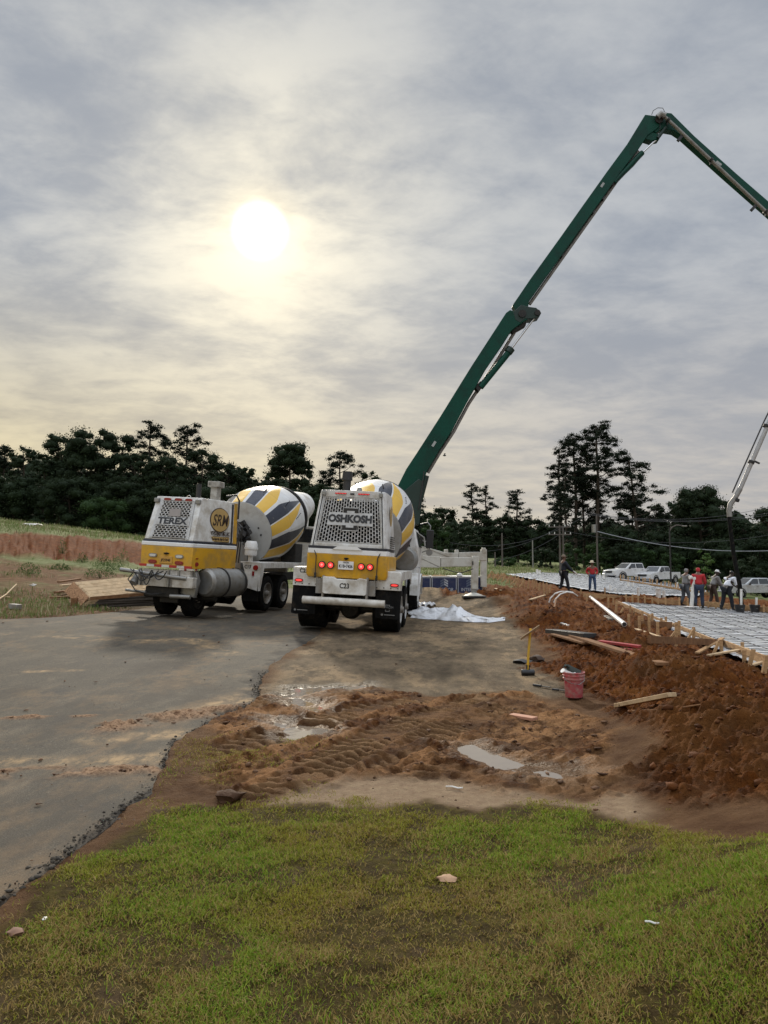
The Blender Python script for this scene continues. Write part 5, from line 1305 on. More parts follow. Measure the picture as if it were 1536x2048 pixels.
    d = MB(); d.lathe([(.0, 0), (.17, 0), (.18, .04), (.18, .34), (.14, .42), (.0, .42)], 24, frame((.90, 3.2, 1.62), (0, 0, 1), (0, 1, 0))); d.lathe([(.19, .18), (.20, .18), (.20, .24), (.19, .24)], 24, frame((.90, 3.2, 1.62), (0, 0, 1), (0, 1, 0))); d.cyl((.90, 3.2, 1.4), (.90, 3.2, 1.63), .07, n=12); d.build('oil_canister', WHITE2, t)
    ped = MB(); ped.prism([(-.55, 1.07), (.55, 1.07), (.45, 2.0), (-.45, 2.0)], 3.4, 3.9); ped.prism([(-.6, 1.07), (.6, 1.07), (.7, 2.5), (.55, 2.5), (.4, 1.6), (-.4, 1.6), (-.55, 2.5), (-.7, 2.5)], 7.05, 7.3); ped.build('drum_pedestal', GALV, t, bevel=.01)
    d = MB(); d.box((.95, 6.6, 1.75), (.5, .7, .62)); d.build('tool_box', DARKM, t, bevel=.02)
    cab(t, 9.4)
    return t
TRUCK_L = truck_left()
# ---------------------------------------------------------------- concrete pump truck with its boom (stands beyond the right mixer truck)
BY = 30.0
STEEL = pbr('grey delivery pipe', (.22, .215, .20), .5, metal=.2, var=.15, sc=2, dirt=(.15, .13, .11), damt=.5)
def boom():
    base = at(812, 1100, BY)
    t = thing('concrete_pump_boom', 'tall green folding concrete pump boom on white outriggers reaching over the site', 'concrete pump', (base.x, BY, gz(base.x, BY)))
    Mi = Matrix.Translation(-t.location)
    def P(px, py, y=BY): return Mi @ at(px, py, y)
    def beam(name, a, b, wa, wb, mat=GREENB, y=0., th=.42, extra=None):
        """tapered box arm between two photo points of the boom plane, widths in metres"""
        A, B = P(*a), P(*b); d = (B - A).normalized(); n = Vector((-d.z, 0, d.x)) if True else None
        m = MB(); q = []
        for (p, w) in ((A, wa), (B, wb)):
            q.append([p + n * w / 2 + Vector((0, y - th / 2, 0)), p - n * w / 2 + Vector((0, y - th / 2, 0)), p - n * w / 2 + Vector((0, y + th / 2, 0)), p + n * w / 2 + Vector((0, y + th / 2, 0))])
        m.loft(q); return m.build(name, mat, t, bevel=.02)
    def shape(name, pts, th, mat=GREENB, y=0., par=None):
        m = MB(); p3 = [P(*p) for p in pts]; m.prism([(p.x, p.z) for p in p3], y - th / 2, y + th / 2); return m.build(name, mat, par or t, bevel=.02)
    # first arm, wide at the foot
    a1 = shape('lower_arm', [(786, 1040), (790, 984), (812, 940), (835, 905), (880, 835), (940, 738), (1010, 630), (1018, 624), (1028, 628), (1056, 640), (1035, 654), (1020, 666), (1005, 690), (972, 738), (935, 803), (905, 860), (878, 902), (853, 945), (845, 968), (832, 1000), (826, 1040)], .55)
    for (a, b, c, d) in (((850, 905), (905, 818), (912, 822), (858, 910)),): pass
    shape('tower', [(800, 1050), (806, 985), (836, 960), (846, 965), (838, 1050)], .75, GREEND)
    # lift cylinder and its rod at the foot
    def tubep(name, pts, r, mat, y=0., par=None, n=12, r2=None):
        m = MB(); m.tube([P(*p) + Vector((0, y, 0)) for p in pts], r, n, r2); return m.build(name, mat, par or t)
    tubep('lift_cylinder', [(852, 952), (842, 990), (830, 1030)], .13, GREEND, -.1)
    tubep('hose', [(847, 945), (842, 985), (836, 1020)], .025, BLACKP, -.4)
    # second arm
    shape('middle_arm', [(1024, 613), (1060, 560), (1119, 478), (1160, 420), (1212, 347), (1251, 294), (1287, 235), (1312, 238), (1322, 250), (1312, 262), (1292, 276), (1276, 300), (1238, 350), (1188, 421), (1146, 480), (1087, 562), (1056, 606), (1052, 640), (1036, 655), (1026, 640), (1031, 628)], .42)
    k1 = shape('knuckle', [(1024, 628), (1040, 614), (1056, 618), (1070, 620), (1080, 630), (1076, 638), (1060, 642), (1048, 642), (1038, 650), (1028, 644)], .56, GREEND)
    m = MB(); 
    for (px, py, r) in ((1042, 632, .16), (1072, 630, .12)): c = P(px, py); m.cyl(c + Vector((0, -.33, 0)), c + Vector((0, .33, 0)), r, n=20)
    m.build('pivot_pin', DARKM, k1)
    # folding cylinder of the first joint
    c = tubep('fold_cylinder', [(960, 776), (1020, 702)], .13, GREENB, -.12); tubep('piston_rod', [(1016, 706), (1069, 636)], .045, CHROME, -.12, c)
    m = MB(); q = P(1018, 703); d = (P(1069, 636) - P(960, 776)).normalized(); m.cyl(q - d * .1 + Vector((0, -.12, 0)), q + d * .12 + Vector((0, -.12, 0)), .17, n=16); m.build('gland', GREEND, c)
    shape('cylinder_mount', [(948, 776), (960, 764), (966, 772), (956, 786)], .4, DARKM)
    shape('pipe_bracket', [(1020, 662), (1036, 652), (1052, 646), (1050, 654), (1036, 662), (1024, 668)], .3, DARKM)
    # delivery pipe under the first and second arms
    tubep('delivery_pipe', [(856, 945), (881, 903), (908, 862), (938, 806), (985, 735), (1028, 666), (1034, 655)], .07, STEEL, .12)
    tubep('delivery_pipe', [(1060, 607), (1091, 563), (1150, 480), (1192, 421), (1241, 351), (1278, 300)], .07, STEEL, .1)
    # third arm and its pipe in front
    shape('outer_arm', [(1296, 262), (1308, 238), (1330, 230), (1340, 231), (1385, 276), (1470, 352), (1560, 430), (1640, 500), (1684, 536), (1676, 550), (1640, 524), (1540, 436), (1440, 348), (1360, 276), (1345, 266), (1322, 262), (1310, 270)], .34)
    tubep('delivery_pipe', [(1322, 242), (1350, 268), (1420, 334), (1500, 409), (1590, 494), (1668, 560)], .068, STEEL, -.34)
    m = MB()
    for a in range(9):
        pass
    m.tube([P(1310, 243) + Vector((0, -.30, 0)), P(1316, 238) + Vector((0, -.36, 0)), P(1324, 242) + Vector((0, -.36, 0))], .13, 12); m.build('elbow', ALU, t)
    for (px, py) in ((1330, 250), (1415, 329), (1524, 431), (1618, 518)):
        m = MB(); q = P(px, py) + Vector((0, -.34, 0)); d = (P(1500, 398) - P(1350, 262)).normalized(); m.cyl(q - d * .05, q + d * .05, .10, n=14); n = Vector((d.z, 0, -d.x)) * -1
        m.bar(q, q - Vector((0, 0, .2)) + Vector((-.04, 0, 0)), .05, .05); m.bar(q, q + Vector((.04, .34, .12)), .05, .05); m.build('pipe_clamp', DARKM, t)
    for (a, b) in (((1360, 278), (1350, 290)), ((1504, 418), (1495, 428))):
        m = MB(); m.bar(P(*a) + Vector((0, -.3, 0)), P(*b) + Vector((0, -.3, 0)), .09, .12); m.build('bracket', BLACKP, t)
    # linkage and cylinder at the top joint
    shape('link_plate', [(1282, 272), (1297, 262), (1300, 268), (1312, 272), (1318, 274), (1316, 283), (1300, 286), (1288, 282)], .34, GREENB)
    tubep('link_bar', [(1312, 282), (1328, 260)], .07, GREEND, -.2)
    c = tubep('fold_cylinder', [(1226, 368), (1283, 308)], .11, GREENB, -.1); tubep('piston_rod', [(1283, 308), (1312, 281)], .04, CHROME, -.1, c)
    tubep('hydraulic_line', [(1229, 372), (1262, 340), (1279, 320)], .012, BLACKP, -.3)
    tubep('hose', [(1300, 235), (1303, 227), (1312, 221.5), (1322, 222), (1326, 230)], .014, BLACKP, -.2, n=6)
    tubep('hose', [(1315, 250), (1316, 262), (1314, 268)], .012, BLACKP, -.25, n=6)
    shape('cylinder_mount', [(1214, 368), (1226, 357), (1234, 364), (1222, 376)], .34, DARKM)
    m = MB(); q = P(1314, 246); m.cyl(q + Vector((0, -.28, 0)), q + Vector((0, .28, 0)), .16, n=20); m.build('pivot_pin', DARKM, t)
    # little clips and stickers
    for (px, py) in ((1100, 513), (1199, 374), (1123, 511), (1205, 398), (1185, 425), (888, 884), (868, 912)):
        m = MB(); m.box(P(px, py), (.16, .3, .12), rot=(0, R(-55), 0)); m.build('clip', BLACKP, t)
    sk = pbr('worn sticker', (.30, .32, .31), .6)
    for (px, py, s) in ((1202, 375, .22), (867, 890, .24), (1434, 331, .26)):
        m = MB(); y = -.216 if px < 1400 and px > 1000 else (-.281 if px < 1000 else -.176); m.box(P(px, py) + Vector((0, y - .002, 0)), (.10, .006, s), rot=(0, R(33 if px < 1400 else -50), 0)); m.build('sticker', sk, t)
    # the folded-down tip: white pipe hanging with the rubber hose
    A, B = (1684, 536), (1461, 1006)
    tip = beam('tip_arm', (1690, 520), (1600, 712), .34, .24, th=.28, y=.15)
    tubep('delivery_pipe', [(1672, 560), (1600, 708), (1536, 845), (1478, 978)], .085, pbr('pale pipe', (.33, .325, .32), .4, metal=.1, var=.1, dirt=(.25, .23, .2), damt=.5), -.1)
    tubep('tip_rod', [(1600, 700), (1529, 843), (1466, 985)], .03, BLACKP, .05, n=8)
    for (px, py) in ((1530, 853), (1470, 1000), (1500, 925)):
        m = MB(); q = P(px, py) + Vector((0, -.1, 0)); d = (P(1478, 978) - P(1536, 845)).normalized(); m.cyl(q - d * .05, q + d * .05, .13, n=14); m.build('pipe_clamp', DARKM, t)
    m = MB(); m.bar(P(1506, 921), P(1519, 927), .08, .06); m.build('bracket', BLACKP, t)
    tubep('elbow', [(1478, 978), (1468, 996), (1458, 1009), (1456, 1022), (1457, 1034)], .10, STEEL, -.1)
    # hose sags down to the pour
    tubep('rubber_hose', [(1456, 1032), (1458, 1055), (1461, 1078), (1465, 1108), (1471, 1141), (1477, 1170), (1481, 1212)], .075, RUBBER, -.1, r2=.085)
    # truck body behind the mixer and outriggers
    b = MB(); b.box(Mi @ Vector((base.x - 1.6, BY + 1.6, gz(base.x, BY) + 1.25)), (2.2, 8.5, .5)); b.build('chassis', DARKM, t, bevel=.03)
    # front outrigger: hinge, inner box, outer box, leg, foot
    Y1 = 28.3
    def Q(px, py, y=Y1): return Mi @ at(px, py, y)
    def box4(name, a, b, c, d, th, mat=BEIGEW, y=Y1):
        m = MB(); q = [Q(*p, y) for p in (a, b, c, d)]; m.prism([(p.x, p.z) for p in q], q[0].y - th / 2, q[0].y + th / 2); return m.build(name, mat, t, bevel=.015)
    box4('outrigger_arm', (800, 1098), (852, 1112), (880, 1113.5), (880, 1135), .42); box4('outrigger_root', (770, 1134), (800, 1098), (880, 1135.5), (828, 1134.5), .40)
    box4('outrigger_extension', (881, 1114.5), (942, 1115), (942, 1133), (881, 1134), .32)
    m = MB(); q0, q1 = Q(950.5, 1112), Q(949, 1178); q2 = Q(945.5, 1197.5)
    m.bar(q1, q0, .25, .25, up=(0, 1, 0)); m.build('outrigger_leg', BEIGEW, t, bevel=.015)
    m = MB(); m.bar(Vector((q1.x - .04, q1.y, Q(944, 1199).z)), q1 + Vector((-.02, 0, .1)), .19, .19, up=(0, 1, 0)); m.build('outrigger_ram', ALU, t, bevel=.01)
    ft = Q(943, 1199); gl = gz(ft.x + t.location.x, Y1) - t.location.z
    m = MB(); m.lathe([(.0, .12), (.10, .12), (.30, .04), (.36, .015), (.36, 0), (.0, 0)], 24, frame((q1.x - .04, Y1 - t.location.y, gl + .05), (0, 0, 1), (0, 1, 0)))
    m.build('outrigger_foot', BEIGEW, t); m = MB(); m.box((q1.x - .04, Y1 - t.location.y, gl + .02), (.86, .86, .06)); m.build('outrigger_pad', BLACKP, t)
    m = MB(); m.box(Q(943, 1126) + Vector((.03, -.18, 0)), (.04, .02, .14)); m.build('decal', BLACKP, t)
    tubep('hose', [(878, 1136), (900, 1143), (915, 1144), (935, 1137)], .018, BLACKP, -1.9, n=6)
    # second outrigger further back
    Y2 = 33.5
    box4('outrigger_arm', (838, 1091), (890, 1105), (916, 1106), (916, 1122), .42, y=Y2); box4('outrigger_extension', (917, 1104.5), (972, 1104), (972, 1121), (917, 1122), .32, y=Y2)
    box4('outrigger_root', (800, 1085), (838, 1091), (916, 1122.5), (830, 1124), .38, y=Y2)
    m = MB(); m.bar(Q(967, 1174, Y2), Q(967, 1099, Y2), .27, .27, up=(0, 1, 0)); m.build('outrigger_leg', BEIGEW, t, bevel=.015)
    for (px, py) in ((913, 1105), (892, 1104), (967, 1101)):
        m = MB(); m.box(Q(px, py, Y2), (.16, .36, .24)); m.build('lug', BEIGEW, t, bevel=.02)
    # bits of the pump deck peeping over the mixer
    m = MB(); m.box(Q(826, 1110, 30), (.5, .8, .5)); m.box(Q(838, 1080, 31), (.3, .4, .34)); m.build('valve_block', DARKM, t, bevel=.03)
    m = MB(); m.tube([Q(826, 1100, 30), Q(828, 1075, 30), Q(838, 1068, 30), Q(848, 1075, 30), Q(850, 1092, 30)], .035, 8); m.tube([Q(836, 1073, 31), Q(846, 1082, 31), Q(858, 1084, 31), Q(858, 1096, 31)], .03, 8); m.build('handrail', ALU, t)
    return t
boom()
# ---------------------------------------------------------------- slab pads, forms, stakes and loose things on the site
WOOD = pbr('fresh form lumber', (.40, .25, .125), .8, var=.25, sc=3, dirt=(.20, .11, .055), damt=.5, bump=.2, bsc=25, spec=.15, streak=(1, 1, 4))
WOOD_D = pbr('muddy lumber', (.21, .115, .058), .85, var=.3, sc=4, dirt=(.13, .06, .03), damt=.6, bump=.3, bsc=25, spec=.1)
WOOD_P = pbr('pale pine board', (.52, .38, .23), .75, var=.16, sc=5, dirt=(.33, .22, .12), damt=.4, bump=.15, bsc=25, spec=.15)
PVC = pbr('white pvc', (.66, .65, .62), .4, var=.05, sc=3, dirt=(.40, .28, .18), damt=.4)
REBAR = pbr('rebar steel', (.018, .016, .015), .8, metal=.1, var=.4, sc=6)
def sheet_material():
    t = NT('white poly sheet'); nz = t.noise(3, 6, .65, 'Pos', scale=(.6, 2.2, 1)); c = t.mix(t.rng(nz, .38, .62), (.33, .33, .325), (.66, .67, .68)); d = t.noise(1.1, 6, .7, 'Pos', w=4)
    c = t.mix(t.rng(d, .60, .74, 0., .7), c, (.24, .14, .08)); t.put(t.b.inputs['Base Color'], c); t.b.inputs['Roughness'].default_value = .45; t.bump(t.noise(5, 6, .65, 'Pos', w=2, scale=(.5, 2, 1)), 1., .12); return t.m
SHEET = sheet_material()
PADZ = {}
def pad(name_label, poly_px, lift, spacing, mat_label, seed):
    W = P2W(poly_px); cx = sum(p[0] for p in W) / len(W); cy = sum(p[1] for p in W) / len(W)
    x0, x1 = min(p[0] for p in W), max(p[0] for p in W); y0, y1 = min(p[1] for p in W), max(p[1] for p in W)
    nx, ny = int((x1 - x0) / .11), int((y1 - y0) / .11)
    X, Y = np.meshgrid(np.linspace(x0, x1, nx), np.linspace(y0, y1, ny), indexing='ij')
    sd = poly_sd(X, Y, W); Z = base_z(X, Y) + lift + .03 * fbm(X, Y * 2.0, 1.3, 4, seed) + .025 * fbm(X, Y * 3, 4, 3, seed + 2)
    i = (np.arange(nx - 1)[:, None] * ny + np.arange(ny - 1)[None]); F = np.stack([i, i + ny, i + 1 + ny, i + 1], -1).reshape(-1, 4)
    F = F[(sd.ravel()[F] > -.02).all(1)]
    used = np.unique(F); mp = np.full(nx * ny, -1); mp[used] = np.arange(len(used)); V = np.stack([X, Y, Z], -1).reshape(-1, 3)[used]; F = mp[F]
    o = np_mesh('vapour_barrier', V, F, SHEET); tag(o, name_label, 'plastic sheet')
    # tied bars laid both ways, one rigid mat
    mb = MB(); ax = Vector((W[1][0] - W[0][0], W[1][1] - W[0][1])).normalized(); bx = Vector((-ax.y, ax.x)); rs = random.Random(seed)
    def run(d, n_, sp):
        R_ = 60
        for k in range(int(-R_ / sp), int(R_ / sp)):
            c = Vector((cx, cy)) + n_ * (k * sp + rs.uniform(-.09, .09)); ts = np.arange(-R_, R_, .45); xs = c.x + d.x * ts; ys = c.y + d.y * ts
            ins = poly_sd(xs, ys, W) > .05
            st = None
            for j in range(len(ts)):
                if ins[j] and st is None: st = j
                if (not ins[j] or j == len(ts) - 1) and st is not None:
                    if j - st > 2:
                        jj = np.arange(st, j, 3 if j - st > 9 else 1)
                        mb.tube([(xs[q] + .03 * math.sin(q * .7 + k), ys[q] + .03 * math.sin(q * .9 + k * 2), float(base_z(xs[q], ys[q])) + lift + .045 + .012 * math.sin(q * 1.3 + k)) for q in jj] if len(jj) > 1 else [(xs[st], ys[st], 0), (xs[st], ys[st] + .1, 0)], .0072, 4)
                    st = None
    run(Vector((1, -.05)).normalized(), Vector((.05, 1)).normalized(), spacing); run(ax, bx, spacing * 1.25)
    o = mb.build('rebar_mat', REBAR, smooth_=False, recalc=False); tag(o, mat_label, 'rebar mat')
    # chairs
    return W
NEAR = pad('white plastic sheet of the near slab under the rebar', [(1560, 1348), (1240, 1207), (1420, 1214), (1600, 1232), (1900, 1262), (2050, 1400)], .03, .40, 'black rebar mat laid on the near white slab sheet', 61)
FAR = pad('white plastic sheet of the far slab reaching past the men', [(1240, 1192), (1012, 1151), (1075, 1147), (1190, 1151), (1300, 1160), (1420, 1184), (1390, 1196)], .10, .9, 'black rebar mat laid on the far white slab sheet', 71)

def wpt(px, py, up=0.): p = hit(px, py); return Vector((p.x, p.y, p.z + up))
def stake(px, pyb, pyt, tilt=0., brace=None, mat=WOOD, grp='wooden stakes along the slab forms', w=.06, label=None, name='stake', cat='stake'):
    """a wooden stake from its foot pixel to its top pixel"""
    a = wpt(px, pyb); h = (pyb - pyt) / FPX * a.y
    m = MB(); m.bar((0, 0, -.12), (tilt * a.y / FPX, 0, h), w, w * .75, up=(0, 1, 0)); m.bar((tilt * a.y / FPX, 0, h), (tilt * a.y / FPX, .0, h + .004), w * .9, w * .6, up=(0, 1, 0))
    o = m.build(name, mat); o.location = a; tag(o, label or 'wooden stake driven in beside the slab form board', cat, grp); return o
SG = 'wooden stakes along the near slab form'; SG2 = 'wooden stakes along the far slab form'
for i, (px, b, tp, tl) in enumerate([(1162, 1191, 1178, 0), (1174, 1205, 1188, 0), (1210, 1193, 1176, 0), (1217, 1218, 1193, 0), (1227, 1211, 1196, 0), (1231, 1229, 1200, 3), (1258, 1255, 1229, 0), (1261, 1230, 1211, 0),
                         (1268, 1231, 1218, 0), (1279, 1261, 1233, 0), (1285, 1248, 1223, 0), (1298, 1266, 1232, 1), (1305, 1249, 1227, 0), (1316, 1276, 1245, 0), (1323, 1252, 1236, 0), (1332, 1249, 1234, 0),
                         (1352, 1291, 1246, 2), (1358, 1273, 1242, 1), (1387, 1286, 1255, 1), (1443, 1306, 1280, 0), (1485, 1300, 1285, 0), (1489, 1325, 1301, 0), (1494, 1336, 1300, 14), (1523, 1352, 1312, 12)]):
    stake(px, b, tp, tl, grp=SG, label='wooden stake driven in beside the near slab form board')
rs_ = random.Random(9)
for i in range(30):
    k = i / 29; px = 985 + 112 * k + rs_.uniform(-2, 2); b = 1158 + 28 * k + rs_.uniform(-3, 3); stake(px, b, b - 11 - 5 * k - rs_.uniform(0, 5), rs_.uniform(-2, 4), grp=SG2, label='wooden stake in the row left of the far slab', w=.06)
for i in range(26):
    k = i / 25; px = 1242 + 180 * k + rs_.uniform(-2, 2); b = 1160 + 30 * k + rs_.uniform(-1.5, 1.5); stake(px, b, b - 9 - 3 * k - rs_.uniform(0, 3), rs_.uniform(-1, 1.5), grp='wooden stakes behind the far slab', label='wooden stake in the row behind the far slab', w=.09)
for i in range(22):
    k = i / 21; px = 1250 + 290 * k + rs_.uniform(-3, 3); b = 1204 + 24 * k + rs_.uniform(-1, 1); stake(px, b, b - 14 - rs_.uniform(0, 5), 0, grp='wooden stakes along the cross form between the slabs', label='wooden stake beside the cross form board between the slabs')
def plank(name, a, b, w, h, mat, label, cat='board', up=(0, 0, 1), la=0., lb=0., group=None, ha=None):
    """a board between two photo pixels on the ground, raised la and lb metres"""
    A = wpt(*a, la); B = wpt(*b, lb) if ha is None else at(b[0], b[1], ha)
    m = MB(); m.bar(A - A, B - A, w, h, up=up); o = m.build(name, mat, bevel=.004); o.location = A; tag(o, label, cat, group); return o
plank('form_board', (1236, 1207), (1346, 1256), .04, .16, WOOD, 'pale form board along the near slab edge, far stretch', lb=.03, la=.03)
plank('form_board', (1344, 1254), (1428, 1290), .045, .18, WOOD, 'pale form board along the near slab edge, middle stretch by the notch', la=.04, lb=.05)
plank('form_board', (1446, 1294), (1560, 1344), .045, .20, WOOD, 'pale form board along the near slab edge, nearest stretch', la=.06, lb=.08)
plank('form_board', (1272, 1262), (1344, 1286), .10, .03, WOOD_P, 'pale flat board beside the pvc pipe end', la=.05, lb=.05)
plank('form_board', (1298, 1291), (1442, 1294), .05, .13, WOOD_D, 'muddy board laid across the footing notch', la=.10, lb=.10)
plank('form_board', (1270, 1256), (1343, 1258), .05, .20, WOOD_D, 'muddy cross board at the far end of the notch', la=.10, lb=.10)
plank('form_board', (1166, 1196), (1380, 1212), .05, .20, WOOD, 'long cross form board between the slabs, left part', la=.14, lb=.12)
plank('form_board', (1398, 1213), (1560, 1230), .05, .28, WOOD, 'long cross form board between the slabs, right part', la=.12, lb=.12)
plank('form_board', (1240, 1163), (1425, 1192), .05, .25, WOOD, 'weathered form board behind the far slab', la=.10, lb=.10)
plank('brace', (1394, 1309), (1446, 1294), .09, .03, WOOD, 'thin brace board leaning from the near stakes', la=.03, lb=.2)
plank('brace', (1416, 1314), (1496, 1311), .08, .035, WOOD_P, 'pale brace board lying before the near stakes', la=.03, lb=.14)
plank('brace', (1492, 1337), (1534, 1331), .08, .035, WOOD_P, 'pale brace board at the nearest stake', la=.03, lb=.08)
for (a, b, up_, lb) in (((1370, 1286), (1389, 1257), .9, 'short brace leaning on the stake at the notch'), ((1425, 1312), (1437, 1285), .9, 'leaning brace beside the corner stake'), ((1238, 1232), (1247, 1215), 0, 'leaning brace by the third stake'), ((1341, 1276), (1354, 1258), 0, 'small brace inside the footing notch')):
    A = wpt(*a); m = MB(); B = at(b[0], b[1], A.y) - A; m.bar((0, 0, 0), B, .05, .035, up=(0, 1, 0)); o = m.build('brace', WOOD); o.location = A; tag(o, lb, 'brace')
for i in range(8):
    px = 975 + i * 9; A = wpt(px, 1158 + i * 2.5); m = MB(); B = at(px + 9 + (i % 3) * 3, 1142 + i * 2 + (i % 2) * 4, A.y) - A; m.bar((0, 0, 0), B, .07, .05, up=(0, 1, 0)); o = m.build('brace', WOOD); o.location = A; tag(o, 'slanted brace at the left end of the far slab stakes', 'brace', 'slanted braces at the left end of the far slab')
plank('plank', (1132, 1278), (1327, 1335), .14, .04, WOOD_D, 'long reddish plank lying down the clay bank', la=.10, lb=.04)
plank('plank', (1108, 1277), (1172, 1294), .14, .035, WOOD_D, 'reddish plank at the upper end of the long plank', la=.08, lb=.06)
REDW = pbr('red painted board', (.30, .028, .03), .6, dirt=(.16, .05, .03), damt=.5)
plank('plank', (1199, 1290), (1280, 1301), .12, .04, REDW, 'red painted board on the clay bank', la=.06, lb=.06); plank('plank', (1228, 1300), (1280, 1303), .08, .03, REDW, 'thin red painted board below the wider red one', la=.02, lb=.02)
plank('plank', (1102, 1268), (1180, 1276), .24, .08, BLACKP, 'black board lying above the long plank', la=.06, lb=.04)
plank('plank', (1236, 1421), (1345, 1410), .09, .04, WOOD_P, 'pale board lying on the near clay bank', la=.05, lb=.09)
plank('plank', (1262, 1427), (1310, 1425), .04, .02, WOOD_D, 'thin dark lath under the pale board', la=.02, lb=.02)
plank('plank', (1368, 1422), (1420, 1414), .03, .012, WOOD_D, 'thin lath right of the pale board', la=.03, lb=.03)
plank('plank', (1022, 1433), (1070, 1441), .10, .03, pbr('pinkish board', (.38, .19, .12), .8, var=.2), 'short pinkish board lying in the tracks', la=.015, lb=.015)
plank('plank', (1060, 1202), (1090, 1192), .08, .03, WOOD_P, 'pale lath on the clay ridge near the outrigger foot', la=.04, lb=.04)
plank('plank', (990, 1178), (1002, 1182), .10, .03, WOOD_P, 'short white offcut by the left row of stakes', la=.03, lb=.03)
plank('stake', (1106, 1231), (1112, 1214), .05, .05, WOOD_D, 'lone stake leaning on the clay ridge', la=.0, lb=.25)
plank('offcut', (1210, 1237), (1224, 1244), .16, .10, GALV, 'grey offcut block under the pvc pipe', la=.05, lb=.05); plank('offcut', (1123, 1249), (1137, 1254), .06, .03, PVC, 'small white offcut on the clay', la=.03, lb=.03)
def pipe(name, pts, r, mat, label, cat='pipe', n=10, up=None):
    A = Vector(pts[0]); m = MB(); m.tube([Vector(p) - A for p in pts], r, n); o = m.build(name, mat); o.location = A; tag(o, label, cat); return o
p0, p1 = wpt(1180, 1198, .10), wpt(1249, 1257, .10); pipe('pvc_pipe', [p0, p0.lerp(p1, .5), p1], .062, PVC, 'long white pvc pipe lying along the clay bank')
m = MB(); d = (p1 - p0).normalized(); m.cyl(Vector((0, 0, 0)), d * .012, .048, n=12); o = m.build('pipe_opening', BLACKP, bpy.data.objects['pvc_pipe']); o.location = p1 - p0
a = wpt(1098, 1205); pipe('hoop_tube', [at(1098, 1205, a.y), at(1101, 1196, a.y), at(1110, 1187, a.y), at(1122, 1183, a.y + .3), at(1135, 1183, a.y + .6), at(1146, 1185, a.y + 1)], .025, PVC, 'outer white plastic tube bent into a hoop over the clay')
pipe('hoop_tube', [at(1107, 1207, a.y), at(1111, 1198, a.y), at(1121, 1188, a.y + .1), at(1134, 1184, a.y + .3), at(1146, 1186, a.y + .6), at(1155, 1192, a.y + 1)], .025, PVC, 'inner white plastic tube bent into a hoop over the clay')
def riser(px, pb, pt, r, label, grp=None, cap=False, px2=None):
    a = wpt(px, pb); h = (pb - pt) / FPX * a.y; t = thing('pvc_riser', label, 'pipe', a, group=grp); m = MB(); dx = ((px2 or px) - px) / FPX * a.y
    m.cyl((0, 0, -.1), (dx, 0, h), r, n=12); m.build('pipe', PVC, t)
    m = MB()
    if cap: m.cyl((dx, 0, h - .06), (dx, 0, h + .06), r * 1.5, n=12); m.cyl((dx - .24, 0, h + .03), (dx + .22, 0, h + .06), r * .95, n=12)
    else: m.cyl((dx, 0, h - .05), (dx, 0, h + .015), r * 1.18, n=12)
    m.build('cap', PVC, t)
    if cap:
        m = MB(); m.lathe([(.0, .05), (.3, .03), (.34, 0), (.0, 0)], 16, frame((0, 0, .06), (0, 0, 1), (0, 1, 0))); m.build('pour_splash', PVC, t)
riser(1382, 1217, 1157, .085, 'tallest white pvc riser with a capped tee in front of the men', cap=True, px2=1391)
G = 'white pvc risers standing in the slabs'
for (px, b, tp, r) in ((1257, 1176, 1164, .09), (1266, 1177, 1166, .09), (1277, 1189, 1176, .06), (1317, 1195, 1178, .14), (1328, 1196, 1182, .08), (1208, 1161, 1148, .07), (1200, 1158, 1147, .06), (1221, 1186, 1171, .07), (1074, 1151, 1139, .09), (1079, 1152, 1141, .10), (1231, 1188, 1177, .05), (1355, 1178, 1165, .06)):
    riser(px, b, tp, r, 'white pvc riser standing in the far slab', G)
for (px, lb) in ((1480, 'black bucket with a white pipe in it, below the hanging hose'), (1510, 'black bucket with a short white pipe, right of the other one')):
    a = wpt(px, 1226); t = thing('black_bucket', lb, 'bucket', a); s = .19
    m = MB(); m.lathe([(.0, 0), (s * .82, 0), (s * 1.05, .30), (s * 1.1, .30), (s * 1.1, .33), (s * .95, .33), (s * .78, .03), (.0, .03)], 20, frame((0, 0, 0), (0, 0, 1), (0, 1, 0))); m.build('bucket_body', BLACKP, t)
    m = MB(); m.cyl((.05, 0, .03), (.08, 0, .95 if px < 1500 else .62), .045, n=10); o = m.build('pvc_riser', PVC); o.location = a; tag(o, 'white pvc riser rising out of the %s black bucket' % ('left' if px < 1500 else 'right'), 'pipe')
    m = MB(); m.tube([(-s * 1.1, 0, .31), (-s * .7, -.12, .22), (0, -.2, .18), (s * .7, -.12, .22), (s * 1.1, 0, .31)], .006, 6); m.build('handle', ALU, t)

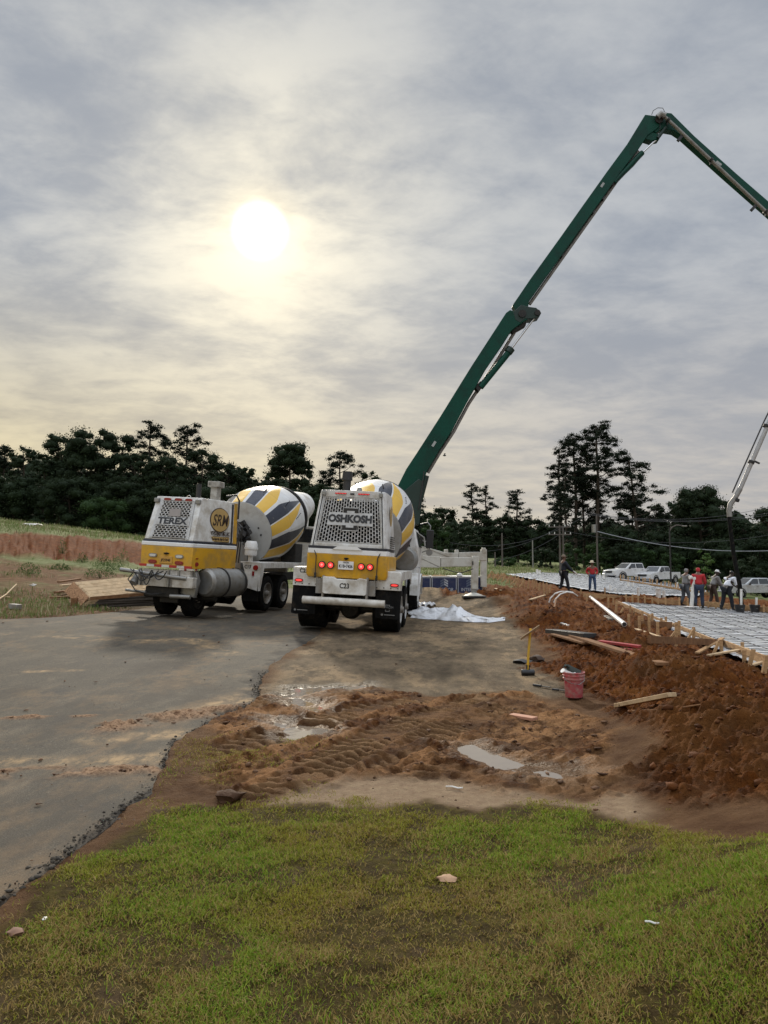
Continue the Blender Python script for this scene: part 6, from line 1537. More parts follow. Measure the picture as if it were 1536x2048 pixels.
# packs of lumber wrapped in printed navy sheet
WRAP = pbr('navy lumber wrap', (.010, .022, .085), .45, var=.2, sc=2, dirt=(.06, .06, .10), damt=.3, bump=.5, bsc=3)
WRAPW = pbr('white wrap lettering', (.42, .45, .50), .6); WRAPG = pbr('grey wrap ink', (.10, .13, .20), .6)
for i, (x0, x1, full, lb) in enumerate(((812, 862, 0, 'navy wrapped lumber pack left of the other two, half hidden by the truck'), (863, 914, 1, 'navy wrapped lumber pack in the middle with a full white tree emblem'), (915, 966, 1, 'navy wrapped lumber pack on the right, behind the outrigger leg'))):
    Y = 33.6 + .05 * i; A = at(x0, 1187, Y); B = at(x1, 1187, Y); T = at(x0, 1154, Y); w = B.x - A.x; h = T.z - A.z; cx = (A.x + B.x) / 2
    t = thing('lumber_pack', lb, 'lumber pack', (cx, Y, A.z)); 
    m = MB(); m.box((0, 1.5, h / 2), (w - .03, 3.0, h)); b = m.build('wrap', WRAP, t, bevel=.03)
    m = MB(); m.box((0, 1.5, h + .012), (w - .06, 3.02, .03)); m.build('top_sheet', pbr('white wrap top', (.6, .6, .58), .5, dirt=(.35, .3, .25), damt=.5), t, bevel=.01)
    m = MB()
    for s in (-1, 1): m.box((s * (w / 2 - .03), -.008, h / 2), (.035, .012, h - .02))
    m.box((0, -.008, h - .03), (w - .04, .012, .03)); m.build('wrap_edge', WRAPW, t)
    text('INTERFOR', .205, WRAPW, b, face_m((0, -.012, .17), (1, 0, 0), (0, 0, 1)), sx=.88, bold=.003)
    m = MB(); Mx = face_m((0, -.010, .50), (1, 0, 0), (0, 0, 1))
    def chev(sgn, z0_, l):
        q = [(0, z0_), (sgn * .17, z0_ - .10), (sgn * .17, z0_ - .10 - l), (0, z0_ - l)]; m.add([Mx @ Vector((x, z, 0)) for x, z in q] + [Mx @ Vector((x, z, .006)) for x, z in q], [(0, 1, 2, 3), (7, 6, 5, 4), (0, 4, 5, 1), (1, 5, 6, 2), (2, 6, 7, 3), (3, 7, 4, 0)])
    for z_ in (.18, .07, -.04): chev(1, z_, .075)
    m.build('emblem', WRAPW, b); m = MB()
    for z_ in (.18, .07, -.04): chev(-1, z_, .075)
    m.build('emblem', WRAPG, b)
for (px, w, lb) in ((838, 1.2, 'pale boards lying on the left wrapped lumber pack'), (880, .9, 'pale boards lying on the middle wrapped lumber pack')):
    A = at(px, 1152.5, 34.2); m = MB()
    for k in range(4): m.bar((-w / 2 + k * .06, k * .16, .0 + .012 * k), (w / 2 - k * .1, k * .18, .012 * k), .10, .04)
    o = m.build('loose_boards', WOOD_P); o.location = A; tag(o, lb, 'boards')
A = at(919, 1150.5, 33.9); m = MB(); m.add(ICO_V * np.array([.14, .14, .11]), ICO_F.tolist()); t = thing('hard_hat', 'white hard hat lying on the wrapped lumber', 'hard hat', A); m.build('shell', WHITE2, t); m = MB(); m.lathe([(.0, 0), (.17, 0), (.16, .012), (.0, .014)], 20, frame((0, -.02, -.03), (0, 0, 1), (0, 1, 0))); m.build('brim', WHITE2, t)

# crumpled white plastic sheeting beside the right mixer truck
def sheeting():
    rs = np.random.RandomState(4); line = P2W([(816, 1230), (868, 1234), (925, 1240), (975, 1244), (1006, 1244)]); n, m_ = 220, 70
    L = np.linspace(0, 1, n); P_ = np.array(line); cx = np.interp(L, np.linspace(0, 1, 5), P_[:, 0]); cy = np.interp(L, np.linspace(0, 1, 5), P_[:, 1])
    wd = np.interp(L, [0, .12, .3, .5, .75, .9, 1], [1.3, 1.5, 1.25, .9, .55, .35, .22]); hp = np.interp(L, [0, .1, .22, .32, .5, .62, .8, .93, 1], [.06, .14, .46, .44, .26, .30, .12, .08, .03])
    v = np.linspace(-1, 1, m_); X = cx[:, None] + 0 * v[None]; Y = cy[:, None] + wd[:, None] * v[None] * (1 + .1 * fbm(L * 9, L * 0, 1, 3, 3))[:, None]
    X = X + .12 * fbm(L[:, None] * 8, v[None] * 2, 1, 3, 5); rid = 1 - np.abs(fbm(X, Y * .7, .8, 3, 77)); prof = np.clip(1 - v ** 2, 0, 1)[None] ** .8
    Z = macro_z(X, Y) + .015 + hp[:, None] * prof * (.30 + .75 * rid ** 2) + prof * .05 * (1 - np.abs(fbm(X, Y, 4.1, 3, 79)))
    i = np.arange(n - 1)[:, None] * m_ + np.arange(m_ - 1)[None]; F = np.stack([i, i + m_, i + 1 + m_, i + 1], -1).reshape(-1, 4)
    t = NT('crumpled plastic'); t.put(t.b.inputs['Base Color'], t.mix(t.rng(t.noise(1.5, 5, .6, 'Pos'), .4, .7), (.68, .69, .71), (.56, .55, .54))); t.b.inputs['Roughness'].default_value = .42
    t.bump(t.noise(5, 6, .6, 'Pos', dist=1.), .8, .06); t.b.inputs['Transmission Weight'].default_value = .0
    o = np_mesh('plastic_sheeting', np.stack([X, Y, Z], -1).reshape(-1, 3), F, t.m); tag(o, 'crumpled white plastic sheeting trailing over the asphalt by the right mixer', 'plastic sheeting')
    A = wpt(848, 1216); m = MB(); k = 14; vs = []
    for a in range(k):
        for b in range(k): vs.append((-.35 + .75 * a / (k - 1), -.3 + 1.1 * b / (k - 1), .04 + .12 * abs(math.sin(a * .9 + b * .4)) + .04 * math.sin(b * 1.7)))
    m.add(vs, [(a * k + b, (a + 1) * k + b, (a + 1) * k + b + 1, a * k + b + 1) for a in range(k - 1) for b in range(k - 1)]); o = m.build('plastic_sheeting', t.m); o.location = A; tag(o, 'small folded white plastic piece behind the wheel of the right mixer', 'plastic sheeting')
sheeting()

# red bucket with gloves and tools
def bucket():
    a = wpt(1148, 1394); s = a.y / 8.9; t = thing('red_bucket', 'dirty red plastic bucket holding gloves at the foot of the clay bank', 'bucket', a)
    RED = pbr('red bucket plastic', (.42, .020, .035), .45, var=.15, sc=6, dirt=(.38, .22, .20), damt=.9, spec=.4)
    DUST = pbr('bucket dusted with cement', (.36, .17, .15), .75, var=.25, sc=9, dirt=(.40, .03, .05), damt=.75)
    m = MB(); m.lathe([(.0, 0), (.112, 0), (.116, .01), (.130, .24)], 40, frame((0, 0, 0), (0, 0, 1), (0, 1, 0))); m.build('bucket_wall', DUST, t)
    m = MB(); m.lathe([(.130, .24), (.146, .243), (.147, .262), (.137, .266), (.138, .285), (.150, .288), (.151, .300), (.141, .303), (.143, .325), (.151, .328), (.152, .340), (.138, .342), (.134, .30), (.115, .02), (0, .02)], 40, frame((0, 0, 0), (0, 0, 1), (0, 1, 0))); m.build('rim', RED, t)
    m = MB(); m.tube([(-.15, -.01, .30), (-.135, -.08, .24), (-.06, -.14, .20), (.04, -.145, .19), (.12, -.09, .23), (.15, -.01, .30)], .004, 6); m.build('handle', ALU, t)
    t.scale = (.84, .84, .84)
    g = MB(); rs = np.random.RandomState(2)
    g.loft([[(-.15 + .05 * k + .03 * math.cos(q), .0 + .035 * math.sin(q), .36 - .012 * k + .028 * math.sin(q + 1)) for q in [2 * math.pi * i / 10 for i in range(10)]] for k in range(4)]); o = g.build('rag', PVC); o.location = a; o.scale = (.84, .84, .84); tag(o, 'white rag hanging out of the red bucket', 'rag')
    g = MB(); g.loft([[(-.09 + .045 * k + .02 * math.cos(q), .02 + .05 * math.sin(q), .41 - .022 * k + .03 * math.cos(q * 2) + .02 * math.sin(q)) for q in [2 * math.pi * i / 10 for i in range(10)]] for k in range(5)])
    for k in range(4): g.tube([(-.06, -.03 + .025 * k, .40), (-.10, -.04 + .03 * k, .43), (-.13, -.045 + .03 * k, .42 - .01 * k)], .012, 6)
    o = g.build('work_glove', pbr('dark green glove', (.035, .042, .036), .9)); o.location = a; o.scale = (.84, .84, .84); tag(o, 'dark work glove stuffed in the red bucket', 'glove')
    for i, (q0, q1, w, lb) in enumerate((((1067, 1373), (1095, 1377), .035, 'black handled tool lying left of the red bucket'), ((1105, 1382), (1128, 1384), .03, 'dark float lying against the red bucket'))):
        A, B = wpt(*q0, .02), wpt(*q1, .02); t2 = thing('hand_tool', lb, 'hand tool', A); m = MB(); D = B - A; m.tube([(0, 0, 0), D * .5, D * .55], w * .45, 8); m.build('handle', BLACKP, t2); m = MB(); m.bar(D * .5, D * 1.2, .04, .008); m.build('blade', DARKM, t2)
bucket()
def sledge():
    a = wpt(1056, 1351); t = thing('sledgehammer', 'yellow handled sledgehammer standing on its black head at the asphalt edge', 'sledgehammer', a); k = a.y / FPX
    m = MB(); m.cyl((-.09, .0, .042), (.09, 0, .042), .046, n=8); m.build('head', BLACKP, t, bevel=.01)
    m = MB(); m.tube([(-.005, 0, .05), (.01, 0, .3), (.035, 0, 80 * k), (.045, 0, 92 * k)], .017, 10); m.build('handle', pbr('yellow fibreglass', (.60, .36, .02), .45, dirt=(.35, .22, .08), damt=.4), t)
    m = MB(); m.box((0, 0, 0), (.045, .03, .09)); o = m.build('grip', BLACKP, t); o.location = (0, 0, .10)
    m = MB(); m.bar((-.10, -.03, 72 * k), (.16, -.03, 97 * k), .16, .008, up=(0, .3, 1)); o = m.build('card', pbr('tan cardboard', (.50, .38, .24), .8)); o.location = a; tag(o, 'tan piece of card leaning on the top of the sledgehammer handle', 'card')
sledge()
# small litter
def lump(name, px, py, s, mat, label, cat, flat=.6, seed=0):
    a = wpt(px, py); rs = np.random.RandomState(seed + int(px)); V = ICO_V * (1 + .22 * rs.randn(len(ICO_V), 1)) * np.array(s); V[:, 2] = V[:, 2] * flat + s[2] * .3
    m = MB(); m.add(V, ICO_F.tolist()); o = m.build(name, mat, angle=60); o.location = a; tag(o, label, cat)
lump('stone', 32, 1868, (.035, .03, .025), pbr('brown stone', (.20, .11, .07), .8), 'brown stone at the left edge of the lawn', 'stone')
lump('clay_lump', 893, 1760, (.05, .035, .02), pbr('tan clay lump', (.36, .22, .13), .9), 'tan clay lump lying in the middle of the lawn', 'clay lump')
lump('bottle_cap', 90, 1838, (.012, .012, .006), PVC, 'small white cap lying by the asphalt edge', 'bottle cap')
lump('litter', 62, 1052, (.9, .5, .25), PVC, 'white bag lying in the far field on the left', 'bag'); lump('stone', 66, 1172, (.09, .08, .08), PVC, 'small pale stone on the bare verge', 'stone')
lump('clay_lump', 455, 1600, (.09, .07, .07), CL_MUD, 'dark glossy mud lump at the lawn edge', 'mud lump'); lump('char_wood', 1046, 1326, (.16, .10, .07), BLACKP, 'charred wood scrap beside the sledgehammer', 'wood scrap'); lump('char_wood', 1074, 1322, (.11, .10, .11), pbr('dark scrap', (.05, .03, .02), .9), 'dark root lump right of the sledgehammer', 'wood scrap')
a = wpt(1304, 1862, .03); m = MB(); m.tube([(-.022, .012, 0), (-.005, .004, .003), (.01, -.004, 0), (.024, -.012, .004)], .004, 5); o = m.build('white_twig', PVC); o.location = a; tag(o, 'small white twig lying on the lawn', 'twig')
a = wpt(907, 1578, .012); m = MB(); m.tube([(-.05, .02, 0), (-.01, .0, .006), (.03, -.02, .0), (.06, -.03, .006)], .006, 5); o = m.build('white_twig', PVC); o.location = a; tag(o, 'white splinter lying on the tan sand', 'splinter')
plank('concrete_block', (22, 1217), (38, 1219), .16, .12, GALV, 'grey block at the left end of the verge', la=.06, lb=.06)
pipe('branch', [wpt(-5, 1204, .05), wpt(12, 1196, .10), wpt(32, 1189, .30)], .018, WOOD_P, 'bleached branch at the left edge of the photo', 'branch')
pipe('branch', [wpt(-5, 1196, .05), wpt(20, 1198, .05)], .014, WOOD_P, 'short bleached stick under the branch', 'branch')

# tilted stack of boards and the dark laths under it
def stack():
    hb = hit(160, 1214); Yb = hb.y
    p_r, p_t, p_l, p_b = (at(179, 1195, Yb + .1), at(148, 1164, Yb + .55), at(137, 1193, Yb + .35), at(160, 1213.5, Yb))
    gl = gz(p_b.x, p_b.y)
    t = thing('lumber_stack', 'tilted stack of pale boards with a chipboard end lying at the road edge', 'lumber stack', (p_b.x, p_b.y, gl)); Mi = -t.location
    f_r, f_t = at(345, 1177, Yb + 1.3), at(315, 1149, Yb + 2.1); ax = ((f_r - p_r) + (f_t - p_t)) / 2
    u = (p_t - p_r); v = (p_b - p_r); nb = 5
    for l in range(3):
        for k in range(nb):
            m = MB(); a0 = p_r + u * ((k + .03) / nb) + v * (l / 3.0); w = u / nb * .94; th = v / 3.0 * .92; st = ax.normalized() * (.03 + .02 * ((k * 7 + l * 3) % 4)); L = ax * (1 + .02 * ((k + l) % 3))
            r0 = [a0 + st, a0 + w + st, a0 + w + th + st, a0 + th + st]; m.loft([[p + Mi for p in r0], [p + L + Mi for p in r0]]); m.build('board', WOOD_P, t, bevel=.006)
    m = MB(); q = [p_r, p_t, p_t + v, p_r + v]; m.loft([[p + Mi - ax.normalized() * .02 for p in q], [p + Mi - ax.normalized() * .0 for p in q]])
    ob = NT('chipboard'); vo = ob.n('ShaderNodeTexVoronoi'); vo.inputs['Scale'].default_value = 38; tc = ob.n('ShaderNodeTexCoord'); ob.l(tc.outputs['Object'], vo.inputs['Vector'])
    sc = ob.n('ShaderNodeSeparateColor'); ob.l(vo.outputs['Color'], sc.inputs[0]); ob.put(ob.b.inputs['Base Color'], ob.mix(sc.outputs[0], (.16, .08, .035), (.36, .20, .10))); ob.b.inputs['Roughness'].default_value = .85
    m.build('end_board', ob.m, t)
    rs = random.Random(3)
    for k, (a, b, l) in enumerate((((104, 1199), (146, 1196), .02), ((112, 1193), (150, 1188), .10), ((122, 1186), (152, 1182), .2), ((118, 1183), (158, 1176), .28))):
        pa, pb = wpt(*a, l + .03), wpt(b[0], b[1], l + .03); m = MB(); m.bar(Vector(), pb - pa, .14, .05); o = m.build('short_board', WOOD_P if k == 2 else WOOD_D, bevel=.004); o.location = pa; tag(o, ['lowest dark board sticking out left of the lumber stack', 'second dark board left of the lumber stack', 'pale short board left of the lumber stack', 'topmost dark board left of the lumber stack'][k], 'board')
    pa, pb = at(180, 1197, Yb - .05), at(390, 1181, Yb + 1.0); m = MB(); m.bar(Vector(), pb - pa, .05, .09); o = m.build('plank', WOOD_D); o.location = pa; tag(o, 'long reddish plank under the front of the lumber stack', 'board')
    for k in range(40):
        x0 = 186 + rs.uniform(-8, 60); y0 = 1203 + rs.uniform(-4, 13) - (x0 - 186) * .06; x1 = x0 + rs.uniform(90, 190); y1 = y0 - rs.uniform(4, 13); Y0 = Yb + .05 + (x0 - 186) * .004 + .012 * (k % 12)
        pa, pb = at(x0, y0, Y0), at(x1, y1, Y0 + .55); g0 = gz(pa.x, pa.y) + .02; g1 = gz(pb.x, pb.y) + .02; pa.z = max(pa.z, g0); pb.z = max(pb.z, g1); m = MB(); m.bar(Vector(), pb - pa, .05, .035)
        o = m.build('lath', pbr('grey weathered lath', (.06, .05, .042), .85, var=.4, sc=3)); o.location = pa; tag(o, 'grey weathered lath in the pile under the lumber stack', 'lath', 'weathered laths piled under the lumber stack')
    for (px, py) in ((150, 1211), (225, 1207), (300, 1201)):
        a = wpt(px, py, .10); m = MB(); m.box((0, 0, 0), (.16, .6, .24), rot=(0, 0, .3)); o = m.build('bearer', WOOD_D, bevel=.01); o.location = a; tag(o, 'dark bearer block under the %s of the lumber stack' % ('near end' if px < 200 else 'middle' if px < 280 else 'far end'), 'bearer')
stack()
# ---------------------------------------------------------------- people
def skin(name, verts, edges, radii, mat, parent, sub=1, root=0):
    me = bpy.data.meshes.new(name); me.from_pydata([tuple(v) for v in verts], edges, []); o = bpy.data.objects.new(name, me); col.objects.link(o)
    s = o.modifiers.new('skin', 'SKIN'); s.use_smooth_shade = True
    if not me.skin_vertices: bpy.context.view_layer.update()
    for i, r in enumerate(radii): me.skin_vertices[0].data[i].radius = r if isinstance(r, tuple) else (r, r)
    me.skin_vertices[0].data[root].use_root = True
    u = o.modifiers.new('sub', 'SUBSURF'); u.levels = sub; u.render_levels = sub
    bpy.context.view_layer.update(); dg = bpy.context.evaluated_depsgraph_get(); nm = bpy.data.meshes.new_from_object(o.evaluated_get(dg)); bpy.data.objects.remove(o); bpy.data.meshes.remove(me)
    nm.name = name; nm.materials.clear(); nm.materials.append(mat); nm.polygons.foreach_set('use_smooth', [True] * len(nm.polygons)); o = bpy.data.objects.new(name, nm); col.objects.link(o); o.parent = parent; return o
def ik(a, b, l1, l2, hint):
    d = b - a; L = min(d.length, (l1 + l2) * .995); d = d.normalized(); b = a + d * L; x = (l1 * l1 - l2 * l2 + L * L) / (2 * L); h = math.sqrt(max(0, l1 * l1 - x * x)); n = (hint - d * hint.dot(d)).normalized(); return a + d * x + n * h, b
def person(label, loc, yaw, shirt, trousers, bend=0., handL=None, handR=None, feet=None, hat=None, long_sleeve=True, height=1.75, skin_m=None, boots=None, hood=False, head_turn=0., squat=0.):
    t = thing('person', label, 'person', loc, (0, 0, yaw)); S = height / 1.78; V = Vector
    pel = V((0, -.10 * math.sin(bend), .97 - squat)); Rb = Matrix.Rotation(-bend, 3, 'X'); up = lambda x, y, z: pel + Rb @ V((x, y, z))
    spine = [pel, up(0, .01, .16), up(0, .02, .32), up(0, .0, .46)]; neck = up(0, .01, .55); hb = Matrix.Rotation(-bend * .35, 3, 'X')
    Rz = Matrix.Rotation(head_turn, 3, 'Z'); hd = lambda x, y, z: neck + (Rb @ Matrix.Rotation(bend * .35, 3, 'X')) @ (Rz @ V((x, y, z)))
    sh = [up(s * .185, 0, .43) for s in (-1, 1)]; hands = [handL or (-.27, .08, .86), handR or (.27, .08, .86)]
    elb, wri = [], []
    for i, s in enumerate((-1, 1)):
        e, w = ik(sh[i], V(hands[i]), .30, .27, V((s * .6, -1, -.3))); elb.append(e); wri.append(w)
    feet = feet or ((-.13, 0), (.13, .02)); hips = [pel + V((s * .095, 0, -.05)) for s in (-1, 1)]; kn, an = [], []
    for i, s in enumerate((-1, 1)):
        k, a_ = ik(hips[i], V((feet[i][0], feet[i][1], .09)), .43, .42, V((s * .1, 1, 0))); kn.append(k); an.append(a_)
    def body_graph(pad, parts):
        v, e, r = [], [], []
        def a(p, rr, par=None):
            v.append(p * S); r.append(tuple((q + pad) * S for q in rr) if isinstance(rr, tuple) else (rr + pad) * S)
            if par is not None: e.append((par, len(v) - 1))
            return len(v) - 1
        p0 = a(spine[0], (.150, .115)); 
        if 'torso' in parts or 'all' in parts:
            s1 = a(spine[1], (.135, .105), p0); s2 = a(spine[2], (.155, .115), s1); s3 = a(spine[3], (.125, .085), s2)
            for i in (0, 1):
                q = a(sh[i], .070, s3); q1 = a(sh[i].lerp(elb[i], .45), .052, q); q2 = a(elb[i], .043, q1)
                if 'sleeve' in parts or 'all' in parts: q3 = a(elb[i].lerp(wri[i], .4), .040, q2); q4 = a(wri[i], .028, q3)
                if 'all' in parts:
                    d = (wri[i] - elb[i]).normalized(); sd = d.cross(V((0, 0, 1))); sd = sd.normalized() if sd.length > .1 else V((0, 1, 0)); nn = sd.cross(d).normalized()
                    pm = a(wri[i] + d * .075, (.034, .022), q4)
                    for k, (o_, l) in enumerate(((-.028, .062), (-.010, .074), (.010, .070), (.028, .055))):
                        f1 = a(wri[i] + d * (.105 + l * .3) + sd * o_, .0095, pm); f2 = a(wri[i] + d * (.105 + l * .75) + sd * o_ - nn * .02, .0085, f1); a(wri[i] + d * (.10 + l * .95) + sd * o_ - nn * .045, .0075, f2)
                    th = a(wri[i] + d * .055 - sd * .045 - nn * .01, .011, pm); a(wri[i] + d * .10 - sd * .055 - nn * .025, .009, th)
            if 'all' in parts:
                n0 = a(neck, .052, s3); h0 = a(hd(0, .02, .085), (.070, .080), n0); h1 = a(hd(0, .015, .155), (.080, .096), h0); a(hd(0, .005, .225), (.055, .066), h1)
                a(hd(0, .125, .115), .013, h0)
                for s in (-1, 1): a(hd(s * .088, .0, .12), .012, h1)
        if 'legs' in parts or 'all' in parts:
            for i in (0, 1):
                q = a(hips[i], .088, p0); q1 = a(hips[i].lerp(kn[i], .5), .076, q); q2 = a(kn[i], .058, q1); q3 = a(kn[i].lerp(an[i], .4), .056, q2); q4 = a(an[i] + V((0, 0, .03)), .040, q3)
                if 'all' in parts: q5 = a(an[i] + V((0, .03, -.03)), .040, q4); a(an[i] + V((0, .15, -.05)), .032, q5)
        return v, e, r
    g = body_graph(0, ('all',)); skin('body', *g, skin_m or SKIN_B, t, 1)
    sm = MATS[shirt]; g = body_graph(.028, ('torso', 'sleeve') if long_sleeve else ('torso',)); skin('shirt', *g, sm, t, 2)
    g = body_graph(.026, ('legs',)); skin('trousers', *g, MATS[trousers], t, 2)
    for i in (0, 1):
        bt = [(an[i] + V((0, 0, .20))) * S, (an[i] + V((0, 0, .06))) * S, (an[i] + V((0, .02, -.025))) * S, (an[i] + V((0, .11, -.045))) * S, (an[i] + V((0, .18, -.052))) * S]
        skin('boot', bt, [(0, 1), (1, 2), (2, 3), (3, 4)], [.062 * S, .056 * S, .056 * S, .047 * S, .034 * S], boots or BLACKP, t, 2)
    if hood:
        skin('hood', [hd(0, -.03, .02) * S, hd(0, -.01, .13) * S, hd(0, -.02, .22) * S], [(0, 1), (1, 2)], [.085 * S, (.102 * S, .112 * S), .072 * S], sm, t, 2)
    # eyes
    m = MB()
    for s in (-1, 1): c = hd(s * .032, .098, .148) * S; m.add(ICO1_V * .011 + np.array(c), ICO1_F.tolist())
    m.build('eyes', BLACKP, t)
    if hat:
        kind, hm = hat; R3 = (Rb @ Matrix.Rotation(bend * .35, 3, 'X')) @ Rz; c = hd(0, .005, .185) * S; M = Matrix.Translation(c) @ R3.to_4x4() @ Matrix.Rotation(R(90), 4, 'X')
        m = MB()
        if kind == 'straw': m.lathe([(.0, .12), (.06, .12), (.088, .09), (.097, .0), (.19, -.012), (.195, -.006), (.10, .008)], 24, M)
        else:
            m.lathe([(.0, .085), (.05, .078), (.085, .045), (.101, .0), (.101, -.03), (.09, -.03)], 20, M)
            q = [(-.075, .06, -.02), (-.06, .16, -.03), (0, .185, -.033), (.06, .16, -.03), (.075, .06, -.02)]; M2 = Matrix.Translation(c) @ R3.to_4x4(); m.add([M2 @ V(p) for p in q] + [M2 @ (V(p) + V((0, 0, .012))) for p in q], [(0, 1, 2, 3, 4), (9, 8, 7, 6, 5)] + [(i, 5 + i, 5 + (i + 1) % 5, (i + 1) % 5) for i in range(5)])
        m.build('hat', hm, t)
    else:
        if not hood: skin('hair', [hd(0, -.03, .10) * S, hd(0, -.015, .17) * S, hd(0, .0, .22) * S], [(0, 1), (1, 2)], [.07 * S, (.090 * S, .100 * S), .062 * S], BLACKP, t, 2)
    return t
SKIN_B = pbr('brown skin', (.12, .055, .032), .6, var=.1); SKIN_D = pbr('dark skin', (.035, .02, .014), .6, var=.1)
pbr('dark work shirt', (.012, .017, .026), .9, var=.3, sc=6, bump=.6, bsc=14); pbr('dark trousers', (.010, .012, .017), .9, var=.3, sc=6, bump=.6, bsc=14); pbr('red shirt', (.36, .018, .022), .85, var=.2, sc=6, bump=.6, bsc=12); pbr('blue jeans', (.030, .055, .11), .9, var=.3, sc=6, bump=.6, bsc=14)
pbr('grey hoodie', (.20, .20, .20), .9, var=.2, sc=6, bump=.6, bsc=12); pbr('grey jeans', (.065, .075, .09), .9, var=.3, sc=6, bump=.6, bsc=14); pbr('dark jeans', (.022, .032, .06), .9, var=.3, sc=6, bump=.6, bsc=14); pbr('brown trousers', (.05, .035, .028), .9, var=.3, sc=6); pbr('white shirt', (.66, .68, .74), .85, var=.06, sc=6, bump=.6, bsc=12)
STRAW = pbr('straw hat', (.60, .53, .40), .8); CAPT = pbr('tan cap', (.16, .12, .085), .85); CAPW = pbr('white cap', (.62, .62, .62), .7)
q_ = at(1128, 1186, 34.6); p = Vector((q_.x, 34.6, gz(q_.x, 34.6))); person('man in dark clothes and cap standing on the mound, turned to the right', p, R(-80), 'dark work shirt', 'dark trousers', handL=(-.05, .42, 1.02), handR=(.16, .40, .98), hat=('cap', CAPT), feet=((-.13, -.16), (.13, .18)), head_turn=0)
m = MB(); m.tube([(0, 0, 0), (.12, 0, -.05), (.22, 0, -.16), (.40, 0, -.18)], .035, 8); o = m.build('tool_bag', PVC); o.location = p + Vector((.40, -.05, .98)); tag(o, 'white rolled tube held by the man in dark clothes', 'tube')
q_ = at(1185, 1184, 43); p = Vector((q_.x, 43, gz(q_.x, 43))); person('man in red shirt, jeans and pale straw hat with hands on hips', p, R(170), 'red shirt', 'blue jeans', handL=(-.21, .06, 1.02), handR=(.21, .06, 1.02), hat=('straw', STRAW), feet=((-.16, 0), (.16, .02)), height=1.78)
p = wpt(1371, 1212); person('man in grey hoodie and grey jeans, leftmost of the group at the hose', p, R(-75), 'grey hoodie', 'grey jeans', bend=R(10), handL=(-.1, .42, 1.0), handR=(.12, .40, .95), hood=True, feet=((-.14, -.12), (.12, .16)))
p = wpt(1399, 1218); person('man in red hooded shirt and dark jeans seen from behind the white riser', p, R(-15), 'red shirt', 'dark jeans', bend=R(12), handL=(-.2, .3, .95), handR=(.2, .3, .95), hood=True, feet=((-.15, 0), (.14, .04)), height=1.82)
p = wpt(1427, 1213); person('man in grey shirt and white cap bending towards the hose', p, R(-80), 'grey hoodie', 'brown trousers', bend=R(24), handL=(-.06, .55, .88), handR=(.12, .50, .80), hat=('cap', CAPW), feet=((-.14, -.1), (.13, .14)), skin_m=SKIN_D)
p = wpt(1456, 1222); person('man in white shirt and black trousers leaning over with the pour hose', p, R(-62), 'white shirt', 'dark trousers', bend=R(34), handL=(.05, .60, .92), handR=(.20, .52, .80), feet=((-.20, -.16), (.15, .10)), long_sleeve=False, skin_m=SKIN_D, height=1.80)

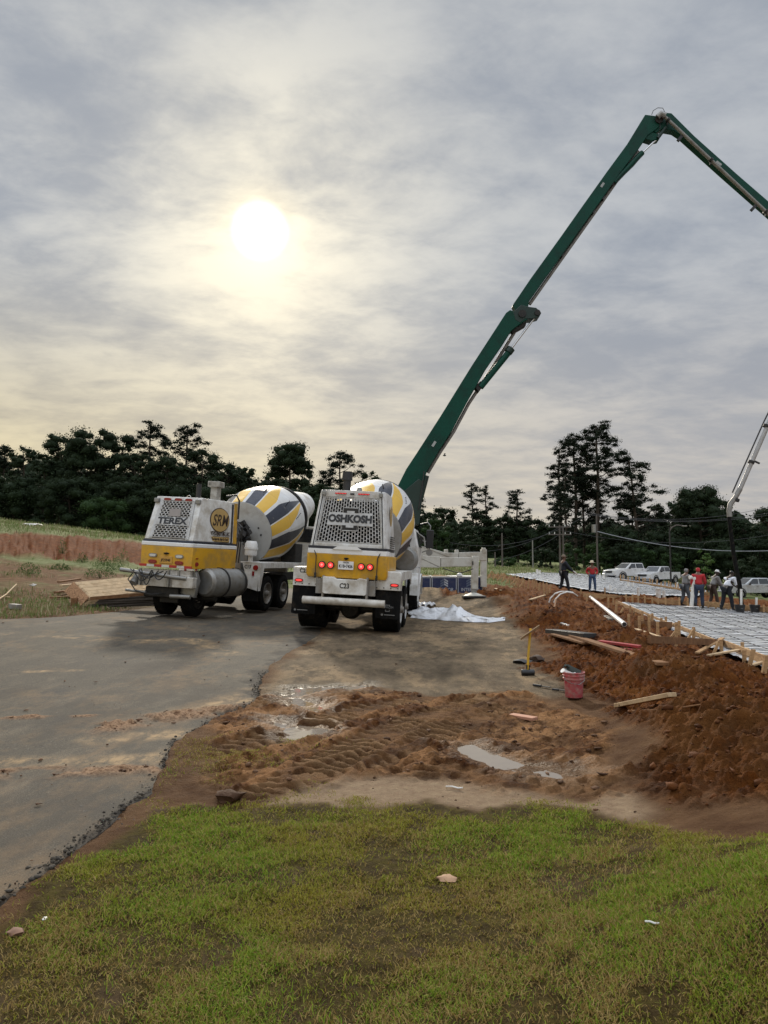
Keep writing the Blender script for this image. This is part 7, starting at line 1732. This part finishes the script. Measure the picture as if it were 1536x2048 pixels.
# ---------------------------------------------------------------- pickups
def pickup(label, px, py, Y, yaw, paint):
    q = at(px, py, Y); x = q.x; z = float(base_z(x, Y)); t = thing('pickup_truck', label, 'pickup truck', (x, Y, z), (0, 0, yaw)); m = MB()
    # profile faces -X (front at -2.7)
    low = [(-2.75, .55), (-2.78, .80), (-2.70, 1.02), (-2.2, 1.12), (-1.35, 1.18), (-1.2, 1.2), (1.05, 1.2), (1.08, 1.16), (2.72, 1.16), (2.75, .6), (2.5, .48), (-2.5, .45)]
    m.prism(low, -.93, .93); body = m.build('body', paint, t, bevel=.07)
    m = MB(); m.loft([[(-1.35, -.88, 1.18), (1.05, -.88, 1.18), (1.05, .88, 1.18), (-1.35, .88, 1.18)], [(-.55, -.72, 1.76), (.92, -.72, 1.76), (.92, .72, 1.76), (-.55, .72, 1.76)]]); cabo = m.build('cab', paint, t, bevel=.06)
    def win(pts, nm='side_window'):
        mm = MB(); c = Vector((0, 0, 1.4)); P_ = [Vector(p) for p in pts]; n = (P_[1] - P_[0]).cross(P_[2] - P_[0]).normalized(); n = n if n.dot(P_[0] - c) > 0 else -n
        mm.add([p + n * .012 for p in P_] + [p - n * .01 for p in P_], [(0, 1, 2, 3), (7, 6, 5, 4), (0, 4, 5, 1), (1, 5, 6, 2), (2, 6, 7, 3), (3, 7, 4, 0)]); mm.build(nm, GLASS, cabo)
    for s in (-1, 1):
        f = lambda x, z: (x, s * (.88 - .16 * (z - 1.18) / .58), z)
        win([f(-1.02, 1.25), f(-.08, 1.25), f(-.08, 1.69), f(-.50, 1.69)]); win([f(.02, 1.25), f(.90, 1.25), f(.82, 1.69), f(.02, 1.69)])
    win([(-1.27, -.76, 1.24), (-1.27, .76, 1.24), (-.62, .64, 1.71), (-.62, -.64, 1.71)], 'windscreen'); win([(1.035, -.7, 1.3), (1.035, .7, 1.3), (.94, .6, 1.68), (.94, -.6, 1.68)], 'rear_window')
    m = MB(); m.box((1.92, 0, 1.12), (1.5, 1.62, .12)); m.build('bed_opening', BLACKP, body)
    m = MB(); m.box((-2.79, 0, .60), (.14, 1.86, .2)); m.build('bumper', CHROME, t, bevel=.03); m = MB(); m.box((2.80, 0, .60), (.12, 1.8, .18)); m.build('bumper', CHROME, t, bevel=.03)
    m = MB(); m.box((-2.75, 0, .86), (.06, 1.0, .22)); m.build('grille', BLACKP, t, bevel=.01)
    for s in (-1, 1):
        m = MB(); m.box((-2.71, s * .72, .90), (.12, .34, .18)); m.build('headlight', CLEARL, t, bevel=.03); m = MB(); m.box((2.74, s * .84, .95), (.06, .14, .32)); m.build('tail_light', REDL, t, bevel=.02)
        m = MB(); m.box((-.98, s * 1.05, 1.26), (.12, .2, .16)); m.build('mirror', BLACKP, t, bevel=.03)
        for hx in (-.12, .80): m = MB(); m.box((hx - .1, s * .94, 1.06), (.16, .03, .035)); m.build('door_handle', BLACKP, t)
        for wx in (-1.75, 1.75):
            a = MB(); a.lathe([(.46, .0), (.50, .01), (.50, .03), (.40, .035)], 24, Matrix.Translation((wx, s * .90, .42)) @ Matrix.Rotation(0 if s > 0 else math.pi, 4, 'Z')); a.build('wheel_arch', BLACKP, t)
            w = bpy.data.objects.new('wheel', None); col.objects.link(w); w.parent = t; M_ = Matrix.Translation((wx, s * .96, .39)) @ Matrix.Rotation(0 if s > 0 else math.pi, 4, 'Z')
            a = MB(); a.lathe([(.24, -.25), (.37, -.25), (.39, -.2), (.39, -.04), (.37, 0), (.24, 0)], 28, M_); a.build('tyre', RUBBER, w); a = MB(); a.lathe([(.245, -.01), (.22, -.03), (.08, -.02), (.0, .0)], 20, M_); a.build('rim', ALU, w)
    return t
PW = pbr('white car paint', (.52, .52, .52), .25, var=.03, dirt=(.45, .42, .38), damt=.3); PS = pbr('silver car paint', (.40, .42, .43), .25, metal=.3, var=.05, dirt=(.3, .28, .25), damt=.3)
def yfor(px, py): return flat_hit(px, py)[1]
pickup('white crew cab pickup parked behind the far slab, left of the other', 1262, 1170, 76, R(22), PW)
pickup('white crew cab pickup parked just right of and before the first one', 1316, 1178, 76, R(38), PW)
pickup('silver crew cab pickup parked at the right edge behind the workers', 1508, 1200, 66, R(6), PS)

# ---------------------------------------------------------------- poles and wires
POLE = pbr('grey wooden pole', (.10, .085, .075), .9, var=.25, sc=1, streak=(1, 1, .1))
def pole(px, pb, pt, Y, label, arms=(), r=.11, transformer=None, lamp=None, mat=POLE, cat='utility pole', name='utility_pole'):
    T = at(px, pt, Y); z0 = float(base_z(T.x, Y)); t = thing(name, label, cat, (T.x, Y, z0)); h = T.z - z0; m = MB(); m.cyl((0, 0, -.3), (0, 0, h), r, r * .7, 10); m.build('post', mat, t)
    for py in arms:
        z = at(px, py, Y).z - z0; m = MB(); m.bar((-1.3, -.1, z), (1.3, -.1, z), .10, .12); m.build('crossarm', mat, t)
        for x in (-1.2, -.6, .6, 1.2): m = MB(); m.cyl((x, -.1, z + .05), (x, -.1, z + .28), .06, .04, 8); m.build('insulator', CLEARL, t)
    if transformer: z = at(px, transformer, Y).z - z0; m = MB(); m.cyl((-.35, -.1, z - .45), (-.35, -.1, z + .45), .25, n=14); m.build('transformer', ALU, t)
    if lamp: m = MB(); m.tube([(0, 0, h - .4), (.2, 0, h), (.7, 0, h + .25), (lamp, 0, h + .2)], .05, 6); m.build('arm', POLE, t); m = MB(); m.box((lamp + .2, 0, h + .15), (.5, .2, .10)); m.build('lamp_head', GALV, t, bevel=.03)
    return t
pole(1119, 1130, 1050, 84, 'utility pole with two crossarms and insulators at the foot of the tall pines', (1054, 1069)); pole(1126, 1130, 1052, 85, 'plain pole right beside the crossarm pole'); pole(1193, 1115, 1030, 84, 'pole with a grey transformer can before the tall pines', (), transformer=1057)
pole(1339, 1147, 1055, 74, 'slim street light pole with an arm above the second pickup', lamp=1.3, r=.09, mat=DARKM, cat='street light', name='street_light')
pole(1004, 1125, 1066, 88, 'dark pole right of the rear outrigger leg'); pole(990, 1120, 1104, 88, 'short dark post left of the dark pole', r=.10); pole(1065, 1122, 1080, 86, 'thin pale pole among the roadside bushes', mat=ALU, r=.09)
WIRE = pbr('cable', (.05, .05, .055), .6); WIREL = pbr('pale cable', (.22, .23, .25), .5)
def wire(a, b, sag, Y0, Y1, r, label, mat=WIRE, mid=None):
    A, B = at(a[0], a[1], Y0), at(b[0], b[1], Y1); m = MB(); m.tube([(B - A) * (i / 20) - Vector((0, 0, sag * 4 * (i / 20) * (1 - i / 20))) for i in range(21)], r, 5); o = m.build('wire', mat); o.location = A; tag(o, label, 'overhead wire', 'overhead wires before the trees')
for (a, b, s, lb, mt, r) in (((1180, 1026), (1700, 960), 2.2, 'topmost overhead wire running off to the right', WIRE, .022), ((1180, 1028), (1700, 985), 1.8, 'second overhead wire running off to the right', WIRE, .022), ((1180, 1030), (1700, 995), 1.6, 'third overhead wire running off to the right', WIRE, .022), ((1120, 1060), (1700, 1030), 2.2, 'lower thin overhead wire behind the hanging hose', WIRE, .018),
                          ((1195, 1063), (1700, 1083), 1.6, 'thick pale cable sagging across behind the hanging hose', WIREL, .05), ((900, 1085), (1180, 1026), 1.6, 'overhead wire rising from the left to the transformer pole', WIRE, .02), ((900, 1098), (1119, 1054), 1.2, 'overhead wire rising to the upper crossarm', WIRE, .02), ((900, 1120), (1119, 1069), 1.3, 'overhead wire rising to the lower crossarm', WIRE, .02)):
    wire(a, b, s, 83, 83, r, lb, mt)
A = at(889, 911, 60); m = MB(); m.add(ICO1_V * np.array([.16, .08, .07]), ICO1_F.tolist()); m.add([(0, 0, .03), (-.08, .30, .14), (.10, .28, .12), (0, -.0, .0)], [(0, 1, 2)]); m.add([(0, 0, .03), (-.08, -.30, .14), (.10, -.28, .12)], [(0, 2, 1)]); o = m.build('bird', BLACKP); o.location = A; tag(o, 'small dark bird flying beside the boom', 'bird')
